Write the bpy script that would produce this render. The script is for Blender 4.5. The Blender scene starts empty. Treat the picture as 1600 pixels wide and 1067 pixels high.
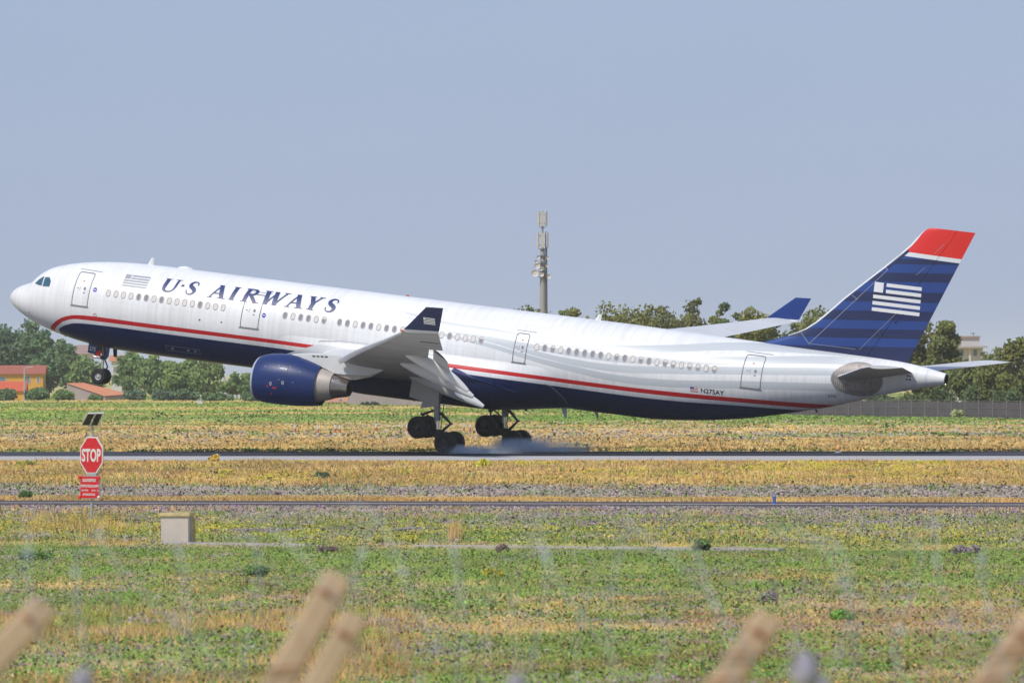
import bpy, bmesh, math, random
import numpy as np
from mathutils import Matrix, Vector

random.seed(7)
rng = np.random.default_rng(11)
C = bpy.context.scene.collection
S = bpy.context.scene

# ------------------------------------------------------------------ camera, sky, sun, exposure
F, ROLL, YH, CAMH = 13386.8, 0.004385, 578.34, 5.1212     # focal length in photo pixels, roll, horizon row, lens height
cam_d = bpy.data.cameras.new('camera')
cam = bpy.data.objects.new('camera', cam_d)
C.objects.link(cam)
S.camera = cam
cam_d.sensor_width = 36
cam_d.lens = 36 * F / 1600
cam_d.shift_y = (YH - 533.5) / 1600
cam_d.clip_start = 0.5
cam_d.clip_end = 20000
cam_d.dof.use_dof = True
cam_d.dof.focus_distance = 530
cam_d.dof.aperture_fstop = (cam_d.lens / 1000) / 0.044
cam.matrix_world = Matrix.Translation((0, 0, CAMH)) @ Matrix.Rotation(math.radians(90), 4, 'X') @ Matrix.Rotation(-ROLL, 4, 'Z')

SUN_DIR = Vector((-0.50, -0.52, 0.86)).normalized()         # towards the sun
sun_el = math.asin(SUN_DIR.z)
sun_az = math.atan2(SUN_DIR.x, SUN_DIR.y)
sd = bpy.data.lights.new('sun', 'SUN')
sd.energy = 2.7
sd.angle = math.radians(8.0)
sd.color = (1.0, 0.95, 0.87)
sun = bpy.data.objects.new('sun', sd)
C.objects.link(sun)
sun.rotation_euler = SUN_DIR.to_track_quat('Z', 'Y').to_euler()

W = bpy.data.worlds.new('World')
S.world = W
W.use_nodes = True
nt = W.node_tree
nt.nodes.clear()
wo = nt.nodes.new('ShaderNodeOutputWorld')
bg = nt.nodes.new('ShaderNodeBackground')
bg.inputs['Strength'].default_value = 0.10
sky = nt.nodes.new('ShaderNodeTexSky')
sky.sky_type = 'NISHITA'
sky.sun_disc = False
sky.sun_elevation = sun_el
sky.sun_rotation = sun_az
sky.air_density = 1.0
sky.dust_density = 0.6
sky.ozone_density = 2.0
# an even veil of blue-grey storm cloud over the clear sky, the same all round
veil = nt.nodes.new('ShaderNodeMix')
veil.data_type = 'RGBA'
veil.inputs[0].default_value = 0.80
tc = nt.nodes.new('ShaderNodeTexCoord')
mp = nt.nodes.new('ShaderNodeMapping')
mp.inputs['Scale'].default_value = (6, 6, 22)
nz = nt.nodes.new('ShaderNodeTexNoise')
nz.inputs['Scale'].default_value = 2.0
nz.inputs['Detail'].default_value = 3
cr = nt.nodes.new('ShaderNodeMix')
cr.data_type = 'RGBA'
cr.inputs[6].default_value = (2.48, 3.24, 5.25, 1)
cr.inputs[7].default_value = (2.82, 3.60, 5.62, 1)
nt.links.new(tc.outputs['Generated'], mp.inputs['Vector'])
nt.links.new(mp.outputs['Vector'], nz.inputs['Vector'])
nt.links.new(nz.outputs['Fac'], cr.inputs[0])
nt.links.new(sky.outputs['Color'], veil.inputs[6])
nt.links.new(cr.outputs[2], veil.inputs[7])
nt.links.new(veil.outputs[2], bg.inputs['Color'])
nt.links.new(bg.outputs['Background'], wo.inputs['Surface'])

S.render.engine = 'CYCLES'
S.view_settings.view_transform = 'Standard'
S.view_settings.look = 'None'
S.view_settings.exposure = 0.25
S.view_settings.gamma = 1.0
S.view_settings.use_curve_mapping = False
S.cycles.use_denoising = True
S.cycles.max_bounces = 8
S.cycles.transparent_max_bounces = 8
S.cycles.volume_bounces = 8
S.render.film_transparent = False

# ------------------------------------------------------------------ helpers
def tag(o, label=None, cat=None, group=None, kind=None):
    if label: o['label'] = label
    if cat: o['category'] = cat
    if group: o['group'] = group
    if kind: o['kind'] = kind
    return o

def empty(name, loc, parent=None):
    o = bpy.data.objects.new(name, None)
    o.empty_display_size = 0.3
    C.objects.link(o)
    o.location = loc
    if parent: o.parent = parent
    return o

def unroll(px, py):
    u, v = px - 800, py - YH
    c, s = math.cos(ROLL), math.sin(ROLL)
    return u * c - v * s, v * c + u * s

def ground_at(px, py):
    """where the sight line of a photo pixel meets flat ground"""
    u, v = unroll(px, py)
    Z = F * CAMH / v
    return Vector((u / F * Z, Z, 0))

def at(px, py, Z):
    u, v = unroll(px, py)
    return Vector((u / F * Z, Z, CAMH - v / F * Z))

class MB:
    """collects faces, then links them as ONE mesh object"""
    def __init__(s):
        s.v, s.f, s.m = [], [], []
    def add(s, vs, fs, m=0):
        o = len(s.v)
        s.v += [tuple(p) for p in vs]
        for f in fs:
            s.f.append([i + o for i in f])
            s.m.append(m)
    def box(s, c, size, m=0, rz=0.0, rot=None):
        x, y, z = (d / 2 for d in size)
        vs = [Vector((sx * x, sy * y, sz * z)) for sz in (-1, 1) for sy in (-1, 1) for sx in (-1, 1)]
        R = rot if rot is not None else Matrix.Rotation(rz, 3, 'Z')
        vs = [R @ p + Vector(c) for p in vs]
        s.add(vs, [(0, 2, 3, 1), (4, 5, 7, 6), (0, 1, 5, 4), (2, 6, 7, 3), (0, 4, 6, 2), (1, 3, 7, 5)], m)
    def tube(s, pts, rad, n=8, m=0, caps=True):
        pts = [Vector(p) for p in pts]
        if not hasattr(rad, '__len__'): rad = [rad] * len(pts)
        rings = []
        for i, p in enumerate(pts):
            t = (pts[min(i + 1, len(pts) - 1)] - pts[max(i - 1, 0)]).normalized()
            a = Vector((0, 0, 1)) if abs(t.z) < 0.9 else Vector((1, 0, 0))
            e1 = t.cross(a).normalized()
            e2 = t.cross(e1)
            rings.append([p + (e1 * math.cos(k * 2 * math.pi / n) + e2 * math.sin(k * 2 * math.pi / n)) * rad[i] for k in range(n)])
        s.loft(rings, m, True, caps)
    def loft(s, rings, m=0, closed=True, caps=False):
        n = len(rings[0])
        vs = [p for r in rings for p in r]
        fs = []
        for i in range(len(rings) - 1):
            for k in range(n if closed else n - 1):
                a, b = i * n + k, i * n + (k + 1) % n
                fs.append((a, b, b + n, a + n))
        if caps:
            fs.append(tuple(range(n - 1, -1, -1)))
            fs.append(tuple((len(rings) - 1) * n + k for k in range(n)))
        s.add(vs, fs, m)
    def lathe(s, prof, axis_o, n=32, m=0, axis='X'):
        """prof: list of (along, radius)"""
        rings = []
        for a, r in prof:
            ring = []
            for k in range(n):
                t = 2 * math.pi * k / n
                if axis == 'X': ring.append(Vector(axis_o) + Vector((a, r * math.cos(t), r * math.sin(t))))
                elif axis == 'Y': ring.append(Vector(axis_o) + Vector((r * math.cos(t), a, r * math.sin(t))))
                else: ring.append(Vector(axis_o) + Vector((r * math.cos(t), r * math.sin(t), a)))
            rings.append(ring)
        s.loft(rings, m, True, False)
    def prism(s, poly, a, b, m=0):
        """closed prism from two matching polygons' points"""
        n = len(poly)
        vs = [Vector(p) + Vector(a) for p in poly] + [Vector(p) + Vector(b) for p in poly]
        fs = [tuple(range(n)), tuple(range(2 * n - 1, n - 1, -1))]
        for k in range(n):
            fs.append((k, k + n, (k + 1) % n + n, (k + 1) % n))
        s.add(vs, fs, m)
    def build(s, name, mats, parent=None, smooth=True, angle=40):
        me = bpy.data.meshes.new(name)
        me.from_pydata(s.v, [], s.f)
        if not isinstance(mats, (list, tuple)): mats = [mats]
        for q in mats: me.materials.append(q)
        me.polygons.foreach_set('material_index', s.m)
        bm = bmesh.new()
        bm.from_mesh(me)
        bmesh.ops.recalc_face_normals(bm, faces=bm.faces)
        bm.to_mesh(me)
        bm.free()
        if smooth:
            me.shade_smooth()
            me.set_sharp_from_angle(angle=math.radians(angle))
        o = bpy.data.objects.new(name, me)
        C.objects.link(o)
        if parent: o.parent = parent
        return o

def sheet(name, verts, faces, mats, parent=None, smooth=False):
    """an open decal or sheet, normals kept as given"""
    me = bpy.data.meshes.new(name)
    me.from_pydata([tuple(v) for v in verts], [], faces)
    for q in (mats if isinstance(mats, (list, tuple)) else [mats]): me.materials.append(q)
    if smooth: me.shade_smooth()
    o = bpy.data.objects.new(name, me)
    C.objects.link(o)
    if parent: o.parent = parent
    return o

# ---- materials
def mat(name, col, rough=0.5, var=0.12, scale=4.0, metal=0.0, coat=0.0, emit=None, emit_s=0.0, stretch=(1, 1, 1), detail=4, bump=0.0, spec=0.5):
    m = bpy.data.materials.new(name)
    m.use_nodes = True
    t = m.node_tree
    b = t.nodes['Principled BSDF']
    b.inputs['Roughness'].default_value = rough
    b.inputs['Metallic'].default_value = metal
    b.inputs['Coat Weight'].default_value = coat
    b.inputs['Coat Roughness'].default_value = 0.08
    b.inputs['Specular IOR Level'].default_value = spec
    tcn = t.nodes.new('ShaderNodeTexCoord')
    mpn = t.nodes.new('ShaderNodeMapping')
    mpn.inputs['Scale'].default_value = stretch
    n = t.nodes.new('ShaderNodeTexNoise')
    n.inputs['Scale'].default_value = scale
    n.inputs['Detail'].default_value = detail
    n.inputs['Roughness'].default_value = 0.6
    mx = t.nodes.new('ShaderNodeMix')
    mx.data_type = 'RGBA'
    lo = [c * (1 - var * 1.6) for c in col]
    hi = [min(1, c * (1 + var * 1.6)) for c in col]
    mx.inputs[6].default_value = (*lo, 1)
    mx.inputs[7].default_value = (*hi, 1)
    t.links.new(tcn.outputs['Object'], mpn.inputs['Vector'])
    t.links.new(mpn.outputs['Vector'], n.inputs['Vector'])
    t.links.new(n.outputs['Fac'], mx.inputs[0])
    t.links.new(mx.outputs[2], b.inputs['Base Color'])
    if bump:
        bp = t.nodes.new('ShaderNodeBump')
        bp.inputs['Strength'].default_value = bump
        t.links.new(n.outputs['Fac'], bp.inputs['Height'])
        t.links.new(bp.outputs['Normal'], b.inputs['Normal'])
    if emit:
        b.inputs['Emission Color'].default_value = (*emit, 1)
        b.inputs['Emission Strength'].default_value = emit_s
    return m

def leaf_mat(name, rough=0.75, trans=0.25, up=0.5, soft=0.42):
    """foliage whose colour is each leaf's own, stored per leaf"""
    m = bpy.data.materials.new(name)
    m.use_nodes = True
    t = m.node_tree
    b = t.nodes['Principled BSDF']
    b.inputs['Roughness'].default_value = rough
    b.inputs['Specular IOR Level'].default_value = 0.2
    a = t.nodes.new('ShaderNodeAttribute')
    a.attribute_name = 'leaf_colour'
    tr = t.nodes.new('ShaderNodeBsdfTranslucent')
    ms = t.nodes.new('ShaderNodeMixShader')
    ms.inputs[0].default_value = trans
    # small leaves stand at every angle: lean the shading normal towards the light-facing side of the plant
    ge = t.nodes.new('ShaderNodeNewGeometry')
    vm = t.nodes.new('ShaderNodeVectorMath'); vm.operation = 'MULTIPLY_ADD'
    vm.inputs[1].default_value = (soft, soft, soft); vm.inputs[2].default_value = (0, 0, up)
    vn = t.nodes.new('ShaderNodeVectorMath'); vn.operation = 'NORMALIZE'
    t.links.new(ge.outputs['Normal'], vm.inputs[0])
    t.links.new(vm.outputs[0], vn.inputs[0])
    t.links.new(vn.outputs[0], b.inputs['Normal'])
    t.links.new(a.outputs['Color'], b.inputs['Base Color'])
    t.links.new(a.outputs['Color'], tr.inputs['Color'])
    t.links.new(b.outputs[0], ms.inputs[1])
    t.links.new(tr.outputs[0], ms.inputs[2])
    t.links.new(ms.outputs[0], t.nodes['Material Output'].inputs['Surface'])
    return m

class NB:
    """small node-graph helper: values are sockets or numbers"""
    def __init__(s, t): s.t = t
    def math(s, op, a, b=None, c=None, clamp=False):
        n = s.t.nodes.new('ShaderNodeMath')
        n.operation = op
        n.use_clamp = clamp
        for i, x in enumerate((a, b, c)):
            if x is None: continue
            if isinstance(x, (int, float)): n.inputs[i].default_value = x
            else: s.t.links.new(x, n.inputs[i])
        return n.outputs[0]
    def below(s, z, edge, soft=0.02):       # 1 where z < edge
        return s.math('MULTIPLY_ADD', s.math('SUBTRACT', edge, z), 1 / soft, 0.5, True)
    def above(s, z, edge, soft=0.02):
        return s.math('MULTIPLY_ADD', s.math('SUBTRACT', z, edge), 1 / soft, 0.5, True)
    def mul(s, a, b): return s.math('MULTIPLY', a, b)
    def mix(s, f, a, b):
        n = s.t.nodes.new('ShaderNodeMix')
        n.data_type = 'RGBA'
        for k, x in ((0, f), (6, a), (7, b)):
            if isinstance(x, (int, float)): n.inputs[k].default_value = x
            elif isinstance(x, tuple): n.inputs[k].default_value = (*x, 1)
            else: s.t.links.new(x, n.inputs[k])
        return n.outputs[2]
    def curve(s, x, pts, x0, x1, z0, z1):
        n = s.t.nodes.new('ShaderNodeFloatCurve')
        cu = n.mapping.curves[0]
        q = [((px - x0) / (x1 - x0), (pz - z0) / (z1 - z0)) for px, pz in pts]
        cu.points[0].location = q[0]
        cu.points[1].location = q[-1]
        for p in q[1:-1]: cu.points.new(*p)
        for p in cu.points: p.handle_type = 'AUTO'
        n.mapping.use_clip = False
        n.mapping.update()
        f = s.math('MULTIPLY_ADD', x, 1 / (x1 - x0), -x0 / (x1 - x0))
        s.t.links.new(f, n.inputs['Value'])
        return s.math('MULTIPLY_ADD', n.outputs[0], z1 - z0, z0)

WHITE = (0.83, 0.83, 0.83)
RED = (0.55, 0.012, 0.016)
NAVY = (0.0045, 0.0135, 0.078)

def livery_material(name, white_patch=False):
    m = bpy.data.materials.new(name)
    m.use_nodes = True
    t = m.node_tree
    b = t.nodes['Principled BSDF']
    g = NB(t)
    tcn = t.nodes.new('ShaderNodeTexCoord')
    sx = t.nodes.new('ShaderNodeSeparateXYZ')
    t.links.new(tcn.outputs['Object'], sx.inputs[0])
    x, z = sx.outputs[0], sx.outputs[2]
    rt = g.curve(x, [(0, -3.4), (3.0, -2.7), (3.4, -1.95), (4.0, -1.5), (4.55, -1.16), (5.2, -0.91), (5.9, -0.77), (6.8, -0.72), (10.5, -0.72), (20, -0.73), (32, -0.80), (42, -0.88), (46, -0.84), (51, -0.71), (56.4, -0.52), (64, -0.2)], 0, 64, -3.5, 1)
    rb = g.curve(x, [(0, -3.45), (3.3, -2.9), (3.75, -2.04), (4.4, -1.55), (5.14, -1.19), (5.9, -1.03), (7.3, -1.0), (12, -0.99), (20, -0.97), (34, -1.06), (42, -1.14), (46, -1.12), (51, -0.98), (55.3, -0.86), (64, -0.5)], 0, 64, -3.5, 1)
    nv = g.curve(x, [(0, -3.48), (3.8, -2.9), (4.12, -1.96), (4.55, -1.69), (5.1, -1.47), (5.9, -1.29), (6.8, -1.24), (12, -1.24), (22, -1.25), (34, -1.32), (42, -1.42), (46, -1.40), (51, -1.19), (54.7, -1.08), (64, -0.8)], 0, 64, -3.5, 1)
    # weathering: faint streaks that run down the skin and a patchy film of dirt
    def noise(scale, stretch, det=4):
        mp_ = t.nodes.new('ShaderNodeMapping')
        mp_.inputs['Scale'].default_value = stretch
        n_ = t.nodes.new('ShaderNodeTexNoise')
        n_.inputs['Scale'].default_value = scale
        n_.inputs['Detail'].default_value = det
        t.links.new(tcn.outputs['Object'], mp_.inputs['Vector'])
        t.links.new(mp_.outputs['Vector'], n_.inputs['Vector'])
        return n_.outputs['Fac']
    streak = noise(3.0, (1.6, 0.05, 0.05), 6)
    film = noise(0.5, (0.4, 1, 1), 5)
    dirt = g.math('MULTIPLY_ADD', g.mul(streak, film), 1.7, -0.30, True)
    white = g.mix(dirt, WHITE, (0.52, 0.50, 0.47))
    col = white
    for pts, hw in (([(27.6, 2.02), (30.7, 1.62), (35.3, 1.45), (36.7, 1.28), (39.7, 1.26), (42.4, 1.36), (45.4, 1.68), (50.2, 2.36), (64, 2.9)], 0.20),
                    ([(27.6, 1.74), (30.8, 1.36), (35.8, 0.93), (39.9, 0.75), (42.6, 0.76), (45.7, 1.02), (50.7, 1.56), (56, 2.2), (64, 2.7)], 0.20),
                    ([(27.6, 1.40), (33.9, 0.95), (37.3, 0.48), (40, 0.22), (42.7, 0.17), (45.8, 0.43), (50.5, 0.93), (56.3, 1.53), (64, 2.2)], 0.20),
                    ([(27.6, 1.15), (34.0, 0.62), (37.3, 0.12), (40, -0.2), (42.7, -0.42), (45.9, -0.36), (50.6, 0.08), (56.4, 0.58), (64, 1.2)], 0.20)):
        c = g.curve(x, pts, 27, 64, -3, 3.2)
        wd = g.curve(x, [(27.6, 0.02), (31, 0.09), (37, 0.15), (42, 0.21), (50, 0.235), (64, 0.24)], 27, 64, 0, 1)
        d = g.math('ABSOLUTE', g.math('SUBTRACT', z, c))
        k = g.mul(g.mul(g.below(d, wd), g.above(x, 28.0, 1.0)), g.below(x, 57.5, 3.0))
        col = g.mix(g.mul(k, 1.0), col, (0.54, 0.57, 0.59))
    # the stripes
    k = g.mul(g.below(z, rt), g.above(z, rb))
    col = g.mix(k, col, RED)
    navy = g.mix(film, tuple(q * 0.85 for q in NAVY), tuple(q * 1.25 for q in NAVY))
    kn = g.below(z, nv)
    col = g.mix(kn, col, navy)
    # unpainted grey-white over the wing root
    slant = g.math('MULTIPLY_ADD', z, -2.6, x)          # the red band ends on a slant
    wk = g.mul(g.mul(g.above(slant, 24.5), g.below(x, 31.2)), g.mul(g.below(z, -0.66), g.above(z, -1.62)))
    col = g.mix(wk, col, g.mix(film, (0.66, 0.67, 0.68), (0.56, 0.57, 0.58)))
    # skin joints: frames and two lap joints, very faint
    fr = g.math('ABSOLUTE', g.math('SUBTRACT', g.math('FRACT', g.math('MULTIPLY', x, 1 / 5.334)), 0.5))
    j1 = g.below(fr, 0.0022, 0.002)
    j2 = g.below(g.math('ABSOLUTE', g.math('SUBTRACT', z, 0.34)), 0.012, 0.012)
    j3 = g.below(g.math('ABSOLUTE', g.math('SUBTRACT', z, 2.05)), 0.010, 0.012)
    jj = g.math('ADD', g.math('ADD', j1, j2), j3, None, True)
    col = g.mix(g.mul(jj, 0.12), col, (0.25, 0.25, 0.26))
    t.links.new(col, b.inputs['Base Color'])
    b.inputs['Roughness'].default_value = 0.34
    b.inputs['Coat Weight'].default_value = 0.08
    b.inputs['Coat Roughness'].default_value = 0.15
    b.inputs['Specular IOR Level'].default_value = 0.4
    rg = g.math('MULTIPLY_ADD', film, 0.06, 0.36)
    t.links.new(rg, b.inputs['Roughness'])
    return m

def fin_material():
    m = bpy.data.materials.new('fin_paint')
    m.use_nodes = True
    t = m.node_tree
    b = t.nodes['Principled BSDF']
    g = NB(t)
    tcn = t.nodes.new('ShaderNodeTexCoord')
    sx = t.nodes.new('ShaderNodeSeparateXYZ')
    t.links.new(tcn.outputs['Object'], sx.inputs[0])
    x, z = sx.outputs[0], sx.outputs[2]
    w = g.math('SUBTRACT', z, g.math('MULTIPLY_ADD', x, 0.095, -5.7))
    n_ = t.nodes.new('ShaderNodeTexNoise')
    n_.inputs['Scale'].default_value = 1.6
    n_.inputs['Detail'].default_value = 5
    t.links.new(tcn.outputs['Object'], n_.inputs['Vector'])
    blue = g.mix(n_.outputs['Fac'], (0.009, 0.042, 0.205), (0.013, 0.053, 0.24))
    dark = g.mix(n_.outputs['Fac'], (0.006, 0.014, 0.070), (0.009, 0.020, 0.092))
    col = blue
    for lo, hi in ((1.0, 3.43), (3.95, 4.51), (5.04, 5.63), (6.18, 6.79), (7.42, 7.97), (8.50, 8.82)):
        col = g.mix(g.mul(g.above(w, lo), g.below(w, hi)), col, dark)
    tip = g.math('MULTIPLY_ADD', x, -0.02, 1.2)
    zz = g.math('SUBTRACT', z, tip)
    col = g.mix(g.above(zz, 8.98), col, (0.72, 0.74, 0.76))
    col = g.mix(g.above(zz, 9.24), col, (0.70, 0.018, 0.014))
    t.links.new(col, b.inputs['Base Color'])
    b.inputs['Roughness'].default_value = 0.38
    b.inputs['Coat Weight'].default_value = 0.15
    return m

M = {}
M['livery'] = livery_material('fuselage_paint')
M['fin'] = fin_material()
M['white'] = mat('white_paint', (0.70, 0.71, 0.72), 0.4, 0.05, 1.5, coat=0.15)
M['door_line'] = mat('door_seal', (0.16, 0.17, 0.19), 0.7, 0.2, 6)
M['sill'] = mat('door_sill', (0.24, 0.24, 0.24), 0.6, 0.2, 8)
M['navy'] = mat('navy_paint', (0.008, 0.018, 0.080), 0.25, 0.15, 1.0, coat=0.3)
M['letter'] = mat('letter_navy', (0.016, 0.034, 0.150), 0.45, 0.06, 3)
M['cowl'] = mat('cowl_blue', (0.006, 0.025, 0.125), 0.40, 0.2, 1.3, coat=0.06, spec=0.35)
M['navy_wl'] = mat('winglet_navy', (0.006, 0.014, 0.078), 0.4, 0.1, 2)
M['blue_wl'] = mat('winglet_blue', (0.012, 0.038, 0.17), 0.8, 0.1, 2, spec=0.15)
M['lip'] = mat('bare_lip', (0.62, 0.63, 0.64), 0.42, 0.06, 3, metal=0.55)
M['core'] = mat('core_cowl', (0.45, 0.40, 0.355), 0.5, 0.14, 3, metal=0.25)
M['nozzle'] = mat('nozzle_metal', (0.30, 0.27, 0.24), 0.28, 0.3, 5, metal=0.9, stretch=(0.3, 1, 1))
M['dark_opening'] = mat('opening_black', (0.012, 0.011, 0.011), 0.8, 0.3, 4)  # near-black for the insides of exhaust outlets and vent slots
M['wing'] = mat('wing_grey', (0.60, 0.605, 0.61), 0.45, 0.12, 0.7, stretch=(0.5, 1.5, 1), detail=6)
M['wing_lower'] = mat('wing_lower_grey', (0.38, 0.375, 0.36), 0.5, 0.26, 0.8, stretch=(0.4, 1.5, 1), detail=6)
M['wing_white'] = mat('pylon_white', (0.62, 0.625, 0.62), 0.42, 0.08, 1.0, detail=6)
M['slat'] = mat('slat_metal', (0.60, 0.61, 0.62), 0.35, 0.08, 1.2, metal=0.3)
M['flap'] = mat('flap_grey', (0.56, 0.565, 0.57), 0.45, 0.1, 0.9, stretch=(0.5, 1.5, 1))
M['shade_seam'] = mat('flap_shade_seam', (0.10, 0.10, 0.10), 0.7, 0.3, 3)  # dark grey standing in for shade round the flaps; also the aileron seam
M['gear_door'] = mat('gear_door_grey', (0.50, 0.49, 0.475), 0.6, 0.04, 2)
M['gear'] = mat('gear_steel', (0.34, 0.34, 0.35), 0.45, 0.25, 6, metal=0.4)
M['chrome'] = mat('oleo_chrome', (0.75, 0.76, 0.78), 0.15, 0.05, 4, metal=0.9)
M['dark_steel'] = mat('dark_steel', (0.05, 0.05, 0.055), 0.55, 0.3, 6, metal=0.3)
M['tyre'] = mat('tyre_rubber', (0.012, 0.012, 0.014), 0.75, 0.25, 8)
M['hub'] = mat('hub_dark', (0.055, 0.055, 0.06), 0.5, 0.25, 8, metal=0.3)
M['hub_light'] = mat('hub_pale', (0.48, 0.48, 0.46), 0.45, 0.1, 8)
M['pane_shade'] = mat('window_blind', (0.66, 0.605, 0.56), 0.5, 0.06, 5)
M['pane_dark'] = mat('window_glass_dark', (0.27, 0.26, 0.28), 0.2, 0.1, 5)
M['win_frame'] = mat('window_frame', (0.43, 0.41, 0.40), 0.5, 0.12, 6)
M['cockpit_glass'] = mat('cockpit_glass', (0.03, 0.11, 0.16), 0.06, 0.35, 2.5, coat=0.6)
M['cockpit_frame'] = mat('cockpit_seal', (0.22, 0.22, 0.23), 0.6, 0.1, 6)
M['mark_blue'] = mat('mark_blue', (0.03, 0.03, 0.42), 0.5, 0.05, 4)
M['mark_white'] = mat('mark_white', (0.74, 0.74, 0.74), 0.5, 0.03, 4)
M['mark_grey'] = mat('mark_grey', (0.33, 0.35, 0.385), 0.5, 0.04, 4)
M['mark_red'] = mat('mark_red', (0.60, 0.03, 0.03), 0.5, 0.05, 4)
M['mark_dark'] = mat('mark_dark', (0.03, 0.03, 0.035), 0.6, 0.05, 4)
M['thin_line'] = mat('panel_line', (0.30, 0.33, 0.40), 0.6, 0.05, 4)
M['seal_plate'] = mat('stab_plate_metal', (0.27, 0.24, 0.22), 0.5, 0.4, 3, metal=0.3, stretch=(3, 1, 0.6))
M['lamp'] = mat('lamp_lit', (0.9, 0.8, 0.6), 0.3, 0.02, 4, emit=(1.0, 0.82, 0.55), emit_s=2.5)
M['red_lamp'] = mat('red_lamp', (0.65, 0.03, 0.02), 0.35, 0.05, 6, emit=(1, 0.05, 0.02), emit_s=0.12)
M['beacon'] = mat('beacon_red', (0.55, 0.05, 0.03), 0.3, 0.05, 6)

# ------------------------------------------------------------------ ground, runway, taxiway
YAW, PITCH, BANK = 0.396592, 0.120623, 0.0153699
U = Vector((math.cos(YAW), -math.sin(YAW), 0))        # along the runway, tail-wards
V = Vector((math.sin(YAW), math.cos(YAW), 0))         # across it, away from the camera
def v_of(py):  return F * CAMH / (py - YH) * math.cos(YAW)
def uv(u, v, z=0): return U * u + V * v + Vector((0, 0, z))

def ground_material():
    m = bpy.data.materials.new('field_soil')
    m.use_nodes = True
    t = m.node_tree
    b = t.nodes['Principled BSDF']
    b.inputs['Roughness'].default_value = 0.95
    b.inputs['Specular IOR Level'].default_value = 0.1
    g = NB(t)
    tcn = t.nodes.new('ShaderNodeTexCoord')
    def noise(scale, det=5, st=(1, 1, 1), seed=0):
        mp_ = t.nodes.new('ShaderNodeMapping')
        mp_.inputs['Scale'].default_value = st
        mp_.inputs['Location'].default_value = (seed, seed * 1.7, 0)
        mp_.inputs['Rotation'].default_value = (0, 0, YAW)
        n_ = t.nodes.new('ShaderNodeTexNoise')
        n_.inputs['Scale'].default_value = scale
        n_.inputs['Detail'].default_value = det
        n_.inputs['Roughness'].default_value = 0.65
        t.links.new(tcn.outputs['Object'], mp_.inputs['Vector'])
        t.links.new(mp_.outputs['Vector'], n_.inputs['Vector'])
        return n_.outputs['Fac']
    big = noise(0.02, 5, (0.35, 1, 1))
    mid = noise(0.12, 6, (0.5, 1, 1), 9)
    fine = noise(2.5, 5, (1, 1, 1), 3)
    k = g.math('MULTIPLY_ADD', g.math('SUBTRACT', g.math('ADD', big, mid), 1.0), 4.0, 0.45, True)
    green = g.mix(fine, (0.26, 0.34, 0.085), (0.38, 0.43, 0.13))
    tan = g.mix(fine, (0.60, 0.39, 0.16), (0.76, 0.53, 0.24))
    t.links.new(g.mix(k, green, tan), b.inputs['Base Color'])
    return m
M['ground'] = ground_material()

def build_ground():
    """flat airfield that rises to a low bank under the photographer, out to the horizon"""
    ys = [-400, -60, -20, 10, 18, 24, 30, 36, 44, 52, 60, 70, 120, 250, 400, 700, 1100, 1700, 2600, 5000, 12000]
    xs = [-9000, -3000, -1200, -500, -250, -120, -60, -30, 0, 30, 60, 120, 250, 500, 1200, 3000, 9000]
    def h(y):
        if y <= 30: return 2.9
        if y >= 70: return 0.0
        t = (70 - y) / 40
        return 2.9 * t * t * (3 - 2 * t)
    vs = [(x, y, h(y)) for y in ys for x in xs]
    n = len(xs)
    fs = [(j * n + i, j * n + i + 1, (j + 1) * n + i + 1, (j + 1) * n + i) for j in range(len(ys) - 1) for i in range(n - 1)]
    o = sheet('ground', vs, fs, M['ground'], smooth=True)
    tag(o, kind='structure')
build_ground()

def asphalt(name, c0, c1, scale, rubber=None):
    m = bpy.data.materials.new(name)
    m.use_nodes = True
    t = m.node_tree
    b = t.nodes['Principled BSDF']
    b.inputs['Roughness'].default_value = 0.85
    b.inputs['Specular IOR Level'].default_value = 0.04
    g = NB(t)
    tcn = t.nodes.new('ShaderNodeTexCoord')
    mp_ = t.nodes.new('ShaderNodeMapping')
    mp_.inputs['Rotation'].default_value = (0, 0, YAW)
    mp_.inputs['Scale'].default_value = (0.12, 1, 1)
    n_ = t.nodes.new('ShaderNodeTexNoise')
    n_.inputs['Scale'].default_value = scale
    n_.inputs['Detail'].default_value = 6
    t.links.new(tcn.outputs['Object'], mp_.inputs['Vector'])
    t.links.new(mp_.outputs['Vector'], n_.inputs['Vector'])
    col = g.mix(n_.outputs['Fac'], c0, c1)
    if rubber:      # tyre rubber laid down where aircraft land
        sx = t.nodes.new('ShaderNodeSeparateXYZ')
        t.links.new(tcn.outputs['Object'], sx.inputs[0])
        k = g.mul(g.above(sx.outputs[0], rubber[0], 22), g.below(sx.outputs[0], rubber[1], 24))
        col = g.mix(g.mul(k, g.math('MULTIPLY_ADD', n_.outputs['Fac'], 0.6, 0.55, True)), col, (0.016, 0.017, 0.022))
    t.links.new(col, b.inputs['Base Color'])
    return m
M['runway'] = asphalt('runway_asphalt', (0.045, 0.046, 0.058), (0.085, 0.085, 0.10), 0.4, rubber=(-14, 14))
M['shoulder'] = asphalt('runway_concrete', (0.40, 0.38, 0.37), (0.50, 0.475, 0.46), 0.5)
M['taxiway'] = asphalt('taxiway_asphalt', (0.075, 0.064, 0.070), (0.125, 0.108, 0.112), 0.4)
M['kerb'] = mat('path_concrete', (0.40, 0.375, 0.37), 0.85, 0.15, 1.0)
M['line'] = mat('taxi_line', (0.60, 0.50, 0.43), 0.7, 0.15, 0.8)

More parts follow.
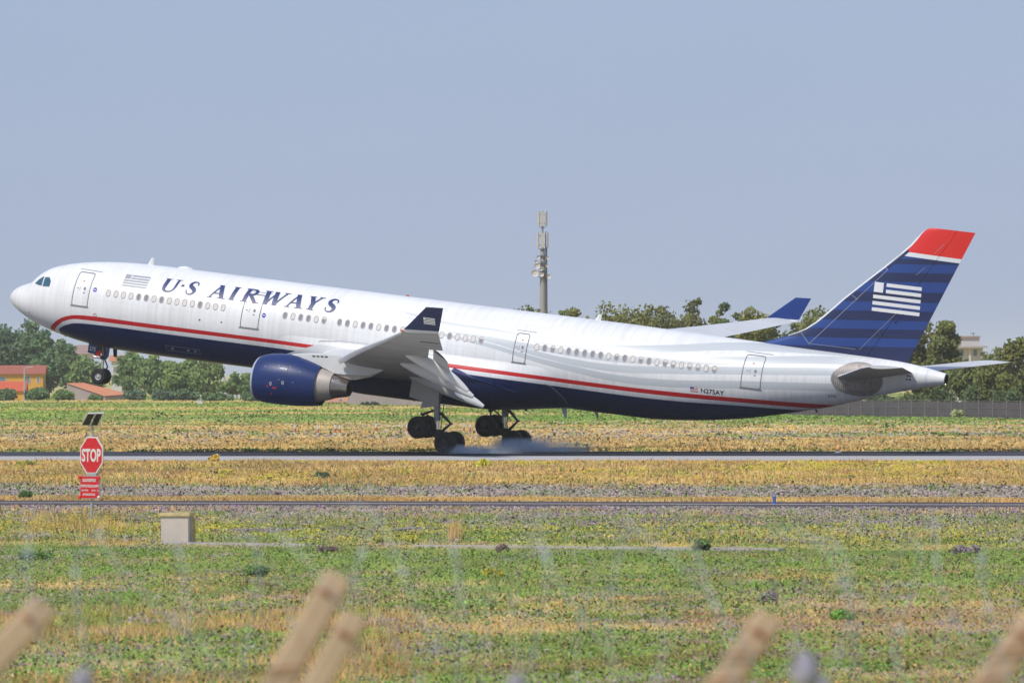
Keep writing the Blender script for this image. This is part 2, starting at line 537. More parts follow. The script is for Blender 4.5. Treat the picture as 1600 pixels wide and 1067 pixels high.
def strip(name, v0, v1, z, m, L=1600, thick=None):
    b = MB()
    if thick is None:
        n = 60
        us = [-L + 2 * L * i / n for i in range(n + 1)]
        vs = [uv(u, v0, z) for u in us] + [uv(u, v1, z) for u in us]
        b.add(vs, [(i, i + 1, i + 2 + n, i + 1 + n) for i in range(n)])
    else:
        c = uv(0, (v0 + v1) / 2, z + thick / 2)
        b.box(c, (2 * L, v1 - v0, thick), rz=-YAW)
    o = b.build(name, m, smooth=False)
    return tag(o, kind='structure')

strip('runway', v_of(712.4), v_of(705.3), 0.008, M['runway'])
strip('runway_shoulder', v_of(719.0), v_of(712.4) - 0.05, 0.004, M['shoulder'])
strip('taxiway', v_of(793.0), v_of(783.2), 0.006, M['taxiway'])
strip('taxiway_line', v_of(787.3), v_of(786.7), 0.012, M['line'])

# ------------------------------------------------------------------ foliage helpers
def colour_mesh(name, co, nper, cols, m, parent=None):
    """co (N*nper,3) corner points of N little faces, cols (N,3)"""
    N = len(co) // nper
    me = bpy.data.meshes.new(name)
    me.vertices.add(N * nper)
    me.vertices.foreach_set('co', np.ascontiguousarray(co, dtype=np.float32).ravel())
    me.loops.add(N * nper)
    me.loops.foreach_set('vertex_index', np.arange(N * nper, dtype=np.int32))
    me.polygons.add(N)
    me.polygons.foreach_set('loop_start', np.arange(0, N * nper, nper, dtype=np.int32))
    a = me.attributes.new('leaf_colour', 'FLOAT_COLOR', 'POINT')
    c4 = np.ones((N * nper, 4), np.float32)
    c4[:, :3] = np.repeat(np.clip(cols, 0, 1), nper, axis=0)
    a.data.foreach_set('color', c4.ravel())
    me.update(calc_edges=True)
    me.materials.append(m)
    o = bpy.data.objects.new(name, me)
    C.objects.link(o)
    if parent: o.parent = parent
    return o

M['leaf'] = leaf_mat('tree_leaves', 0.8, 0.35, 0.55)
M['blade'] = leaf_mat('meadow_blades', 0.85, 0.20, 0.85, 0.32)
M['bark'] = mat('bark', (0.13, 0.095, 0.07), 0.9, 0.3, 3, stretch=(3, 3, 0.5), bump=0.3)

def rand_dirs(n):
    d = rng.normal(size=(n, 3))
    return d / np.linalg.norm(d, axis=1)[:, None]

def leaf_quads(cent, size, outward=None):
    n = len(cent)
    nrm = rand_dirs(n)
    if outward is not None:
        nrm = nrm * 0.75 + outward
        nrm /= np.linalg.norm(nrm, axis=1)[:, None]
    ref = rand_dirs(n)
    e1 = np.cross(nrm, ref)
    e1 /= np.linalg.norm(e1, axis=1)[:, None]
    e2 = np.cross(nrm, e1)
    s1 = (size * rng.uniform(0.6, 1.2, n))[:, None]
    s2 = (size * rng.uniform(0.35, 0.8, n))[:, None]
    q = np.stack([cent - e1 * s1 * 0.5, cent + e2 * s2 * 0.5, cent + e1 * s1 * 0.5, cent - e2 * s2 * 0.5], axis=1)
    return q.reshape(-1, 3)

def crown_points(lobes, n):
    w = np.array([r ** 2 for *_, r in lobes])
    w /= w.sum()
    idx = rng.choice(len(lobes), n, p=w)
    L = np.array(lobes)
    d = rand_dirs(n)
    r = L[idx, 3] * rng.uniform(0.1, 1.0, n) ** 0.45 * (1 + np.abs(rng.normal(size=n)) * 0.09)
    d[:, 2] *= 0.8
    p = L[idx, :3] + d * r[:, None]
    return p, d, idx

def tree(name, label, cat, px, base_py, top_py, half_px, Z, col, n=2600, trunk_frac=0.25, lobes=11, group=None, seed=0, tone=0.16):
    """a tapered trunk with limbs, and a crown of leaf clumps with gaps, standing at its own distance"""
    r = random.Random(seed * 31 + int(px * 7 + top_py))
    base = at(px, base_py, Z)
    base.z = 0.0
    s = Z / F
    H = at(px, top_py, Z).z
    hw = half_px * s
    t = empty(name, base)
    tag(t, label, cat, group)
    z0 = H * trunk_frac * 0.6
    lob = []
    cz, rz = (z0 + H) / 2, (H - z0) / 2
    lobes = int(lobes * 2.1)
    small = min(hw, rz)
    while len(lob) < lobes:
        x, y, z = (r.uniform(-1, 1) for _ in range(3))
        q = math.sqrt(x * x + y * y + z * z)
        if q > 1: continue
        rad = small * r.uniform(0.34, 0.56)
        k = max(0.0, 1 - rad / small * 0.72)
        if z < 0: x, y = x * 1.15, y * 1.15
        lob.append((x * hw * k, y * hw * k * 0.9, cz + z * (rz - rad * 0.75), rad))
    for _ in range(4):      # a few tufts that break the outline at the top
        a = r.uniform(-2.2, 2.2)
        rad = small * r.uniform(0.22, 0.32)
        lob.append((hw * 0.62 * math.sin(a) * 0.95, hw * r.uniform(-0.4, 0.4), cz + (rz - rad * 0.8) * math.cos(a * 0.62), rad))
    p, d, idx = crown_points(lob, n)
    p[:, 2] = np.maximum(p[:, 2], 0.05)
    size = np.full(n, 4.6 * s / 0.64)
    tint = np.array([[r.uniform(1 - tone, 1 + tone)] * 3 for _ in lob]) * np.array([[r.uniform(0.92, 1.1), 1, r.uniform(0.85, 1.1)] for _ in lob])
    cc = np.array(col)[None, :] * np.array([2.9, 2.5, 2.2])[None, :] * tint[idx] * rng.uniform(0.7, 1.3, (n, 1))
    colour_mesh('crown', leaf_quads(p, size, d * 0.7), 4, cc, M['leaf'], t)
    b = MB()
    tr = max(0.10, H * 0.018)
    b.tube([(0, 0, -0.1), (0.02 * H * 0.3, 0, H * 0.3), (0, 0, H * 0.7)], [tr, tr * 0.75, tr * 0.3], 7)
    for x, y, zc, ra in lob[:7]:
        b.tube([(0, 0, max(H * 0.12, zc * 0.45)), (x * 0.5, y * 0.5, zc * 0.8), (x, y, zc)], [tr * 0.5, tr * 0.35, tr * 0.12], 5)
    b.build('trunk', M['bark'], t)
    return t

def bush(name, label, cat, px, base_py, top_py, half_px, Z, col, n=900, group=None, seed=0, flowers=None):
    r = random.Random(seed * 17 + int(px * 3 + top_py))
    base = at(px, base_py, Z)
    base.z = 0
    s = Z / F
    H = max(0.3, at(px, top_py, Z).z)
    hw = half_px * s
    t = empty(name, base)
    tag(t, label, cat, group)
    lob = []
    for i in range(9):
        a = r.uniform(0, 2 * math.pi)
        rad = min(hw, H) * r.uniform(0.30, 0.48)
        rr = max(0, hw - rad) * r.uniform(0.2, 1)
        lob.append((rr * math.cos(a), rr * math.sin(a) * 0.7, r.uniform(0.25, 0.85) * (H - rad * 0.8) * (1 - 0.45 * rr / max(hw, 1e-3)) + rad * 0.2, rad))
    p, d, idx = crown_points(lob, n)
    p[:, 2] = np.abs(p[:, 2])
    size = np.full(n, 4.2 * s / 0.64)
    tint = np.array([[r.uniform(0.75, 1.25)] * 3 for _ in lob])
    cc = np.array(col)[None, :] * 2.1 * tint[idx] * rng.uniform(0.75, 1.25, (n, 1))
    if flowers is not None:
        k = rng.random(n) < 0.35
        cc[k] = np.array(flowers)[None, :] * rng.uniform(0.8, 1.2, (k.sum(), 1))
    colour_mesh('leaves', leaf_quads(p, size, d * 0.7), 4, cc, M['leaf'], t)
    b = MB()
    for x, y, zc, ra in lob[:5]:
        b.tube([(0, 0, -0.05), (x * 0.6, y * 0.6, zc * 0.6), (x, y, zc)], [0.02 + H * 0.01, 0.015 + H * 0.006, 0.01], 5)
    b.build('stem', M['bark'], t)
    return t

# ------------------------------------------------------------------ background: trees, houses, mast, fence
TREES = [   # px, base, top, half-width, distance, colour, leaves, trunk_frac, lobes, name, label
    (-12, 624, 505, 48, 1640, (0.050, 0.095, 0.055), 2600, 0.12, 12, 'tree', 'dark bushy tree cut by the left edge above the red roofs'),
    (38, 622, 497, 36, 1640, (0.052, 0.098, 0.055), 2600, 0.12, 12, 'tree', 'tallest dark green tree behind the yellow house, below the aircraft nose'),
    (76, 622, 514, 30, 1630, (0.055, 0.105, 0.055), 2200, 0.12, 11, 'tree', 'dark tree just right of the tallest one, its crown falling away to the right'),
    (108, 622, 533, 24, 1620, (0.065, 0.115, 0.055), 1800, 0.12, 10, 'tree', 'small rounded tree left of the nose wheel with a bare twig above it'),
    (136, 624, 556, 28, 1600, (0.080, 0.130, 0.050), 1800, 0.08, 10, 'tree', 'mid green bushy tree directly behind the nose wheel'),
    (205, 624, 549, 26, 1590, (0.075, 0.130, 0.050), 2000, 0.08, 10, 'tree', 'light green tree just right of the nose wheel with a dark gap on its left'),
    (243, 625, 553, 30, 1570, (0.085, 0.140, 0.050), 2200, 0.08, 11, 'tree', 'broad green tree under the forward belly, second right of the nose wheel'),
    (286, 625, 556, 30, 1550, (0.090, 0.145, 0.050), 2200, 0.08, 11, 'tree', 'broad green tree under the small hatch on the belly'),
    (325, 626, 562, 28, 1540, (0.095, 0.150, 0.055), 2000, 0.08, 10, 'tree', 'yellowish green tree in front of the glasshouses left of the engine'),
    (376, 628, 580, 28, 1500, (0.080, 0.140, 0.050), 1800, 0.06, 10, 'tree', 'rounded green tree behind the engine intake'),
    (830, 640, 476, 40, 1160, (0.070, 0.090, 0.035), 2600, 0.3, 11, 'umbrella_pine', 'pine crown at the foot of the antenna mast, left side'),
    (893, 640, 481, 28, 1150, (0.090, 0.105, 0.030), 2000, 0.3, 9, 'umbrella_pine', 'small pine crown showing above the cabin roof right of the mast'),
    (950, 640, 470, 44, 1140, (0.085, 0.100, 0.030), 3000, 0.3, 13, 'umbrella_pine', 'broad pine with many round tufts behind the rear roof aerial'),
    (1010, 640, 474, 40, 1130, (0.080, 0.098, 0.032), 2800, 0.3, 12, 'umbrella_pine', 'olive green pine between the roof aerial and the tallest pine'),
    (1060, 640, 462, 34, 1120, (0.066, 0.085, 0.034), 2600, 0.3, 11, 'umbrella_pine', 'tallest dark pine over the rear cabin, left of the far wing'),
    (1094, 642, 466, 20, 1110, (0.072, 0.088, 0.034), 1400, 0.35, 8, 'umbrella_pine', 'narrow pine with a sky gap in it at the start of the far wing'),
    (1137, 642, 472, 20, 1100, (0.060, 0.090, 0.040), 1500, 0.3, 8, 'umbrella_pine', 'small dark conical pine above the middle of the far wing'),
    (1180, 642, 480, 30, 1090, (0.095, 0.108, 0.030), 2200, 0.3, 10, 'umbrella_pine', 'yellow green pine beneath the far wing tip fin'),
    (1232, 644, 500, 28, 1080, (0.066, 0.092, 0.034), 2200, 0.15, 10, 'umbrella_pine', 'dark pine in the gap below the far wing tip'),
    (1290, 646, 474, 38, 1060, (0.080, 0.098, 0.032), 2600, 0.25, 11, 'umbrella_pine', 'pine whose top shows left of the tail fin edge'),
    (1360, 646, 520, 36, 1040, (0.070, 0.095, 0.035), 1800, 0.15, 10, 'umbrella_pine', 'pine hidden behind the root of the tail fin'),
    (862, 640, 492, 34, 1170, (0.080, 0.098, 0.032), 2000, 0.1, 11, 'tree', 'low tree behind the cabin roof just right of the antenna mast'),
    (922, 640, 484, 36, 1165, (0.085, 0.102, 0.032), 2200, 0.1, 11, 'tree', 'tree right behind the white rear roof aerial, left of it'),
    (985, 640, 480, 36, 1165, (0.078, 0.098, 0.034), 2200, 0.1, 11, 'tree', 'tree filling the gap between the two broad pines over the rear cabin'),
    (1035, 640, 482, 34, 1160, (0.080, 0.098, 0.032), 2200, 0.1, 11, 'tree', 'tree just left of and behind the tallest pine'),
    (1115, 642, 494, 30, 1150, (0.085, 0.102, 0.032), 1800, 0.1, 11, 'tree', 'low tree right of the narrow pine with the sky gap'),
    (1158, 642, 490, 32, 1140, (0.080, 0.098, 0.032), 2000, 0.1, 11, 'tree', 'tree between the conical pine and the yellow green pine above the far wing'),
    (1206, 644, 498, 32, 1130, (0.070, 0.092, 0.032), 2000, 0.1, 11, 'tree', 'dark tree under the outer end of the far wing'),
    (1262, 646, 500, 30, 1120, (0.075, 0.096, 0.032), 2000, 0.1, 11, 'tree', 'tree at the foot of the tail fin leading edge'),
    (1440, 650, 500, 30, 990, (0.085, 0.100, 0.036), 2600, 0.15, 11, 'tree', 'tall tree behind the trailing edge of the tail fin, lighter leaves'),
    (1474, 650, 495, 27, 980, (0.078, 0.096, 0.034), 2600, 0.2, 11, 'tree', 'tallest tree right of the tail fin, left of the pale building'),
    (1508, 652, 562, 26, 960, (0.075, 0.098, 0.036), 1800, 0.1, 9, 'tree', 'low tree in front of the pale building'),
    (1556, 652, 542, 30, 950, (0.078, 0.100, 0.036), 2400, 0.15, 11, 'tree', 'tree right of the pale building with thin gaps in its crown'),
    (1590, 654, 527, 30, 930, (0.074, 0.094, 0.032), 2600, 0.15, 12, 'tree', 'big dark tree cut by the right edge'),
]
for i, (px, bpy_, tp, hw, Z, col, n, tf, lb, nm, lab) in enumerate(TREES):
    tree(nm, lab, 'tree', px, bpy_, tp, hw * (1.3 if nm == 'umbrella_pine' else 1.15), Z, col, int(n * 1.8), tf * 0.5, lb, seed=i, group='umbrella pines behind the runway' if nm == 'umbrella_pine' else 'trees beyond the airfield')
BUSHES = [
    (10, 622, 603, 22, 1560, (0.085, 0.125, 0.050), 'low hedge bush under the red lean-to roof at the left edge'),
    (62, 622, 601, 24, 1560, (0.080, 0.130, 0.048), 'bush beside the yellow house, left of the orange tiled shed'),
    (100, 622, 604, 24, 1550, (0.100, 0.150, 0.045), 'light bush in front of the orange tiled shed, left end'),
    (150, 624, 616, 20, 1540, (0.090, 0.140, 0.045), 'low bush under the middle of the orange tiled shed'),
    (215, 625, 606, 22, 1520, (0.075, 0.110, 0.060), 'greyish bush right of the orange tiled shed'),
    (258, 626, 606, 24, 1510, (0.070, 0.105, 0.060), 'grey green bush under the belly, second right of the shed'),
    (292, 627, 605, 22, 1500, (0.075, 0.115, 0.050), 'bush behind the small white box at the field edge'),
    (340, 628, 610, 24, 1480, (0.085, 0.130, 0.050), 'bush in front of the glasshouse wall, left of the engine'),
    (395, 630, 608, 26, 1450, (0.075, 0.125, 0.045), 'wide dark bush just left of the engine underside'),
    (520, 632, 621, 26, 1400, (0.080, 0.120, 0.050), 'low bush under the engine exhaust'),
    (580, 637, 628, 16, 1250, (0.060, 0.085, 0.055), 'small grey bush in front of the mauve wall'),
    (1265, 650, 628, 28, 985, (0.095, 0.140, 0.045), 'rounded bush at the near end of the fence under the tail'),
    (1330, 650, 618, 24, 980, (0.075, 0.095, 0.040), 'dark shrub behind the fence left of the tail cone'),
    (1380, 650, 600, 30, 975, (0.070, 0.095, 0.040), 'dark shrub behind the fence under the tail cone'),
    (1425, 650, 606, 28, 970, (0.085, 0.110, 0.040), 'shrub with pale blossom behind the fence right of the tail cone'),
    (1470, 652, 596, 30, 965, (0.068, 0.092, 0.038), 'dark shrub below the far tailplane behind the fence'),
    (1525, 652, 590, 34, 950, (0.065, 0.090, 0.036), 'wide dark shrub under the pale building behind the fence'),
    (1580, 654, 592, 32, 920, (0.062, 0.088, 0.036), 'dark shrub at the right edge behind the fence'),
    (1502, 654, 636, 16, 865, (0.20, 0.22, 0.10), 'pale grey green shrub growing out in front of the fence'),
]
for i, (px, bpy_, tp, hw, Z, col, lab) in enumerate(BUSHES):
    bush('bush', lab, 'bush', px, bpy_, tp, hw * 1.15, Z, col, 1300, 'bushes along the edge of the airfield', seed=i + 50)

M['yellow_wall'] = mat('yellow_plaster', (0.72, 0.37, 0.06), 0.85, 0.06, 0.8)
M['roof_red'] = mat('roof_tile_red', (0.40, 0.13, 0.085), 0.85, 0.12, 1.5)
M['roof_bright'] = mat('roof_sheet_red', (0.62, 0.12, 0.05), 0.75, 0.1, 1.0)
M['roof_orange'] = mat('roof_tile_orange', (0.62, 0.27, 0.145), 0.85, 0.14, 1.2)
M['house_white'] = mat('plaster_pale', (0.62, 0.58, 0.54), 0.85, 0.06, 0.6)
M['house_cream'] = mat('plaster_cream', (0.58, 0.53, 0.49), 0.85, 0.05, 0.3)
M['shutter'] = mat('shutter_grey', (0.20, 0.23, 0.27), 0.6, 0.1, 2)
M['roof_mauve'] = mat('roof_mauve', (0.36, 0.25, 0.22), 0.85, 0.1, 1)
M['wall_mauve'] = mat('wall_mauve', (0.33, 0.28, 0.27), 0.9, 0.14, 0.15, stretch=(1, 1, 2))
M['glass_pane'] = mat('glass_pale', (0.55, 0.60, 0.62), 0.25, 0.08, 1)
M['screen'] = mat('screen_cloth', (0.085, 0.075, 0.085), 0.9, 0.3, 0.35, stretch=(1, 1, 3), detail=6)
M['post'] = mat('post_grey', (0.20, 0.19, 0.19), 0.7, 0.12, 3)
M['concrete'] = mat('concrete_grey', (0.40, 0.38, 0.37), 0.9, 0.12, 0.8)

def house(name, label, px0, px1, py_eave, py_ridge, Z, depth, wall, roof, wins=(), overhang=0.5, rows=6, cat='house'):
    """walls, a pitched roof laid in courses, windows with frames; px0..px1 is its front"""
    s = Z / F
    a = at(px0, py_eave, Z)
    b_ = at(px1, py_eave, Z)
    w = b_.x - a.x
    he = a.z
    hr = at(px0, py_ridge, Z).z
    t = empty(name, ((a.x + b_.x) / 2, Z + depth / 2, 0))
    tag(t, label, cat)
    m = MB()
    m.box((0, 0, he / 2), (w, depth, he))
    d2 = depth / 2
    m.prism([(-w / 2, -d2, he), (-w / 2, d2, he), (-w / 2, 0, hr - 0.05)], (0.02, 0, 0), (w - 0.02, 0, 0))
    m.build('wall', wall, t, False)
    for sgn in (-1, 1):
        r = MB()
        for k in range(rows):
            f0, f1 = k / rows, (k + 1) / rows
            y0, y1 = sgn * (d2 + overhang) * (1 - f0), sgn * (d2 + overhang) * (1 - f1)
            z0, z1 = he - 0.15 + (hr - he + 0.15) * f0, he - 0.15 + (hr - he + 0.15) * f1
            lift = 0.10
            r.add([(-w / 2 - overhang, y0, z0 + lift), (w / 2 + overhang, y0, z0 + lift), (w / 2 + overhang, y1, z1 + 0.02), (-w / 2 - overhang, y1, z1 + 0.02),
                   (-w / 2 - overhang, y0, z0 - 0.05), (w / 2 + overhang, y0, z0 - 0.05), (w / 2 + overhang, y1, z1 - 0.05), (-w / 2 - overhang, y1, z1 - 0.05)],
                  [(0, 1, 2, 3), (7, 6, 5, 4), (0, 4, 5, 1), (1, 5, 6, 2), (2, 6, 7, 3), (3, 7, 4, 0)])
        r.build('roof', roof, t, False)
    for (wx, wz, ww, wh) in wins:
        f = MB()
        for dx, dz, sx_, sz_ in ((-ww / 2, 0, 0.10, wh + 0.1), (ww / 2, 0, 0.10, wh + 0.1), (0, wh / 2, ww - 0.1, 0.10), (0, -wh / 2, ww - 0.1, 0.10)):
            f.box((wx * w / 2 + dx, -d2 - 0.04, wz + dz), (sx_, 0.10, sz_))
        fo = f.build('window', M['house_white'], t, False)
        p = MB()
        p.box((wx * w / 2, -d2 - 0.012, wz), (ww - 0.1, 0.03, wh - 0.1))
        p.build('pane', M['shutter'], fo, False)
    return t

house('yellow_house', 'yellow house with brownish red tiled roof among trees at the left edge', -14, 67, 583, 571, 1595, 9.0, M['yellow_wall'], M['roof_red'], [(-0.57, 2.6, 1.3, 3.4), (0.40, 3.7, 1.0, 1.4), (0.82, 3.7, 0.5, 1.0)])
house('red_shed', 'low shed with bright orange red roof in front of the yellow house', -20, 38, 610, 596, 1572, 6.0, M['yellow_wall'], M['roof_bright'], [(0.2, 0.9, 0.8, 0.9)], 0.4, 5, 'shed')
house('brown_roofed_house', 'house with brown mauve roof showing over trees left of the nose gear', 118, 143, 552, 539, 1760, 9.0, M['house_white'], M['roof_mauve'], [(-0.3, 7.2, 1.0, 1.2), (0.4, 7.2, 1.0, 1.2)])
house('pale_house', 'pale house with small orange roof among trees right of the nose gear', 174, 190, 563, 555, 1740, 8.0, M['house_white'], M['roof_orange'], [(-0.3, 5.6, 0.7, 1.2), (0.4, 5.6, 0.7, 1.2), (0.1, 3.0, 0.8, 1.3)])

def tiled_shed():
    """single-slope roof of orange tiles whose ridge falls to the right"""
    Z = 1560
    t = empty('tiled_shed', at(150, 624, Z) * 1.0)
    t.location.z = 0
    tag(t, 'long low shed with orange tiled roof sloping down behind the nose wheel', 'shed')
    o = t.location
    P = [at(104, 599, Z + 6) - o, at(132, 598.5, Z + 8) - o, at(205, 616, Z + 2) - o, at(164, 619, Z - 2) - o]
    rows = 9
    for k in range(rows):
        f0, f1 = k / rows, (k + 1) / rows
        a0, a1 = P[0].lerp(P[1], f0), P[0].lerp(P[1], f1)
        b0, b1 = P[3].lerp(P[2], f0), P[3].lerp(P[2], f1)
        up = Vector((0, 0, 0.10))
        m = MB()
        m.add([a0, b0, b1, a1, a0 + up, b0 + up * 1.0, b1 + up * 0.3, a1 + up * 0.3], [(0, 1, 2, 3), (7, 6, 5, 4), (0, 4, 5, 1), (1, 5, 6, 2), (2, 6, 7, 3), (3, 7, 4, 0)])
        m.build('roof_course', M['roof_orange'], t, False)
    w = MB()
    dn = Vector((0, 0.4, -0.10))
    bot = [Vector((p.x, p.y + 0.4, 0)) for p in P]
    w.add([p + dn for p in P] + bot, [(0, 1, 5, 4), (1, 2, 6, 5), (2, 3, 7, 6), (3, 0, 4, 7)])
    w.build('wall', M['wall_mauve'], t, False)
tiled_shed()

def glasshouse():
    Z = 1600
    a, b_ = at(310, 604, Z), at(386, 604, Z)
    t = empty('glasshouse', ((a.x + b_.x) / 2, Z, 0))
    tag(t, 'low row of pale glasshouses half hidden by trees left of the engine', 'greenhouse')
    w = b_.x - a.x
    n = 5
    for i in range(n):
        x0 = -w / 2 + w * i / n
        x1 = x0 + w / n - 0.15
        h0, h1 = 2.3 + 0.25 * (i % 2), 4.6 + 0.3 * (i % 3)
        m = MB()
        m.prism([(x0, -3, 0), (x1, -3, 0), (x1, -3, h0), ((x0 + x1) / 2, -3, h1), (x0, -3, h0)], (0, 0, 0), (0, 8, 0))
        m.build('glass_bay', M['glass_pane'] if i % 2 else M['house_white'], t, False)
    for i in range(n + 1):
        f = MB()
        f.box((-w / 2 + w * i / n - 0.07, -3.1, 1.4), (0.14, 0.14, 2.8))
        f.build('frame_post', M['post'], t, False)
glasshouse()

def pale_building():
    Z = 1250
    s = Z / F
    t = empty('pale_building', (at(1512, 600, Z).x, Z + 5, 0))
    tag(t, 'pale flat-roofed building with a ledge, between trees right of the tail fin', 'building')
    X = lambda p: at(p, 560, Z).x - t.location.x
    Hh = lambda p: at(1512, p, Z).z
    m = MB()
    m.box(((X(1490) + X(1531)) / 2, 0, (Hh(541) + Hh(527)) / 2), (X(1531) - X(1490), 9, Hh(527) - Hh(541)))
    m.build('upper_storey', M['house_cream'], t, False)
    m = MB()
    m.box(((X(1492) + X(1535)) / 2, 0, Hh(543.5) / 2), (X(1535) - X(1492), 9.6, Hh(543.5)))
    m.build('lower_storey', M['house_white'], t, False)
    m = MB()
    m.box(((X(1489) + X(1532)) / 2, 0, Hh(526.3)), (X(1532) - X(1489), 9.6, 0.25))
    m.build('roof', M['roof_mauve'], t, False)
    m = MB()
    m.box(((X(1486) + X(1542)) / 2, -0.4, Hh(542)), (X(1542) - X(1486), 12, 0.28))
    m.build('ledge', M['concrete'], t, False)
    for p in (1515, 1534):
        q = MB()
        q.box((X(p), -5.6, Hh(553) * 0.5 + Hh(543.5) * 0.25), (0.3, 0.3, (Hh(543.5) - 0.2 - 0.0)))
        q.v = [(x, y, min(z, Hh(543.4))) for x, y, z in q.v]
        q.build('pillar', M['house_white'], t, False)
    for p in (1503, 1524):
        q = MB()
        q.box((X(p), -4.82, Hh(551)), (0.5, 0.06, 0.9))
        q.build('window', M['shutter'], t, False)
    q = MB()
    q.tube([(X(1524), 0, Hh(526)), (X(1524), 0, Hh(519))], 0.06, 6)
    q.box((X(1523), 0, Hh(521)), (0.7, 0.1, 0.1))
    q.build('aerial', M['post'], t, False)
pale_building()

def antenna_mast():
    Z = 1250
    s = Z / F
    b0 = at(849, 640, Z)
    t = empty('antenna_mast', (b0.x, Z, 0))
    tag(t, 'tall telecom mast with panel antennas and small dishes above the trees', 'antenna mast')
    top = at(847, 331, Z)
    H = top.z
    hz = lambda py: at(848, py, Z).z
    mast_m = mat('mast_grey', (0.33, 0.325, 0.32), 0.6, 0.12, 0.6, stretch=(1, 1, 0.1))
    cream = mat('antenna_cream', (0.54, 0.49, 0.41), 0.5, 0.05, 1)
    dish_m = mat('dish_pale', (0.66, 0.62, 0.58), 0.5, 0.05, 1)
    dark = mat('cable_dark', (0.10, 0.105, 0.125), 0.7, 0.2, 1)
    m = MB()
    m.lathe([(0, 0.58), (hz(465), 0.47), (hz(392), 0.33), (hz(388), 0.26)], (0, 0, 0), 14, axis='Z')
    m.build('pole', mast_m, t)
    m = MB()
    m.tube([(0, 0, hz(390)), (0, 0, H + 0.1)], [0.16, 0.10], 8)
    m.build('top_pole', mast_m, t)
    # cable ladder down the right side of the pole
    m = MB()
    for dx in (0.42, 0.62):
        m.tube([(dx, -0.35, 0.5), (dx, -0.35, hz(365))], 0.05, 5)
    z = 1.0
    while z < hz(366):
        m.box((0.52, -0.35, z), (0.22, 0.06, 0.06))
        z += 0.5
    m.build('cable_ladder', dark, t, False)
    m = MB()
    m.tube([(0.50, -0.42, 0.5), (0.50, -0.42, hz(362))], 0.10, 6)
    m.build('cable_bundle', dark, t)
    for (c0, c1, rad, ys) in ((331, 353.5, 0.62, 6), (364, 387.5, 0.78, 6)):
        zc, hh = (hz(c0) + hz(c1)) / 2, hz(c0) - hz(c1)
        for k in range(ys):
            a = math.radians(30 + 60 * k)
            q = MB()
            q.box((rad * math.cos(a), rad * math.sin(a), zc + 0.08 * (k % 2)), (0.18, 0.36, hh * 0.96), rz=a)
            q.build('panel_antenna', cream, t, False)
        q = MB()
        for zz in (zc - hh * 0.32, zc + hh * 0.32):
            for k in range(ys):
                a = math.radians(30 + 60 * k)
                q.tube([(0, 0, zz), (rad * math.cos(a), rad * math.sin(a), zz)], 0.04, 5)
        q.lathe([(zc - hh * 0.56, 0.1), (zc - hh * 0.56, rad * 0.75), (zc - hh * 0.60, rad * 0.75), (zc - hh * 0.60, 0.1)], (0, 0, 0), 12, axis='Z')
        q.build('antenna_bracket', dark, t, False)
    for (px, py, r) in ((835.5, 427, 0.50), (839.5, 415.5, 0.42), (841, 402, 0.26), (838, 409, 0.25), (855.5, 403, 0.24), (854.5, 415, 0.22), (857.5, 432, 0.32), (846, 429, 0.35), (845, 421, 0.25)):
        x = at(px, py, Z).x - b0.x
        z = hz(py)
        q = MB()
        q.lathe([(-0.10, 0.02), (-0.08, r * 0.8), (-0.20, r), (-0.24, r), (-0.12, r * 0.85), (0.04, r * 0.3), (0.05, 0.02)], (x, -0.75, z), 14, axis='Y')
        q.tube([(x, -0.72, z), (x * 0.5, 0, z)], 0.06, 5)
        q.build('dish', dish_m, t)
    for py in (400, 412, 424, 433):
        q = MB()
        z = hz(py)
        q.lathe([(z - 0.05, 0.4), (z - 0.05, 0.66), (z + 0.05, 0.66), (z + 0.05, 0.4)], (0, 0, 0), 12, axis='Z')
        q.build('mount_ring', dark, t)
antenna_mast()

def boundary_fence():
    """wire fence with dark screen cloth, in bays between slim posts"""
    A, B = ground_at(1232, 650.0), ground_at(1640, 656.8)
    t = empty('boundary_fence', A)
    tag(t, 'wire boundary fence backed with dark screen cloth at the right, below the trees', 'fence')
    n = 20
    d = B - A
    Hf = 1.85
    pb = MB()
    pb.tube([(0, 0, 0), (0, 0, Hf + 0.1)], 0.045, 6)
    pb.tube([(0, 0, Hf + 0.1), (0.05, -0.25, Hf + 0.38)], 0.035, 5)
    first = None
    for i in range(n + 1):
        p = d * (i / n)
        if first is None:
            first = pb.build('post', M['post'], t)
            o = first
        else:
            o = first.copy()
            C.objects.link(o)
            o.parent = t
        o.location = p
    for i in range(n):
        p0, p1 = d * (i / n), d * ((i + 1) / n)
        vs, fs = [], []
        nx, nz = 8, 4
        for k in range(nz + 1):
            for j in range(nx + 1):
                q = p0.lerp(p1, j / nx)
                vs.append((q.x, q.y + 0.10 + 0.06 * random.random(), 0.02 + (Hf - 0.1) * k / nz * (1 - 0.05 * math.sin(math.pi * j / nx) * random.random())))
        for k in range(nz):
            for j in range(nx):
                a = k * (nx + 1) + j
                fs.append((a, a + 1, a + nx + 2, a + nx + 1))
        sheet('screen_cloth', vs, fs, M['screen'], t, True)
    w = MB()
    for z in (0.5, 1.1, Hf):
        w.tube([(0, -0.05, z), tuple(d + Vector((0, -0.05, z)))], 0.015, 4)
    w.build('wire', M['post'], t, False)
boundary_fence()

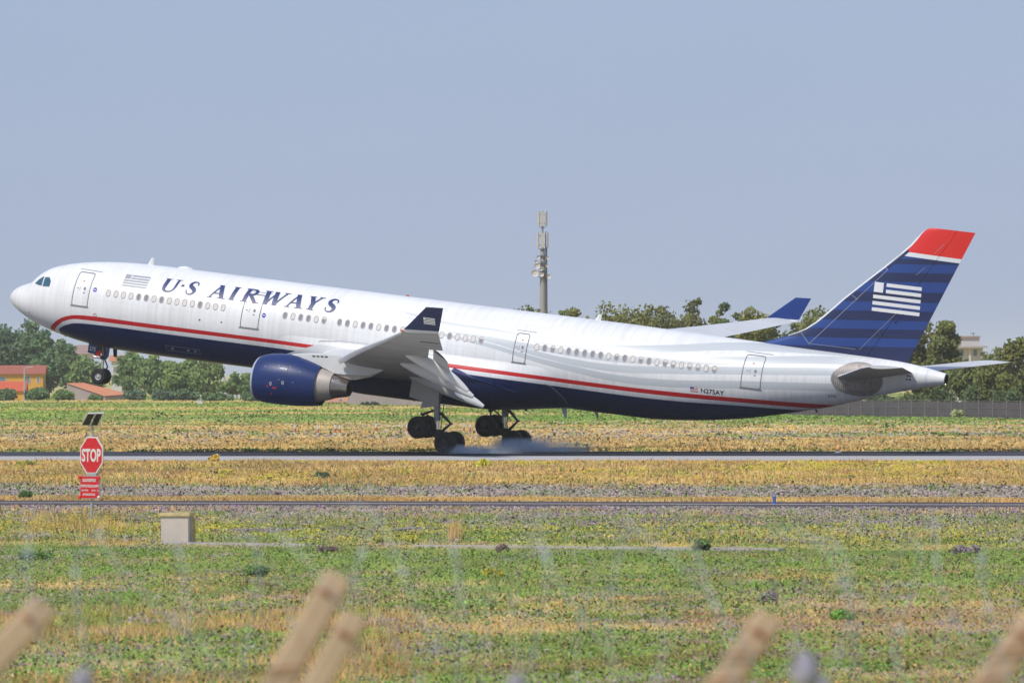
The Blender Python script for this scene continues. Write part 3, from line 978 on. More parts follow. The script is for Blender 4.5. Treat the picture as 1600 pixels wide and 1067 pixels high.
def mauve_wall():
    A, B = at(545, 634, 1300), at(775, 642, 1180)
    A.z = B.z = 0
    t = empty('boundary_wall', A)
    tag(t, 'long mauve grey boundary wall under the belly behind the main gear', 'wall')
    d = B - A
    n = 9
    H0 = at(600, 604, 1270).z
    for i in range(n):
        p0, p1 = d * (i / n), d * ((i + 1) / n)
        m = MB()
        c = (p0 + p1) / 2
        L = (p1 - p0).length
        m.box((c.x, c.y, H0 / 2), (L - 0.12, 0.4, H0), rz=math.atan2(d.y, d.x))
        m.build('wall_bay', M['wall_mauve'], t, False)
    m = MB()
    c = d / 2
    m.box((c.x, c.y, H0 + 0.06), (d.length, 0.6, 0.12), rz=math.atan2(d.y, d.x))
    m.build('coping', M['concrete'], t, False)
mauve_wall()
house('orange_shed', 'tiny orange roofed shed showing under the engine exhaust', 513, 552, 627, 621, 1345, 5, M['wall_mauve'], M['roof_orange'], [(0.0, 0.5, 0.5, 0.5)], 0.3, 4, 'shed')

# lamp post beside the yellow house
def lamp_post():
    p = at(38.5, 612, 1568)
    t = empty('lamp_post', (p.x, p.y, 0))
    tag(t, 'grey lamp post in front of the yellow house', 'lamp post')
    H = at(38.5, 574, 1568).z
    m = MB()
    m.tube([(0, 0, 0), (0, 0, H)], [0.22, 0.14], 8)
    m.build('pole', M['concrete'], t)
    m = MB()
    m.tube([(0, 0, H - 0.1), (0.9, -0.1, H + 0.05)], 0.06, 6)
    m.box((1.1, -0.1, H + 0.05), (0.7, 0.25, 0.14))
    m.build('lamp_head', M['house_white'], t, False)
lamp_post()

def white_box():
    p = ground_at(312, 632)
    t = empty('field_cabinet', p)
    tag(t, 'small white cabinet at the field edge in front of the bushes', 'cabinet')
    m = MB()
    m.box((0, 0, 0.35), (0.9, 0.6, 0.7))
    m.build('cabinet_body', M['house_white'], t, False)
    m = MB()
    m.box((0, 0, 0.74), (1.02, 0.72, 0.08))
    m.build('lid', M['concrete'], t, False)
white_box()

# ------------------------------------------------------------------ meadow
def half_width(Z): return 0.0625 * Z + 3.0

def sample_ground(n, py0, py1, px=(-60, 1660)):
    """n points spread evenly over the ground between two rows of the field (rows run with the runway)"""
    if px == (-60, 1660):       # go on beyond both sides of the view
        px, n = (-420, 2020), int(n * 1.42)
    v0, v1 = v_of(py1), v_of(py0)
    v = rng.uniform(v0, v1, n)
    Zc = v / math.cos(YAW)
    s = Zc / F
    x = rng.uniform(px[0] - 800, px[1] - 800, n) * s
    u = (x - v * math.sin(YAW)) / math.cos(YAW)
    # exact Z for that x on the row
    Z = (v - x * math.sin(YAW)) / math.cos(YAW)
    return np.stack([x, Z], 1)

def vnoise(p, scale, seed):
    """smooth value noise in 0..1"""
    q = p / scale + seed * 13.37
    i = np.floor(q).astype(np.int64)
    f = q - i
    f = f * f * (3 - 2 * f)
    def hsh(a, b):
        n = (a * 374761393 + b * 668265263 + seed * 1274126177) & 0x7fffffff
        n = ((n ^ (n >> 13)) * 1274126177) & 0x7fffffff
        return (n ^ (n >> 16)) % 100003 / 100003.0
    a = hsh(i[:, 0], i[:, 1]); b = hsh(i[:, 0] + 1, i[:, 1]); c = hsh(i[:, 0], i[:, 1] + 1); d = hsh(i[:, 0] + 1, i[:, 1] + 1)
    return (a * (1 - f[:, 0]) + b * f[:, 0]) * (1 - f[:, 1]) + (c * (1 - f[:, 0]) + d * f[:, 0]) * f[:, 1]

BARE = [(1060, 1700, 963, 1002, 0.80), (330, 640, 928, 946, 0.55), (700, 1010, 930, 952, 0.5), (-80, 300, 1000, 1090, 0.5), (1180, 1700, 985, 1000, 0.9), (560, 820, 985, 1000, 0.6)]
def keep_green(bucket, p):
    """green plants are rare on the bare brown patches of the meadow"""
    if bucket not in ('green_grass', 'green_weeds'): return np.ones(len(p), bool)
    py = YH + F * CAMH / p[:, 1]
    px = 800 + p[:, 0] / p[:, 1] * F
    wob = (vnoise(p * 0.35, 1.0, 77) - 0.5) * 26
    k = np.ones(len(p), bool)
    for x0, x1, y0, y1, f in BARE:
        ins = (px > x0) & (px < x1) & (py + wob > y0) & (py + wob < y1)
        k &= ~(ins & (rng.random(len(p)) < f))
    return k

BUCKET = {}
def put(bucket, co, cols, nper):
    BUCKET.setdefault((bucket, nper), []).append((co, cols))

def blades(bucket, pos, h, w, B, pal, spread, lean=0.45, jit=0.10):
    """B grass blades round every point; pal (n,3) colour per point"""
    n = len(pos)
    N = n * B
    P = np.repeat(pos, B, axis=0) + rng.normal(size=(N, 2)) * np.repeat(spread, B)[:, None]
    hh = np.repeat(h, B) * rng.uniform(0.40, 0.85, N)
    a = rng.uniform(0, 2 * np.pi, N)
    ln = rng.uniform(0, lean, N) * hh
    ph = rng.uniform(0, 2 * np.pi, N)
    ww = np.repeat(w, B) * rng.uniform(0.6, 1.3, N) * 0.5
    base = np.stack([P[:, 0], P[:, 1], np.zeros(N)], 1)
    e = np.stack([np.cos(ph) * ww, np.sin(ph) * ww, np.zeros(N)], 1)
    tip = base + np.stack([np.cos(a) * ln, np.sin(a) * ln, hh], 1)
    co = np.stack([base - e, base + e, tip], 1).reshape(-1, 3)
    col = np.repeat(pal, B, axis=0) * rng.uniform(1 - jit, 1 + jit, (N, 1)) * rng.uniform(0.97, 1.03, (N, 3))
    put(bucket, co, col, 3)

def leaves(bucket, pos, h, size, B, pal, spread, jit=0.12, zmin=0.0, flat=0.0):
    n = len(pos)
    N = n * B
    sp = np.repeat(spread, B)
    off = rng.normal(size=(N, 2)) * 0.55
    P = np.repeat(pos, B, axis=0) + off * sp[:, None]
    dome = np.exp(-0.5 * (off ** 2).sum(1) / 0.55)
    z = 0.72 * np.repeat(h, B) * (zmin + (1 - zmin) * rng.random(N) ** 0.7) * (0.35 + 0.65 * dome)
    cen = np.stack([P[:, 0], P[:, 1], z + 0.02], 1)
    up = np.zeros((N, 3)); up[:, 2] = 0.8 + flat
    q = leaf_quads(cen, np.repeat(size, B), up)
    q[:, 2] = np.maximum(q[:, 2], 0.01)
    col = np.repeat(pal, B, axis=0) * rng.uniform(1 - jit, 1 + jit, (N, 1)) * rng.uniform(0.97, 1.03, (N, 3))
    put(bucket, q, col, 4)

def pick(pal, n):
    pal = np.array(pal)
    return pal[rng.integers(0, len(pal), n)]

TAN = [(0.82, 0.53, 0.18), (0.86, 0.60, 0.23), (0.77, 0.45, 0.15), (0.82, 0.59, 0.26), (0.72, 0.48, 0.17)]
GREEN = [(0.27, 0.38, 0.085), (0.34, 0.42, 0.105), (0.23, 0.34, 0.085), (0.41, 0.45, 0.13), (0.33, 0.36, 0.13)]
VIVID = [(0.27, 0.44, 0.085), (0.34, 0.49, 0.10), (0.23, 0.40, 0.085)]
YGREEN = [(0.57, 0.58, 0.11), (0.65, 0.60, 0.11), (0.48, 0.53, 0.11)]
MAUVE = [(0.46, 0.37, 0.35), (0.52, 0.43, 0.40), (0.41, 0.34, 0.32), (0.48, 0.44, 0.36), (0.39, 0.40, 0.28)]
PURPLE = [(0.40, 0.24, 0.44), (0.34, 0.20, 0.38), (0.46, 0.30, 0.48)]
YELLOW = [(0.85, 0.66, 0.04), (0.86, 0.55, 0.03), (0.82, 0.72, 0.07)]
BROWN = [(0.54, 0.33, 0.18), (0.60, 0.39, 0.21), (0.48, 0.31, 0.18)]
DARKG = [(0.14, 0.22, 0.07), (0.17, 0.26, 0.075)]

def arr(n, lo, hi): return rng.uniform(lo, hi, n)

def cover(bucket, n, py0, py1, pal, h, w, B, spread, px=(-60, 1660), noise=None, lean=0.9, kind='blade'):
    p = sample_ground(n, py0, py1, px)
    if noise:
        sc, th, sd_, inv = noise
        al = np.stack([(p[:, 0] * math.cos(YAW) - p[:, 1] * math.sin(YAW)) / sc[0], (p[:, 0] * math.sin(YAW) + p[:, 1] * math.cos(YAW)) / sc[1]], 1)
        k = vnoise(al, 1.0, sd_)
        k = k + 0.35 * (vnoise(al * 3.1, 1.0, sd_ + 5) - 0.5)
        p = p[(k < th) if inv else (k > th)]
    p = p[keep_green(bucket, p)]
    n = len(p)
    Zm = float(np.median(p[:, 1])) if n else 1.0
    q = np.stack([p[:, 0] / (0.012 * Zm), p[:, 1] / (0.045 * Zm)], 1)
    t = vnoise(q, 1.0, 31) * 0.6 + vnoise(q * 2.7, 1.0, 33) * 0.4
    pl = np.array(pal)
    idx = np.clip(((t - 0.5) * 1.9 + 0.5 + rng.normal(size=n) * 0.07) * len(pl), 0, len(pl) - 1e-3).astype(int)
    t2 = vnoise(q * 1.7, 1.0, 37)
    tone = (0.80 + 0.42 * vnoise(q * 2.1, 1.0, 41))[:, None]
    if kind == 'blade':
        blades(bucket, p, arr(n, *h) * (0.55 + 0.85 * t2), arr(n, *w), B, pl[idx] * tone, arr(n, *spread), lean)
    else:
        leaves(bucket, p, arr(n, *h) * (0.55 + 0.85 * t2), arr(n, *w), B, pl[idx] * tone, arr(n, *spread), 0.07)

def clumps(bucket, n, py0, py1, pal, h, size, B, radius, m=6, px=(-60, 1660), flower=None, kind='leaf', fl_n=6, fl_bucket=None, fl_size=0.05):
    """plants that grow in mounds: n mounds of m leaf bunches, one tint per mound"""
    c = sample_ground(n, py0, py1, px)
    c = c[keep_green(bucket, c)]
    n = len(c)
    r = arr(n, *radius)
    hh = arr(n, *h)
    tint = pick(pal, n) * rng.uniform(0.8, 1.2, (n, 1))
    off = rng.normal(size=(n * m, 2)) * 0.6
    pos = np.repeat(c, m, 0) + off * np.repeat(r, m)[:, None]
    fall = np.exp(-0.6 * (off ** 2).sum(1))
    H = np.repeat(hh, m) * (0.4 + 0.6 * fall)
    pal_ = np.repeat(tint, m, 0) * rng.uniform(0.85, 1.15, (n * m, 1))
    if kind == 'leaf':
        leaves(bucket, pos, H, arr(n * m, *size), B, pal_, np.repeat(r, m) * 0.5)
    else:
        blades(bucket, pos, H, arr(n * m, *size), B, pal_, np.repeat(r, m) * 0.35)
    if flower is not None:
        fp = np.repeat(pos, 1, 0)
        k = rng.random(len(fp)) < 0.8
        fp, fh = fp[k], H[k]
        nn = len(fp)
        leaves(fl_bucket, fp, fh * 1.1, np.full(nn, fl_size), fl_n, pick(flower, nn), np.repeat(r, m)[k] * 0.6, 0.15, zmin=0.75, flat=0.5)

# far field, beyond the runway (rows of the photograph 620-705)
cover('green_grass', 15000, 617, 662, VIVID + GREEN[:2], (0.10, 0.24), (0.28, 0.5), 7, (0.9, 2.2), noise=((60, 45), 0.33, 3, False), kind='leaf')
cover('dry_grass', 9000, 624, 668, TAN[:2] + TAN[3:4], (0.10, 0.22), (0.25, 0.45), 7, (0.9, 2.2), noise=((60, 45), 0.33, 3, True), kind='leaf')
cover('yellow_grass', 1500, 617, 648, YGREEN, (0.15, 0.3), (0.25, 0.45), 6, (0.8, 1.8), px=(-60, 800), kind='leaf')
cover('green_grass', 9000, 636, 667, VIVID, (0.12, 0.26), (0.25, 0.42), 7, (0.9, 2.0), px=(840, 1660), noise=((90, 60), 0.25, 8, False), kind='leaf')
cover('dry_grass', 15000, 657, 691, TAN[:2] + TAN[3:], (0.12, 0.26), (0.14, 0.26), 8, (0.7, 1.6), noise=((50, 22), 0.40, 4, False), kind='leaf')
cover('green_grass', 9000, 657, 693, GREEN, (0.12, 0.26), (0.14, 0.26), 8, (0.7, 1.6), noise=((50, 22), 0.42, 4, True), kind='leaf')
clumps('mauve_weeds', 260, 676, 694, MAUVE, (0.3, 0.5), (0.22, 0.34), 4, (0.8, 2.2))
cover('dry_grass', 7000, 688, 705.2, TAN, (0.2, 0.42), (0.09, 0.18), 9, (0.3, 0.7), lean=1.1)
cover('dry_grass', 4000, 688, 705.0, TAN, (0.2, 0.38), (0.18, 0.30), 7, (0.5, 1.2), kind='leaf')
clumps('green_weeds', 170, 703.6, 706.0, DARKG + GREEN, (0.15, 0.4), (0.14, 0.24), 6, (0.5, 1.6))
clumps('green_weeds', 160, 640, 700, DARKG + GREEN, (0.3, 0.7), (0.25, 0.4), 5, (0.7, 1.8))
# white and reddish blossom scattered in a belt beyond the runway
p = sample_ground(650, 661, 686, (820, 1660)); n = len(p)
leaves('white_flowers', p, arr(n, 0.4, 0.7), arr(n, 0.14, 0.30), 3, pick([(0.72, 0.60, 0.54), (0.70, 0.50, 0.44), (0.66, 0.36, 0.28), (0.72, 0.64, 0.54)], n), arr(n, 0.15, 0.45), 0.1, 0.6, 0.5)
p = sample_ground(300, 655, 690, (-60, 820)); n = len(p)
leaves('white_flowers', p, arr(n, 0.4, 0.6), arr(n, 0.12, 0.22), 3, pick([(0.75, 0.68, 0.64), (0.72, 0.58, 0.54)], n), arr(n, 0.15, 0.4), 0.1, 0.6, 0.5)
# between runway and taxiway (719-783): tall dry grass, yellow blossom, then a belt of mauve thistles
cover('dry_grass', 3500, 719.6, 726, TAN, (0.05, 0.11), (0.05, 0.11), 11, (0.2, 0.4))
cover('dry_grass', 12000, 725, 766, TAN, (0.22, 0.5), (0.045, 0.10), 11, (0.2, 0.5), lean=1.1)
cover('dry_grass', 6000, 725, 766, TAN, (0.20, 0.42), (0.10, 0.20), 8, (0.3, 0.8), kind='leaf')
cover('dry_grass', 4200, 730, 752, BROWN + [(0.60, 0.34, 0.16)], (0.25, 0.5), (0.05, 0.10), 10, (0.3, 0.6), noise=((9, 20), 0.55, 6, False), lean=0.5)
cover('green_grass', 2600, 727, 770, GREEN, (0.25, 0.5), (0.05, 0.11), 10, (0.3, 0.7), noise=((6, 20), 0.62, 7, False))
clumps('green_weeds', 90, 728, 760, GREEN, (0.3, 0.55), (0.12, 0.2), 8, (0.5, 1.2), 6, flower=YELLOW, fl_n=9, fl_bucket='yellow_flowers', fl_size=0.11)
clumps('yellow_grass', 120, 726, 762, YGREEN, (0.3, 0.6), (0.10, 0.18), 7, (0.4, 1.1), 6, flower=YELLOW, fl_n=8, fl_bucket='yellow_flowers', fl_size=0.10)
clumps('yellow_grass', 100, 726, 745, YGREEN, (0.3, 0.55), (0.10, 0.18), 7, (0.4, 1.1), 6, (1150, 1660), flower=YELLOW, fl_n=10, fl_bucket='yellow_flowers', fl_size=0.10)
clumps('mauve_weeds', 1000, 763, 778.5, MAUVE, (0.22, 0.46), (0.09, 0.17), 8, (0.4, 1.0), 6)
clumps('green_weeds', 260, 760, 778, GREEN + DARKG, (0.2, 0.45), (0.09, 0.16), 7, (0.4, 1.0), 5)
p = sample_ground(350, 763, 778); n = len(p)
leaves('white_flowers', p, arr(n, 0.3, 0.5), arr(n, 0.05, 0.09), 4, pick([(0.60, 0.52, 0.56), (0.66, 0.62, 0.58)], n), arr(n, 0.1, 0.3), 0.1, 0.6, 0.4)
cover('dry_grass', 7000, 778, 783.0, TAN, (0.07, 0.18), (0.04, 0.09), 10, (0.2, 0.5), lean=0.6)
# taxiway to the path (793-852): mauve verge, green weeds with yellow blossom
clumps('mauve_weeds', 260, 792.5, 797, MAUVE, (0.05, 0.11), (0.06, 0.12), 9, (0.3, 0.9), 6)
clumps('mauve_weeds', 1300, 797, 826, MAUVE + PURPLE[:1], (0.12, 0.32), (0.06, 0.12), 9, (0.3, 0.9), 6)
clumps('green_weeds', 420, 800, 826, GREEN, (0.10, 0.30), (0.06, 0.12), 8, (0.3, 0.9), 6)
cover('dry_grass', 2600, 798, 850, TAN, (0.15, 0.38), (0.03, 0.07), 9, (0.2, 0.5), noise=((5, 14), 0.5, 12, False))
cover('green_grass', 3800, 812, 849, GREEN + YGREEN[2:], (0.12, 0.34), (0.03, 0.07), 10, (0.2, 0.5))
cover('green_grass', 4500, 808, 849, GREEN + YGREEN[2:] + MAUVE[3:], (0.12, 0.32), (0.06, 0.12), 8, (0.3, 0.7), kind='leaf')
clumps('yellow_grass', 230, 822, 850, YGREEN, (0.2, 0.42), (0.07, 0.12), 8, (0.3, 0.9), 6, flower=YELLOW, fl_n=4, fl_bucket='yellow_flowers', fl_size=0.07)
clumps('mauve_weeds', 420, 815, 849, MAUVE, (0.2, 0.42), (0.06, 0.11), 8, (0.3, 0.8), 6)
cover('green_grass', 1500, 848, 858, GREEN + YGREEN[2:] + TAN[:1], (0.03, 0.09), (0.04, 0.08), 8, (0.2, 0.5), kind='leaf')
cover('dry_grass', 500, 848, 858, TAN, (0.03, 0.12), (0.03, 0.06), 8, (0.2, 0.5))
clumps('green_weeds', 60, 850, 866, GREEN + DARKG, (0.10, 0.35), (0.05, 0.09), 9, (0.3, 0.9), 7)
clumps('mauve_weeds', 22, 850, 866, MAUVE, (0.12, 0.38), (0.05, 0.09), 9, (0.3, 0.8), 7, flower=PURPLE, fl_n=5, fl_bucket='purple_flowers', fl_size=0.045)
clumps('green_weeds', 160, 815, 850, DARKG + GREEN, (0.25, 0.55), (0.07, 0.12), 8, (0.3, 0.8), 6)
cover('dry_grass', 150, 812, 842, TAN, (0.3, 0.75), (0.02, 0.045), 10, (0.3, 0.6), px=(20, 170), lean=0.7)
clumps('green_weeds', 60, 815, 846, GREEN, (0.35, 0.6), (0.06, 0.1), 8, (0.3, 0.7), 6, (-40, 330), flower=YELLOW, fl_n=9, fl_bucket='yellow_flowers', fl_size=0.07)
cover('dry_grass', 16, 845, 849, [(0.66, 0.42, 0.17)], (0.7, 1.2), (0.015, 0.035), 9, (0.05, 0.1), px=(704, 716), lean=0.4)
# foreground meadow (860-1080)
cover('green_grass', 2200, 857, 868, GREEN + VIVID, (0.05, 0.13), (0.018, 0.045), 11, (0.12, 0.3))
cover('green_grass', 7000, 866, 1085, GREEN + VIVID, (0.10, 0.28), (0.018, 0.045), 11, (0.12, 0.35), noise=((5, 9), 0.26, 21, False), lean=1.2)
cover('green_grass', 9000, 866, 1085, VIVID + GREEN, (0.10, 0.30), (0.05, 0.10), 10, (0.2, 0.5), noise=((5, 9), 0.22, 21, False), kind='leaf')
cover('dry_grass', 5000, 868, 1085, TAN + BROWN, (0.10, 0.28), (0.016, 0.04), 10, (0.12, 0.35), noise=((5, 9), 0.50, 21, True), lean=1.2)
cover('dry_grass', 3500, 868, 1085, TAN + BROWN + GREEN[4:], (0.08, 0.24), (0.04, 0.08), 9, (0.2, 0.5), noise=((5, 9), 0.50, 21, True), kind='leaf')
cover('dry_grass', 3400, 965, 1085, TAN + YGREEN[2:], (0.18, 0.40), (0.016, 0.035), 11, (0.1, 0.3), px=(-60, 640), noise=((4, 8), 0.34, 24, False), lean=0.8)
cover('dry_grass', 2000, 950, 1012, BROWN, (0.06, 0.18), (0.035, 0.07), 9, (0.2, 0.5), px=(1060, 1660), kind='leaf')
cover('green_grass', 3000, 868, 935, VIVID, (0.14, 0.30), (0.04, 0.08), 9, (0.2, 0.5), noise=((4, 9), 0.45, 22, False), kind='leaf')
clumps('green_weeds', 70, 868, 1085, VIVID, (0.18, 0.36), (0.06, 0.11), 12, (0.9, 2.0), 16)
clumps('green_weeds', 90, 868, 1085, DARKG, (0.15, 0.36), (0.05, 0.10), 10, (0.6, 1.5), 12)
clumps('dry_grass', 55, 900, 1085, TAN + BROWN, (0.10, 0.26), (0.05, 0.10), 11, (0.9, 2.0), 16)
clumps('mauve_weeds', 45, 868, 1085, MAUVE, (0.15, 0.36), (0.05, 0.09), 10, (0.7, 1.6), 14, flower=PURPLE, fl_n=6, fl_bucket='purple_flowers', fl_size=0.045)
clumps('green_weeds', 620, 868, 1085, GREEN + VIVID, (0.16, 0.42), (0.05, 0.10), 9, (0.25, 0.8), 7)
clumps('green_weeds', 260, 868, 1085, DARKG + MAUVE[4:], (0.15, 0.38), (0.04, 0.09), 9, (0.25, 0.7), 7)
clumps('mauve_weeds', 140, 868, 1085, MAUVE, (0.18, 0.42), (0.045, 0.09), 9, (0.25, 0.8), 7, flower=PURPLE, fl_n=6, fl_bucket='purple_flowers', fl_size=0.045)
clumps('green_weeds', 150, 870, 1085, GREEN, (0.18, 0.40), (0.045, 0.09), 8, (0.3, 0.9), 7, flower=PURPLE, fl_n=8, fl_bucket='purple_flowers', fl_size=0.045)
p = sample_ground(1100, 866, 1085); n = len(p)
leaves('purple_flowers', p, arr(n, 0.25, 0.42), arr(n, 0.03, 0.06), 4, pick(PURPLE + [(0.5, 0.32, 0.48)], n), arr(n, 0.05, 0.2), 0.15, 0.6, 0.4)
p = sample_ground(420, 856, 1085); n = len(p)
leaves('yellow_flowers', p, arr(n, 0.25, 0.42), arr(n, 0.035, 0.06), 3, pick(YELLOW, n), arr(n, 0.05, 0.2), 0.15, 0.7, 0.5)
p = sample_ground(800, 930, 1085); n = len(p)
leaves('pink_flowers', p, arr(n, 0.22, 0.38), arr(n, 0.03, 0.055), 3, pick([(0.75, 0.52, 0.60), (0.76, 0.68, 0.68), (0.70, 0.44, 0.55)], n), arr(n, 0.05, 0.25), 0.15, 0.7, 0.5)

STUFF = {'green_grass': ('short green grass of the airfield meadow', 'grass'), 'dry_grass': ('dry tan grass growing in belts along the runway', 'dry grass'),
         'yellow_grass': ('yellowish green plants scattered among the grass', 'weeds'), 'mauve_weeds': ('mauve grey thistles in belts beside the taxiway', 'thistles'),
         'green_weeds': ('low leafy green weeds in mounds in the meadow', 'weeds'), 'yellow_flowers': ('yellow blossom on the meadow plants', 'flowers'),
         'white_flowers': ('whitish and reddish blossom beyond the runway', 'flowers'), 'purple_flowers': ('purple blossom in the foreground meadow', 'flowers'),
         'pink_flowers': ('pale pink blossom near the bottom of the meadow', 'flowers')}
merged = {}
for (bk, nper), parts in BUCKET.items():
    merged.setdefault(bk, []).append((np.concatenate([q[0] for q in parts]), np.concatenate([q[1] for q in parts]), nper))
for bk, parts in merged.items():
    # one object per kind: quads are cut into triangles so that blades and leaves share a mesh
    cos, cols = [], []
    for co, cl, nper in parts:
        if nper == 4:
            q = co.reshape(-1, 4, 3)
            co = np.concatenate([q[:, [0, 1, 2]], q[:, [0, 2, 3]]], 1).reshape(-1, 3)
            cl = np.repeat(cl, 2, 0)
        cos.append(co); cols.append(cl)
    o = colour_mesh(bk, np.concatenate(cos), 3, np.concatenate(cols), M['blade'])
    tag(o, STUFF[bk][0], STUFF[bk][1], kind='stuff')

# single plants one can point at in the meadow
LONE = [
    (505, 752, 735, 16, 1.0, (0.075, 0.105, 0.06), None, 'dark green bush in the dry grass below the engine'),
    (1098, 862, 834, 18, 1.0, (0.10, 0.15, 0.05), None, 'dark green bush growing on the path edge right of centre'),
    (1310, 972, 946, 34, 1.0, (0.12, 0.22, 0.045), None, 'bright green cushion plant on the bare brown ground at right'),
    (512, 866, 850, 24, 1.0, (0.20, 0.15, 0.13), None, 'dark reddish dried bush at the path, left of the middle'),
    (785, 864, 846, 14, 1.0, (0.20, 0.15, 0.13), None, 'small dark reddish bush at the path in the middle'),
    (1195, 945, 922, 30, 1.0, (0.19, 0.20, 0.13), (0.36, 0.22, 0.38), 'purple flowering bush in the green meadow at right'),
    (1510, 868, 846, 30, 1.0, (0.20, 0.20, 0.13), (0.36, 0.24, 0.38), 'purple flowering bush by the path near the right edge'),
    (1325, 752, 741, 18, 1.0, (0.14, 0.16, 0.07), None, 'grey green bush in the dry grass under the tail fin'),
    (752, 734, 715, 18, 1.0, (0.30, 0.30, 0.06), (0.80, 0.64, 0.03), 'yellow flowering bush by the runway below the smoking wheels'),
    (40, 780, 764, 14, 1.0, (0.08, 0.13, 0.045), None, 'green bush by the taxiway left of the stop sign'),
    (40, 730, 717, 22, 1.0, (0.22, 0.26, 0.07), (0.75, 0.55, 0.04), 'yellow and green flowering bush by the runway at far left'),
    (336, 722, 708, 10, 1.0, (0.45, 0.32, 0.10), (0.78, 0.52, 0.04), 'small orange yellow plant standing before the runway shoulder'),
    (55, 880, 852, 30, 1.0, (0.09, 0.15, 0.045), None, 'dark green bush left below the path, under the stop sign'),
    (400, 905, 878, 26, 1.0, (0.10, 0.16, 0.05), None, 'green bush in the meadow below the concrete box'),
    (770, 905, 884, 18, 1.0, (0.22, 0.24, 0.06), (0.80, 0.64, 0.03), 'yellow flowering bush in the middle of the meadow'),
]
for i, (px, b_, tp, hw, _, col, fl, lab) in enumerate(LONE):
    Z = ground_at(px, b_).y
    bush('bush', lab, 'bush', px, b_, tp, hw, Z, col, 800, 'bushes in the airfield meadow', seed=i + 90, flowers=fl)

# ------------------------------------------------------------------ the airliner
# local axes: x from the nose tail-wards, -y to port (towards the camera), z up
plane = empty('airliner', (-31.7246, 543.4287, 10.21759))
plane.rotation_mode = 'QUATERNION'
Rm = Matrix.Rotation(-YAW, 3, 'Z') @ Matrix.Rotation(PITCH, 3, 'Y') @ Matrix.Rotation(BANK, 3, 'X')
plane.rotation_quaternion = Rm.to_quaternion()
tag(plane, 'white and navy twin engine airliner landing nose high on the runway', 'airliner')

def pchip(X, Y):
    X, Y = np.array(X, float), np.array(Y, float)
    h = np.diff(X); d = np.diff(Y) / h
    m = np.zeros(len(X))
    for i in range(1, len(X) - 1):
        if d[i - 1] * d[i] > 0:
            w1, w2 = 2 * h[i] + h[i - 1], h[i] + 2 * h[i - 1]
            m[i] = (w1 + w2) / (w1 / d[i - 1] + w2 / d[i])
    m[0], m[-1] = d[0], d[-1]
    def f(x):
        i = min(max(int(np.searchsorted(X, x)) - 1, 0), len(X) - 2)
        t = (x - X[i]) / h[i]
        return float(Y[i] * (1 + 2 * t) * (1 - t) ** 2 + m[i] * h[i] * t * (1 - t) ** 2 + Y[i + 1] * t * t * (3 - 2 * t) + m[i + 1] * h[i] * t * t * (t - 1))
    return f
f_top = pchip([0, .06, .25, .6, 1.0, 1.4, 1.65, 1.95, 2.35, 2.8, 3.6, 4.5, 5.3, 6.2, 7.5, 9, 11, 42, 44, 46, 48, 50, 52, 54, 56, 58, 60, 61.5, 63.15],
              [-.33, -.10, .16, .42, .60, .76, .91, 1.22, 1.57, 1.84, 2.13, 2.35, 2.49, 2.61, 2.73, 2.80, 2.82, 2.82, 2.79, 2.765, 2.74, 2.715, 2.69, 2.67, 2.655, 2.63, 2.58, 2.44, 2.19])
f_bot = pchip([0, .06, .25, .7, 1.25, 1.9, 2.9, 3.6, 4.6, 5.8, 7.2, 9.1, 11.4, 42.5, 44, 45, 47, 50.3, 52.5, 54.7, 56.4, 57.6, 58.7, 61, 63.15],
              [-.36, -.52, -.76, -1.09, -1.39, -1.68, -2.01, -2.19, -2.41, -2.60, -2.74, -2.80, -2.82, -2.82, -2.81, -2.76, -2.58, -2.08, -1.59, -1.03, -.54, -.14, .25, .95, 1.52])
f_wid = pchip([0, .06, .25, .6, 1, 1.5, 2, 3, 4, 5, 6, 7, 8, 9, 10.5, 43, 46, 48, 50, 52, 54, 56, 58, 60, 61.5, 63.15],
              [.03, .25, .5, .83, 1.1, 1.38, 1.62, 1.98, 2.27, 2.47, 2.61, 2.71, 2.77, 2.80, 2.82, 2.82, 2.78, 2.68, 2.52, 2.29, 2.0, 1.66, 1.30, .92, .64, .36])

def skin(x, z, off=0.0, side=-1):
    """a point on the fuselage skin at station x and height z"""
    t, b = f_top(x), f_bot(x)
    c, h = (t + b) / 2, (t - b) / 2
    q = max(-0.999, min(0.999, (z - c) / h))
    w = f_wid(x)
    y = w * math.sqrt(1 - q * q)
    n = Vector((0, y / (w * w) if w else 0, (z - c) / (h * h))).normalized()
    return Vector((x, side * (y + n.y * off), z + n.z * off))

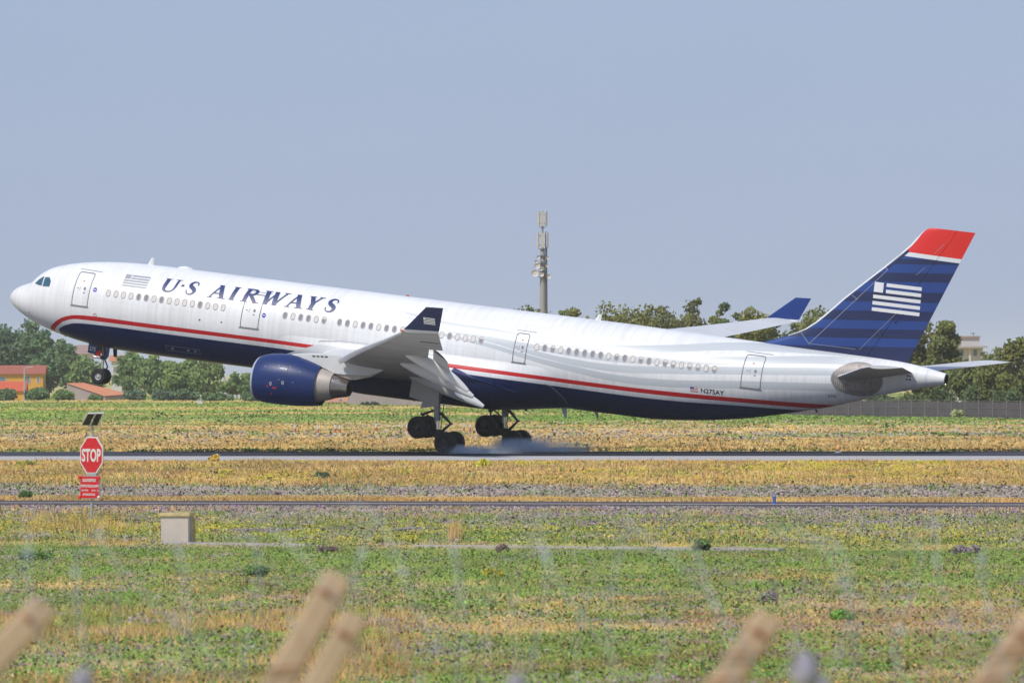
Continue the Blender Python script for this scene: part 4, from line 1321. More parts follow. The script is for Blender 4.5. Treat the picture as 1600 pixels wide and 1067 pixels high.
def build_fuselage():
    xs = [0, .02, .06, .12, .2, .3, .45, .6, .8, 1.0, 1.2, 1.4, 1.6, 1.8, 2.0, 2.2, 2.4, 2.7, 3.0, 3.4, 3.8, 4.3, 4.8, 5.4, 6, 6.7, 7.5, 8.3, 9.2, 10.2, 11.5]
    xs += list(np.arange(13, 42, 1.5)) + list(np.arange(42, 63.1, 0.6)) + [63.15]
    n = 96
    rings = []
    for x in xs:
        t, b, w = f_top(x), f_bot(x), f_wid(x)
        c, h = (t + b) / 2, (t - b) / 2
        rings.append([Vector((x, w * math.cos(2 * math.pi * k / n), c + h * math.sin(2 * math.pi * k / n))) for k in range(n)])
    m = MB()
    m.loft(rings, 0, True, False)
    m.add(rings[0], [tuple(range(n))], 0)
    fus = m.build('fuselage', M['livery'], plane, True, 60)
    # the exhaust of the tail power unit
    x = 63.15
    c, h, w = (f_top(x) + f_bot(x)) / 2, (f_top(x) - f_bot(x)) / 2, f_wid(x)
    m = MB()
    r1 = [Vector((x, w * math.cos(a), c + h * math.sin(a))) for a in np.linspace(0, 2 * math.pi, 24, endpoint=False)]
    r2 = [Vector((x + 0.04, w * 0.86 * math.cos(a), c + h * 0.9 * math.sin(a))) for a in np.linspace(0, 2 * math.pi, 24, endpoint=False)]
    r3 = [Vector((x - 0.5, w * 0.8 * math.cos(a), c + h * 0.82 * math.sin(a))) for a in np.linspace(0, 2 * math.pi, 24, endpoint=False)]
    m.loft([r1, r2], 0)
    m.loft([r2, r3], 1)
    m.add(r3, [tuple(range(24))], 1)
    m.build('exhaust_outlet', [M['nozzle'], M['dark_opening']], plane)
    m = MB()
    m.lathe([(0, 0.01), (0.02, 0.03), (0.05, 0.03), (0.07, 0.01)], (63.14, -0.1, 1.56), 10)
    m.build('tail_light', M['lamp'], plane)
    return fus
fuselage = build_fuselage()

def skin_patch(mb, poly_fn, nu, nv, off, m=0, side=-1):
    """poly_fn(s,t) -> (x,z); lays a grid on the skin"""
    vs = []
    for j in range(nv + 1):
        for i in range(nu + 1):
            x, z = poly_fn(i / nu, j / nv)
            vs.append(skin(x, z, off, side))
    fs = [(j * (nu + 1) + i, j * (nu + 1) + i + 1, (j + 1) * (nu + 1) + i + 1, (j + 1) * (nu + 1) + i) for j in range(nv) for i in range(nu)]
    mb.add(vs, fs, m)

def quad_patch(mb, a, b, c, d, off, nu=1, nv=1, m=0):
    """quad a,b (start edge) to d,c (end edge) laid on the skin"""
    def fn(s, t):
        p = (a[0] + (b[0] - a[0]) * s, a[1] + (b[1] - a[1]) * s)
        q = (d[0] + (c[0] - d[0]) * s, d[1] + (c[1] - d[1]) * s)
        return p[0] + (q[0] - p[0]) * t, p[1] + (q[1] - p[1]) * t
    skin_patch(mb, fn, nu, nv, off, m)

def skin_band(mb, pts, w, off, closed=False, m=0):
    """a line of width w that follows points on the skin"""
    n = len(pts)
    L, R = [], []
    for i in range(n):
        a = pts[(i - 1) % n if closed else max(i - 1, 0)]
        b = pts[(i + 1) % n if closed else min(i + 1, n - 1)]
        dx, dz = b[0] - a[0], b[1] - a[1]
        l = math.hypot(dx, dz) or 1
        nx, nz = -dz / l * w / 2, dx / l * w / 2
        L.append(skin(pts[i][0] + nx, pts[i][1] + nz, off))
        R.append(skin(pts[i][0] - nx, pts[i][1] - nz, off))
    k = n if closed else n - 1
    mb.add(L + R, [(i, (i + 1) % n, n + (i + 1) % n, n + i) for i in range(k)], m)

def rounded(x0, x1, z0, z1, r, n=4, sl=0.0):
    P = []
    for cx, cz, a0 in ((x1 - r, z1 - r, 0), (x0 + r, z1 - r, 90), (x0 + r, z0 + r, 180), (x1 - r, z0 + r, 270)):
        for k in range(n + 1):
            a = math.radians(a0 + 90 * k / n)
            P.append((cx + r * math.cos(a), cz + r * math.sin(a)))
    # extra points on the long sides so that the band follows the curve of the skin
    out = []
    for i in range(len(P)):
        a, b = P[i], P[(i + 1) % len(P)]
        out.append(a)
        l = math.hypot(b[0] - a[0], b[1] - a[1])
        for k in range(1, int(l / 0.25) + 1):
            f = k / (int(l / 0.25) + 1)
            out.append((a[0] + (b[0] - a[0]) * f, a[1] + (b[1] - a[1]) * f))
    return out

# ---- cabin windows
def cabin_windows():
    def ellp(rx, rz, n=14, p=2.6):
        P = []
        for k in range(n):
            a = 2 * math.pi * k / n
            c, s_ = math.cos(a), math.sin(a)
            P.append((rx * math.copysign(abs(c) ** (2 / p), c), rz * math.copysign(abs(s_) ** (2 / p), s_)))
        return P
    o, i_, g = ellp(0.165, 0.235), ellp(0.120, 0.185), ellp(0.118, 0.183)
    n = len(o)
    mf = MB()
    mf.add([(x, -0.010, z) for x, z in o] + [(x, -0.016, z) for x, z in i_] + [(x, 0.03, z) for x, z in o], [(k, (k + 1) % n, n + (k + 1) % n, n + k) for k in range(n)] + [(k, 2 * n + k, 2 * n + (k + 1) % n, (k + 1) % n) for k in range(n)])
    frame_me = mf.build('cabin_window', M['win_frame']).data
    bpy.data.objects.remove(bpy.data.objects['cabin_window'])
    def pane(mt, half=None):
        m = MB()
        if half is None:
            m.add([(x, -0.008, z) for x, z in g], [tuple(range(n))])
            ob = m.build('window_pane', mt)
        else:
            cut = half
            hi = [(x, max(z, cut)) for x, z in g]
            lo = [(x, min(z, cut)) for x, z in g]
            m.add([(x, -0.008, z) for x, z in hi], [tuple(range(n))], 0)
            m.add([(x, -0.0075, z) for x, z in lo], [tuple(range(n))], 1)
            ob = m.build('window_pane', [M['pane_shade'], M['pane_dark']])
        me = ob.data
        bpy.data.objects.remove(ob)
        return me
    P = {'l': pane(M['pane_shade']), 'd': pane(M['pane_dark']), 'h': pane(None, 0.06), 'm': pane(None, -0.04)}
    rows = [(0, 'lllldd' + 'ldlllldlll'.replace('d', 'h', 0)), (23, 'dlddlh'), (30, 'ddlddldd'), (38, 'l'), (39, 'dl'), (43, 'ldlllh'), (55, 'ldhlddddd' + 'lhdlhd' + 'lhmlmmlm')]
    made = {}
    for i0, st in rows:
        for k, ch in enumerate(st):
            x = 8.016 + 0.5334 * (i0 + k)
            z = 0.8655
            p = skin(x, z)
            d = skin(x, z + 0.1) - skin(x, z - 0.1)
            dx = skin(x + 0.2, z) - skin(x - 0.2, z)
            f = bpy.data.objects.new('cabin_window', frame_me)
            C.objects.link(f)
            f.parent = plane
            f.location = p
            zx = d.normalized()
            xx = dx.normalized()
            yy = zx.cross(xx).normalized()
            f.rotation_mode = 'QUATERNION'
            f.rotation_quaternion = Matrix((xx, yy, xx.cross(yy))).transposed().to_quaternion()
            q = bpy.data.objects.new('window_pane', P[ch])
            C.objects.link(q)
            q.parent = f
cabin_windows()

# ---- cabin doors: proud outline, sill, small round port, handle recess and marks
def cabin_door(x0, x1, z0, z1):
    m = MB()
    skin_band(m, rounded(x0, x1, z0, z1, 0.14), 0.050, 0.012, True)
    d = m.build('cabin_door', M['door_line'], plane, False)
    m = MB()
    w = x1 - x0
    quad_patch(m, (x0 - 0.08, z0 - 0.06), (x1 + 0.08, z0 - 0.06), (x1 + 0.06, z0 + 0.03), (x0 - 0.06, z0 + 0.03), 0.03, 4, 1)
    m.build('door_sill', M['sill'], d, False)
    m = MB()
    cx, cz = x0 + w * 0.66, z0 + (z1 - z0) * 0.53
    P = [(cx + 0.085 * math.cos(a), cz + 0.10 * math.sin(a)) for a in np.linspace(0, 2 * math.pi, 12, endpoint=False)]
    m.add([skin(a, b, 0.014) for a, b in P], [tuple(range(12))])
    quad_patch(m, (cx - 0.05, cz - 0.30), (cx + 0.06, cz - 0.30), (cx + 0.06, cz - 0.22), (cx - 0.05, cz - 0.22), 0.013)
    m.build('door_port', M['pane_dark'], d, False)
    m = MB()
    hx, hz = x0 + w * 0.36, cz - 0.02
    skin_band(m, [(hx, hz - 0.13), (hx + 0.02, hz), (hx + 0.05, hz + 0.12)], 0.03, 0.013)
    quad_patch(m, (hx - 0.22, hz - 0.02), (hx - 0.08, hz - 0.02), (hx - 0.08, hz + 0.04), (hx - 0.22, hz + 0.04), 0.013)
    m.build('door_handle', M['mark_grey'], d, False)
    m = MB()
    quad_patch(m, (hx + 0.08, cz + 0.42), (hx + 0.20, cz + 0.42), (hx + 0.20, cz + 0.48), (hx + 0.08, cz + 0.48), 0.013)
    m.build('door_mark', M['mark_red'], d, False)
    # rain gutter over the door
    m = MB()
    skin_band(m, [(x0 - 0.12 + (w + 0.5) * k / 5, min(z1 + 0.17, f_top(x0) - 0.05) - 0.02 * k / 5) for k in range(6)], 0.03, 0.02)
    m.build('rain_gutter', M['mark_grey'], d, False)
for q in ((5.50, 6.66, -0.16, 1.92), (17.36, 18.58, -0.19, 1.89), (35.88, 36.72, -0.22, 1.56), (50.86, 52.08, -0.02, 1.96)):
    cabin_door(*q)

# ---- cockpit windows
def cockpit():
    A = [(2.30, .83), (2.52, 1.10), (2.78, 1.29), (2.86, 1.26), (2.91, .77), (2.62, .775)]
    B = [(3.00, 1.27), (3.34, 1.30), (3.55, 1.10), (3.56, .78), (3.04, .745)]
    for P in (A, B):
        for side in (-1, 1):
            c = (sum(p[0] for p in P) / len(P), sum(p[1] for p in P) / len(P))
            n = len(P)
            def fine(s):
                out = []
                for i in range(n):
                    a, b = P[i], P[(i + 1) % n]
                    for k in range(4):
                        f = k / 4
                        x, z = a[0] + (b[0] - a[0]) * f, a[1] + (b[1] - a[1]) * f
                        out.append((c[0] + (x - c[0]) * s, c[1] + (z - c[1]) * s))
                return out
            r0, r1, r2, r3 = fine(1.12), fine(1.0), fine(0.55), fine(0.05)
            k = len(r0)
            m = MB()
            m.add([skin(x, z, 0.012, side) for x, z in r0] + [skin(x, z, 0.016, side) for x, z in r1], [(i, (i + 1) % k, k + (i + 1) % k, k + i) for i in range(k)])
            fr = m.build('cockpit_window', M['cockpit_frame'], plane, True, 60)
            m = MB()
            vs = [skin(x, z, 0.010, side) for r in (r1, r2, r3) for x, z in r]
            fs = [(j * k + i, j * k + (i + 1) % k, (j + 1) * k + (i + 1) % k, (j + 1) * k + i) for j in range(2) for i in range(k)] + [tuple(2 * k + i for i in range(k))]
            m.add(vs, fs)
            m.build('cockpit_glass', M['cockpit_glass'], fr, True, 60)
cockpit()

# ---- lettering on the fuselage
def airline_lettering():
    m = MB()
    layer = [0]
    th0, th1 = math.radians(29.2), math.radians(50.6)
    def P(x, t):
        th = th0 + (th1 - th0) * t
        return Vector((x, -(2.82 + 0.012 + 0.0006 * layer[0]) * math.cos(th), (2.82 + 0.012 + 0.0006 * layer[0]) * math.sin(th)))
    def stroke(pts, x0, sc, sh=0.155):
        """pts: (x, t, full width across, measured square to the stroke)"""
        layer[0] += 1
        Q = []
        for i in range(len(pts) - 1):
            n = 4
            for k in range(n):
                f = k / n
                Q.append([pts[i][j] + (pts[i + 1][j] - pts[i][j]) * f for j in range(3)])
        Q.append(list(pts[-1]))
        L, R = [], []
        for i in range(len(Q)):
            a, b = Q[max(i - 1, 0)], Q[min(i + 1, len(Q) - 1)]
            dx, dz = (b[0] - a[0]) * sc, b[1] - a[1]
            l = math.hypot(dx, dz) or 1
            nx, nz = -dz / l * Q[i][2] * 0.6, dx / l * Q[i][2] * 0.6
            for arr_, s_ in ((L, 1), (R, -1)):
                t = Q[i][1] + nz * s_
                arr_.append(P(x0 + Q[i][0] * sc + nx * s_ + sh * t, t))
        n = len(Q)
        m.add(L + R, [(i, i + 1, n + i + 1, n + i) for i in range(n - 1)])
    def stem(xa, ta, xb, tb, w, x0, sc, sh=0.155):
        """a straight limb of horizontal thickness w"""
        layer[0] += 1
        w = w * 1.34
        n = 8
        L = [P(x0 + (xa + (xb - xa) * k / n) * sc - w / 2 + sh * (ta + (tb - ta) * k / n), ta + (tb - ta) * k / n) for k in range(n + 1)]
        R = [P(x0 + (xa + (xb - xa) * k / n) * sc + w / 2 + sh * (ta + (tb - ta) * k / n), ta + (tb - ta) * k / n) for k in range(n + 1)]
        m.add(L + R, [(k, k + 1, n + k + 2, n + k + 1) for k in range(n)])
    def serif(xa, xb, t, x0, sc, sh=0.155, h=0.045):
        layer[0] += 1
        a, b = (t, t + h) if t < 0.5 else (t - h, t)
        m.add([P(x0 + xa * sc + sh * a, a), P(x0 + xb * sc + sh * a, a), P(x0 + xb * sc + sh * b, b), P(x0 + xa * sc + sh * b, b)], [(0, 1, 2, 3)])
    def smooth(pts, n=3):
        out = []
        for i in range(len(pts) - 1):
            p0, p1, p2, p3 = pts[max(i - 1, 0)], pts[i], pts[i + 1], pts[min(i + 2, len(pts) - 1)]
            for k in range(n):
                t = k / n
                out.append(tuple(0.5 * (2 * p1[j] + (p2[j] - p0[j]) * t + (2 * p0[j] - 5 * p1[j] + 4 * p2[j] - p3[j]) * t * t + (3 * p1[j] - p0[j] - 3 * p2[j] + p3[j]) * t ** 3) for j in range(3)))
        out.append(pts[-1])
        return out
    def letter_S(x0, w):
        stroke(smooth([(.86, .70, .05), (.82, .88, .06), (.62, .965, .07), (.38, .95, .11), (.20, .80, .17), (.26, .62, .20), (.50, .50, .21), (.74, .37, .20), (.80, .20, .16), (.62, .05, .10), (.36, .035, .07), (.14, .12, .06), (.06, .30, .05)]), x0, w)
    def letter_A(x0, w):
        stem(.14, 0, .55, 1, 0.085, x0, w); stem(.50, 1, .84, 0, 0.22, x0, w)
        layer[0] += 1
        stroke([(.28, .33, .06), (.72, .33, .06)], x0, w)
        serif(0, .32, 0, x0, w); serif(.60, 1.06, 0, x0, w)
    def done():
        nonlocal m
        if m.v: m.build('letter', M['letter'], fuselage, False)
        m = MB()
    # U . S
    stem(.20, .98, .20, .34, .20, 11.40, 1.05)
    stroke(smooth([(.20, .36, .20), (.23, .17, .17), (.36, .06, .12), (.55, .035, .09), (.74, .10, .10), (.84, .24, .11), (.88, .38, .12)]), 11.40, 1.05)
    stem(.88, .36, .88, .98, .12, 11.40, 1.05)
    serif(0, .42, 1, 11.40, 1.05); serif(.68, 1.08, 1, 11.40, 1.05)
    done()
    layer[0] += 1
    stem(.5, .50, .5, .64, .14, 12.62, 0.3)
    done()
    letter_S(13.12, 0.72)
    done()
    letter_A(14.70, 1.18)
    done()
    # I
    stem(.5, 0, .5, 1, .20, 16.16, 0.42); serif(0, 1, 0, 16.16, 0.42); serif(0, 1, 1, 16.16, 0.42)
    done()
    # R
    stem(.24, 0, .24, 1, .20, 16.98, 1.12); serif(.02, .48, 0, 16.98, 1.12); serif(.02, .40, 1, 16.98, 1.12)
    stroke(smooth([(.24, .965, .07), (.52, .955, .08), (.72, .87, .15), (.74, .70, .18), (.60, .55, .12), (.30, .50, .06)]), 16.98, 1.12)
    stem(.46, .52, .92, 0.0, .22, 16.98, 1.12); serif(.80, 1.14, 0, 16.98, 1.12)
    done()
    # W
    stem(.16, 1, .28, 0, .22, 18.26, 1.66); stem(.28, 0, .55, .95, .085, 18.26, 1.66)
    stem(.52, .97, .64, 0, .22, 18.26, 1.66); stem(.64, 0, .95, 1, .085, 18.26, 1.66)
    serif(0.02, .32, 1, 18.26, 1.66); serif(.42, .60, 1, 18.26, 1.66); serif(.82, 1.06, 1, 18.26, 1.66)
    done()
    letter_A(20.02, 1.18)
    done()
    # Y
    stem(.20, 1, .46, .46, .22, 21.34, 1.0); stem(.86, 1, .50, .46, .085, 21.34, 1.0); stem(.47, .5, .44, 0, .20, 21.34, 1.0)
    serif(0, .44, 1, 21.34, 1.0); serif(.68, 1.04, 1, 21.34, 1.0); serif(.20, .70, 0, 21.34, 1.0)
    done()
    letter_S(22.70, 0.76)
    done()
airline_lettering()

def flag_mark(put_quad, x0, x1, z0, z1, canton_w, gap):
    """the airline's striped flag: a square and five bars, as (x,z) quads"""
    n = 5
    pitch = (z1 - z0) / (n - 0.42)
    hb = pitch * 0.56
    put_quad(x0, x0 + canton_w, z1 - pitch - hb, z1)
    for k in range(n):
        zt = z1 - k * pitch
        xs_ = x0 + canton_w + gap if k < 2 else x0
        put_quad(xs_, x1, zt - hb, zt)

m = MB()
flag_mark(lambda a, b, c, d: quad_patch(m, (a, c), (b, c), (b, d), (a, d), 0.011, 2, 2), 8.78, 10.50, 1.41, 2.13, 0.38, 0.07)
m.build('flag_emblem', M['mark_grey'], fuselage, False)

def text_shape(body, bold=0.0):
    """outline of a word in Blender's built-in face, as flat vertices and faces"""
    cu = bpy.data.curves.new('word', 'FONT')
    cu.body = body
    cu.size = 1
    cu.offset = bold
    cu.resolution_u = 3
    ob = bpy.data.objects.new('word', cu)
    C.objects.link(ob)
    dg = bpy.context.evaluated_depsgraph_get()
    me = bpy.data.meshes.new_from_object(ob.evaluated_get(dg))
    vs = [tuple(v.co) for v in me.vertices]
    fs = [tuple(p.vertices) for p in me.polygons]
    bpy.data.objects.remove(ob)
    bpy.data.curves.remove(cu)
    x0, x1 = min(v[0] for v in vs), max(v[0] for v in vs)
    y0, y1 = min(v[1] for v in vs), max(v[1] for v in vs)
    return [((v[0] - x0) / (x1 - x0), (v[1] - y0) / (y1 - y0)) for v in vs], fs

def skin_text(name, body, x0, x1, z0, z1, mt, bold=0.0, parent=None):
    vs, fs = text_shape(body, bold)
    m = MB()
    m.add([skin(x0 + (x1 - x0) * a, z0 + (z1 - z0) * b, 0.012) for a, b in vs], fs)
    return m.build(name, mt, parent or fuselage, False)
skin_text('registration', 'N275AY', 48.36, 49.82, -0.66, -0.38, M['mark_dark'], 0.012)
skin_text('fleet_number', '275', 56.15, 56.62, -0.02, 0.12, M['mark_dark'], 0.012)

# small national flag before the registration
m = MB()
for k in range(7):
    quad_patch(m, (47.68, -0.66 + 0.042 * k), (48.18, -0.66 + 0.042 * k), (48.18, -0.66 + 0.042 * (k + 1)), (47.68, -0.66 + 0.042 * (k + 1)), 0.011, 1, 1, k % 2)
quad_patch(m, (47.68, -0.50), (47.92, -0.50), (47.92, -0.366), (47.68, -0.366), 0.014, 1, 1, 2)
m.build('national_flag', [mat('flag_red', (0.55, 0.12, 0.12), 0.5), M['mark_white'], mat('flag_blue', (0.06, 0.07, 0.26), 0.5)], fuselage, False)

# round blue marks beside the two forward doors
for cx, cz in ((7.02, 0.96), (18.86, 0.70)):
    m = MB()
    P = [(cx + 0.14 * math.cos(a), cz + 0.14 * math.sin(a)) for a in np.linspace(0, 2 * math.pi, 16, endpoint=False)]
    m.add([skin(a, b, 0.012) for a, b in P], [tuple(range(16))], 0)
    quad_patch(m, (cx - 0.10, cz - 0.025), (cx + 0.10, cz - 0.025), (cx + 0.10, cz + 0.025), (cx - 0.10, cz + 0.025), 0.015, 1, 1, 1)
    m.build('round_mark', [M['mark_blue'], M['mark_white']], fuselage, False)

# vents, drains and small hatches on the skin
for cx, cz, r in ((14.55, -0.08, .06), (16.05, -0.05, .05), (2.05, -1.05, .035), (8.1, -0.20, .02)):
    m = MB()
    P = [(cx + r * math.cos(a), cz + r * math.sin(a)) for a in np.linspace(0, 2 * math.pi, 10, endpoint=False)]
    m.add([skin(a, b, 0.010) for a, b in P], [tuple(range(10))])
    m.build('static_port', M['mark_dark'], fuselage, False)
m = MB()
P = [(7.25 + 0.10 * math.cos(a), -0.62 + 0.10 * math.sin(a)) for a in np.linspace(0, 2 * math.pi, 16, endpoint=False)]
skin_band(m, P, 0.03, 0.012, True)
m.build('ring_mark', M['mark_red'], fuselage, False)
m = MB()
skin_band(m, rounded(12.0, 14.35, -2.28, -1.98, 0.04), 0.025, 0.012, True)
hatch = m.build('service_hatch', M['mark_grey'], plane, False)
m = MB()
for cx in (12.45, 13.55, 14.02):
    P = [(cx + 0.10 * math.cos(a), -2.13 + 0.07 * math.sin(a)) for a in np.linspace(0, 2 * math.pi, 12, endpoint=False)]
    m.add([skin(a, b, 0.012) for a, b in P], [tuple(range(12))])
m.build('service_port', M['mark_grey'], hatch, False)

# aerials, dome and beacon
def blade(name, x, z, ln, h, sweep, up=1, mt='white', y=0.0):
    m = MB()
    w = 0.05
    r0 = [Vector((x, y, z)), Vector((x + ln / 2, y - w, z)), Vector((x + ln, y, z)), Vector((x + ln / 2, y + w, z))]
    r1 = [Vector((x + sweep, y, z + up * h)), Vector((x + sweep + ln * 0.2, y - w * 0.5, z + up * h)), Vector((x + sweep + ln * 0.4, y, z + up * h)), Vector((x + sweep + ln * 0.2, y + w * 0.5, z + up * h))]
    m.loft([r0, r1], 0, True, True)
    return m.build(name, M[mt], plane, False)
blade('aerial', 9.28, 2.76, 0.42, 0.50, 0.25)
blade('aerial', 39.88, 2.78, 0.45, 0.42, 0.28)
blade('aerial', 38.25, -2.80, 0.40, 0.62, 0.32, -1)
blade('drain_mast', 35.60, -3.06, 0.40, 0.26, 0.30, -1, 'mark_dark')
blade('drain_mast', 40.45, -2.78, 0.30, 0.36, 0.24, -1, 'gear_door')
blade('probe', 3.35, -2.10, 0.16, 0.12, 0.10, -1, 'mark_dark')
blade('probe', 3.95, -2.26, 0.16, 0.12, 0.10, -1, 'mark_dark')
blade('drain_mast', 54.9, -0.98, 0.2, 0.16, 0.14, -1, 'mark_dark')
m = MB()
m.lathe([(-0.55, 0.01), (-0.42, 0.13), (0, 0.19), (0.42, 0.13), (0.55, 0.01)], (11.95, 0, 2.80), 16)
m.build('satellite_dome', M['white'], plane)
for x, z, r in ((27.25, 2.80, 0.11), (28.4, -3.50, 0.09)):
    m = MB()
    m.lathe([(z - 0.05, 0.14), (z + 0.03, r), (z + 0.10 * (1 if z > 0 else -1), r * 0.6), (z + 0.12 * (1 if z > 0 else -1), 0.01)], (x, 0, 0), 12, axis='Z')
    m.build('beacon', M['beacon'], plane)

# ---- wing to body fairing
def belly_fairing():
    m = MB()
    n = 48
    rings = []
    for x in np.linspace(19.0, 39.4, 60):
        f = min(1, max(0, (x - 19.0) / 6.5)) * min(1, max(0, (39.4 - x) / 6.0))
        f = f * f * (3 - 2 * f)
        ring = []
        for k in range(n + 1):
            a = math.radians(190 + 160 * k / n) if False else math.pi + math.pi * k / n
            c, s_ = math.cos(a), math.sin(a)
            rx, rz = 3.22, 3.50 - 0.012 * max(0, x - 29)
            rs = (abs(c / rx) ** 2.9 + abs(s_ / rz) ** 2.9) ** (-1 / 2.9)
            g_ = min(1, max(0, (-s_ - 0.06) / 0.35))
            g_ = g_ * g_ * (3 - 2 * g_)
            r = 2.79 + f * g_ * (max(rs, 2.79) - 2.79) + 0.045 * min(1, f * 5) * min(1, g_ * 6)
            ring.append(Vector((x, r * c, r * s_)))
        rings.append(ring)
    m.loft(rings, 0, False)
    o = m.build('belly_fairing', M['livery'], plane, True, 60)
    # joint line round the fairing, and the second line over the wing root
    for pts in ([(20.4, -1.9), (21.1, -1.38), (21.9, -0.86), (22.95, -0.42), (24.3, -0.27), (25.95, -0.25), (28.0, -0.30), (31, -0.42), (34.2, -0.60), (36.4, -0.86), (38.5, -1.40), (39.2, -2.0), (39.35, -2.5)],):
        q = MB()
        P = []
        for i in range(len(pts) - 1):
            for k in range(6):
                P.append((pts[i][0] + (pts[i + 1][0] - pts[i][0]) * k / 6, pts[i][1] + (pts[i + 1][1] - pts[i][1]) * k / 6))
        skin_band(q, P, 0.035, 0.085)
        q.build('fairing_joint', M['mark_grey'], o, False)
    q = MB()
    P = [(22.3, -1.2), (22.9, -0.80), (23.8, -0.60), (25, -0.55), (26.6, -0.62), (27.6, -0.72)]
    skin_band(q, [(P[i][0] + (P[i + 1][0] - P[i][0]) * k / 5, P[i][1] + (P[i + 1][1] - P[i][1]) * k / 5) for i in range(len(P) - 1) for k in range(5)], 0.035, 0.13)
    q.build('root_joint', M['mark_grey'], o, False)
    for side in (-1, 1):
        # fillet that trails aft from each wing root, a long pointed wedge
        q = MB()
        rr = []
        for t in np.linspace(0, 1, 12):
            x = 32.2 + 4.1 * t
            hgt = 0.75 * (1 - t) + 0.02
            zc = -1.45 - 0.62 * t
            out = 3.15 + 0.42 * (1 - t) ** 0.8 * math.sin(math.pi * min(1, 0.35 + t * 0.8)) - 0.28 * t
            rr.append([Vector((x, side * out, zc + hgt * 0.35)), Vector((x, side * (2.6 - 0.2 * t), zc + hgt * 0.9)), Vector((x, side * (2.6 - 0.2 * t), zc - hgt)), Vector((x, side * (out - 0.08), zc + hgt * 0.1))])
        q.loft(rr, 0, True, True)
        q.build('root_fillet', mat('fillet_blue', (0.012, 0.030, 0.130), 0.35, 0.1, 2, coat=0.2), o, True, 30)
belly_fairing()

# ---- wings
f_zle = pchip([1.5, 2.8, 9.4, 14, 20, 25, 29.4], [-1.45, -1.35, -0.86, -0.06, 0.93, 1.74, 2.52])
f_tw = pchip([1.5, 9.4, 20, 29.4], [4.3, 2.2, 0.6, -2.2])
def wing_le(y): return 27.20 + 0.637 * (y - 9.4)
def wing_te(y): return 33.75 + (y - 2.8) * 0.13 if y < 9.4 else 34.61 + (y - 9.4) * 0.375
def foil(u, tc):
    """half thickness and camber of a wing section at chord fraction u"""
    yt = 5 * tc * (0.2969 * math.sqrt(max(u, 0)) - 0.126 * u - 0.3516 * u * u + 0.2843 * u ** 3 - 0.1020 * u ** 4)
    return yt, 0.018 * (4 * u * (1 - u)) * (0.6 + 0.4 * u)
def wing_pt(y, u, surf, side, dn=0.0):
    c = wing_te(y) - wing_le(y)
    tc = 0.145 - 0.05 * min(1, (y - 2) / 12)
    t, cam = foil(u, tc)
    px, pz = u * c, (cam + surf * t) * c + dn
    a = math.radians(f_tw(y))
    return Vector((wing_le(y) + px * math.cos(a) + pz * math.sin(a), side * y, f_zle(y) - px * math.sin(a) + pz * math.cos(a)))

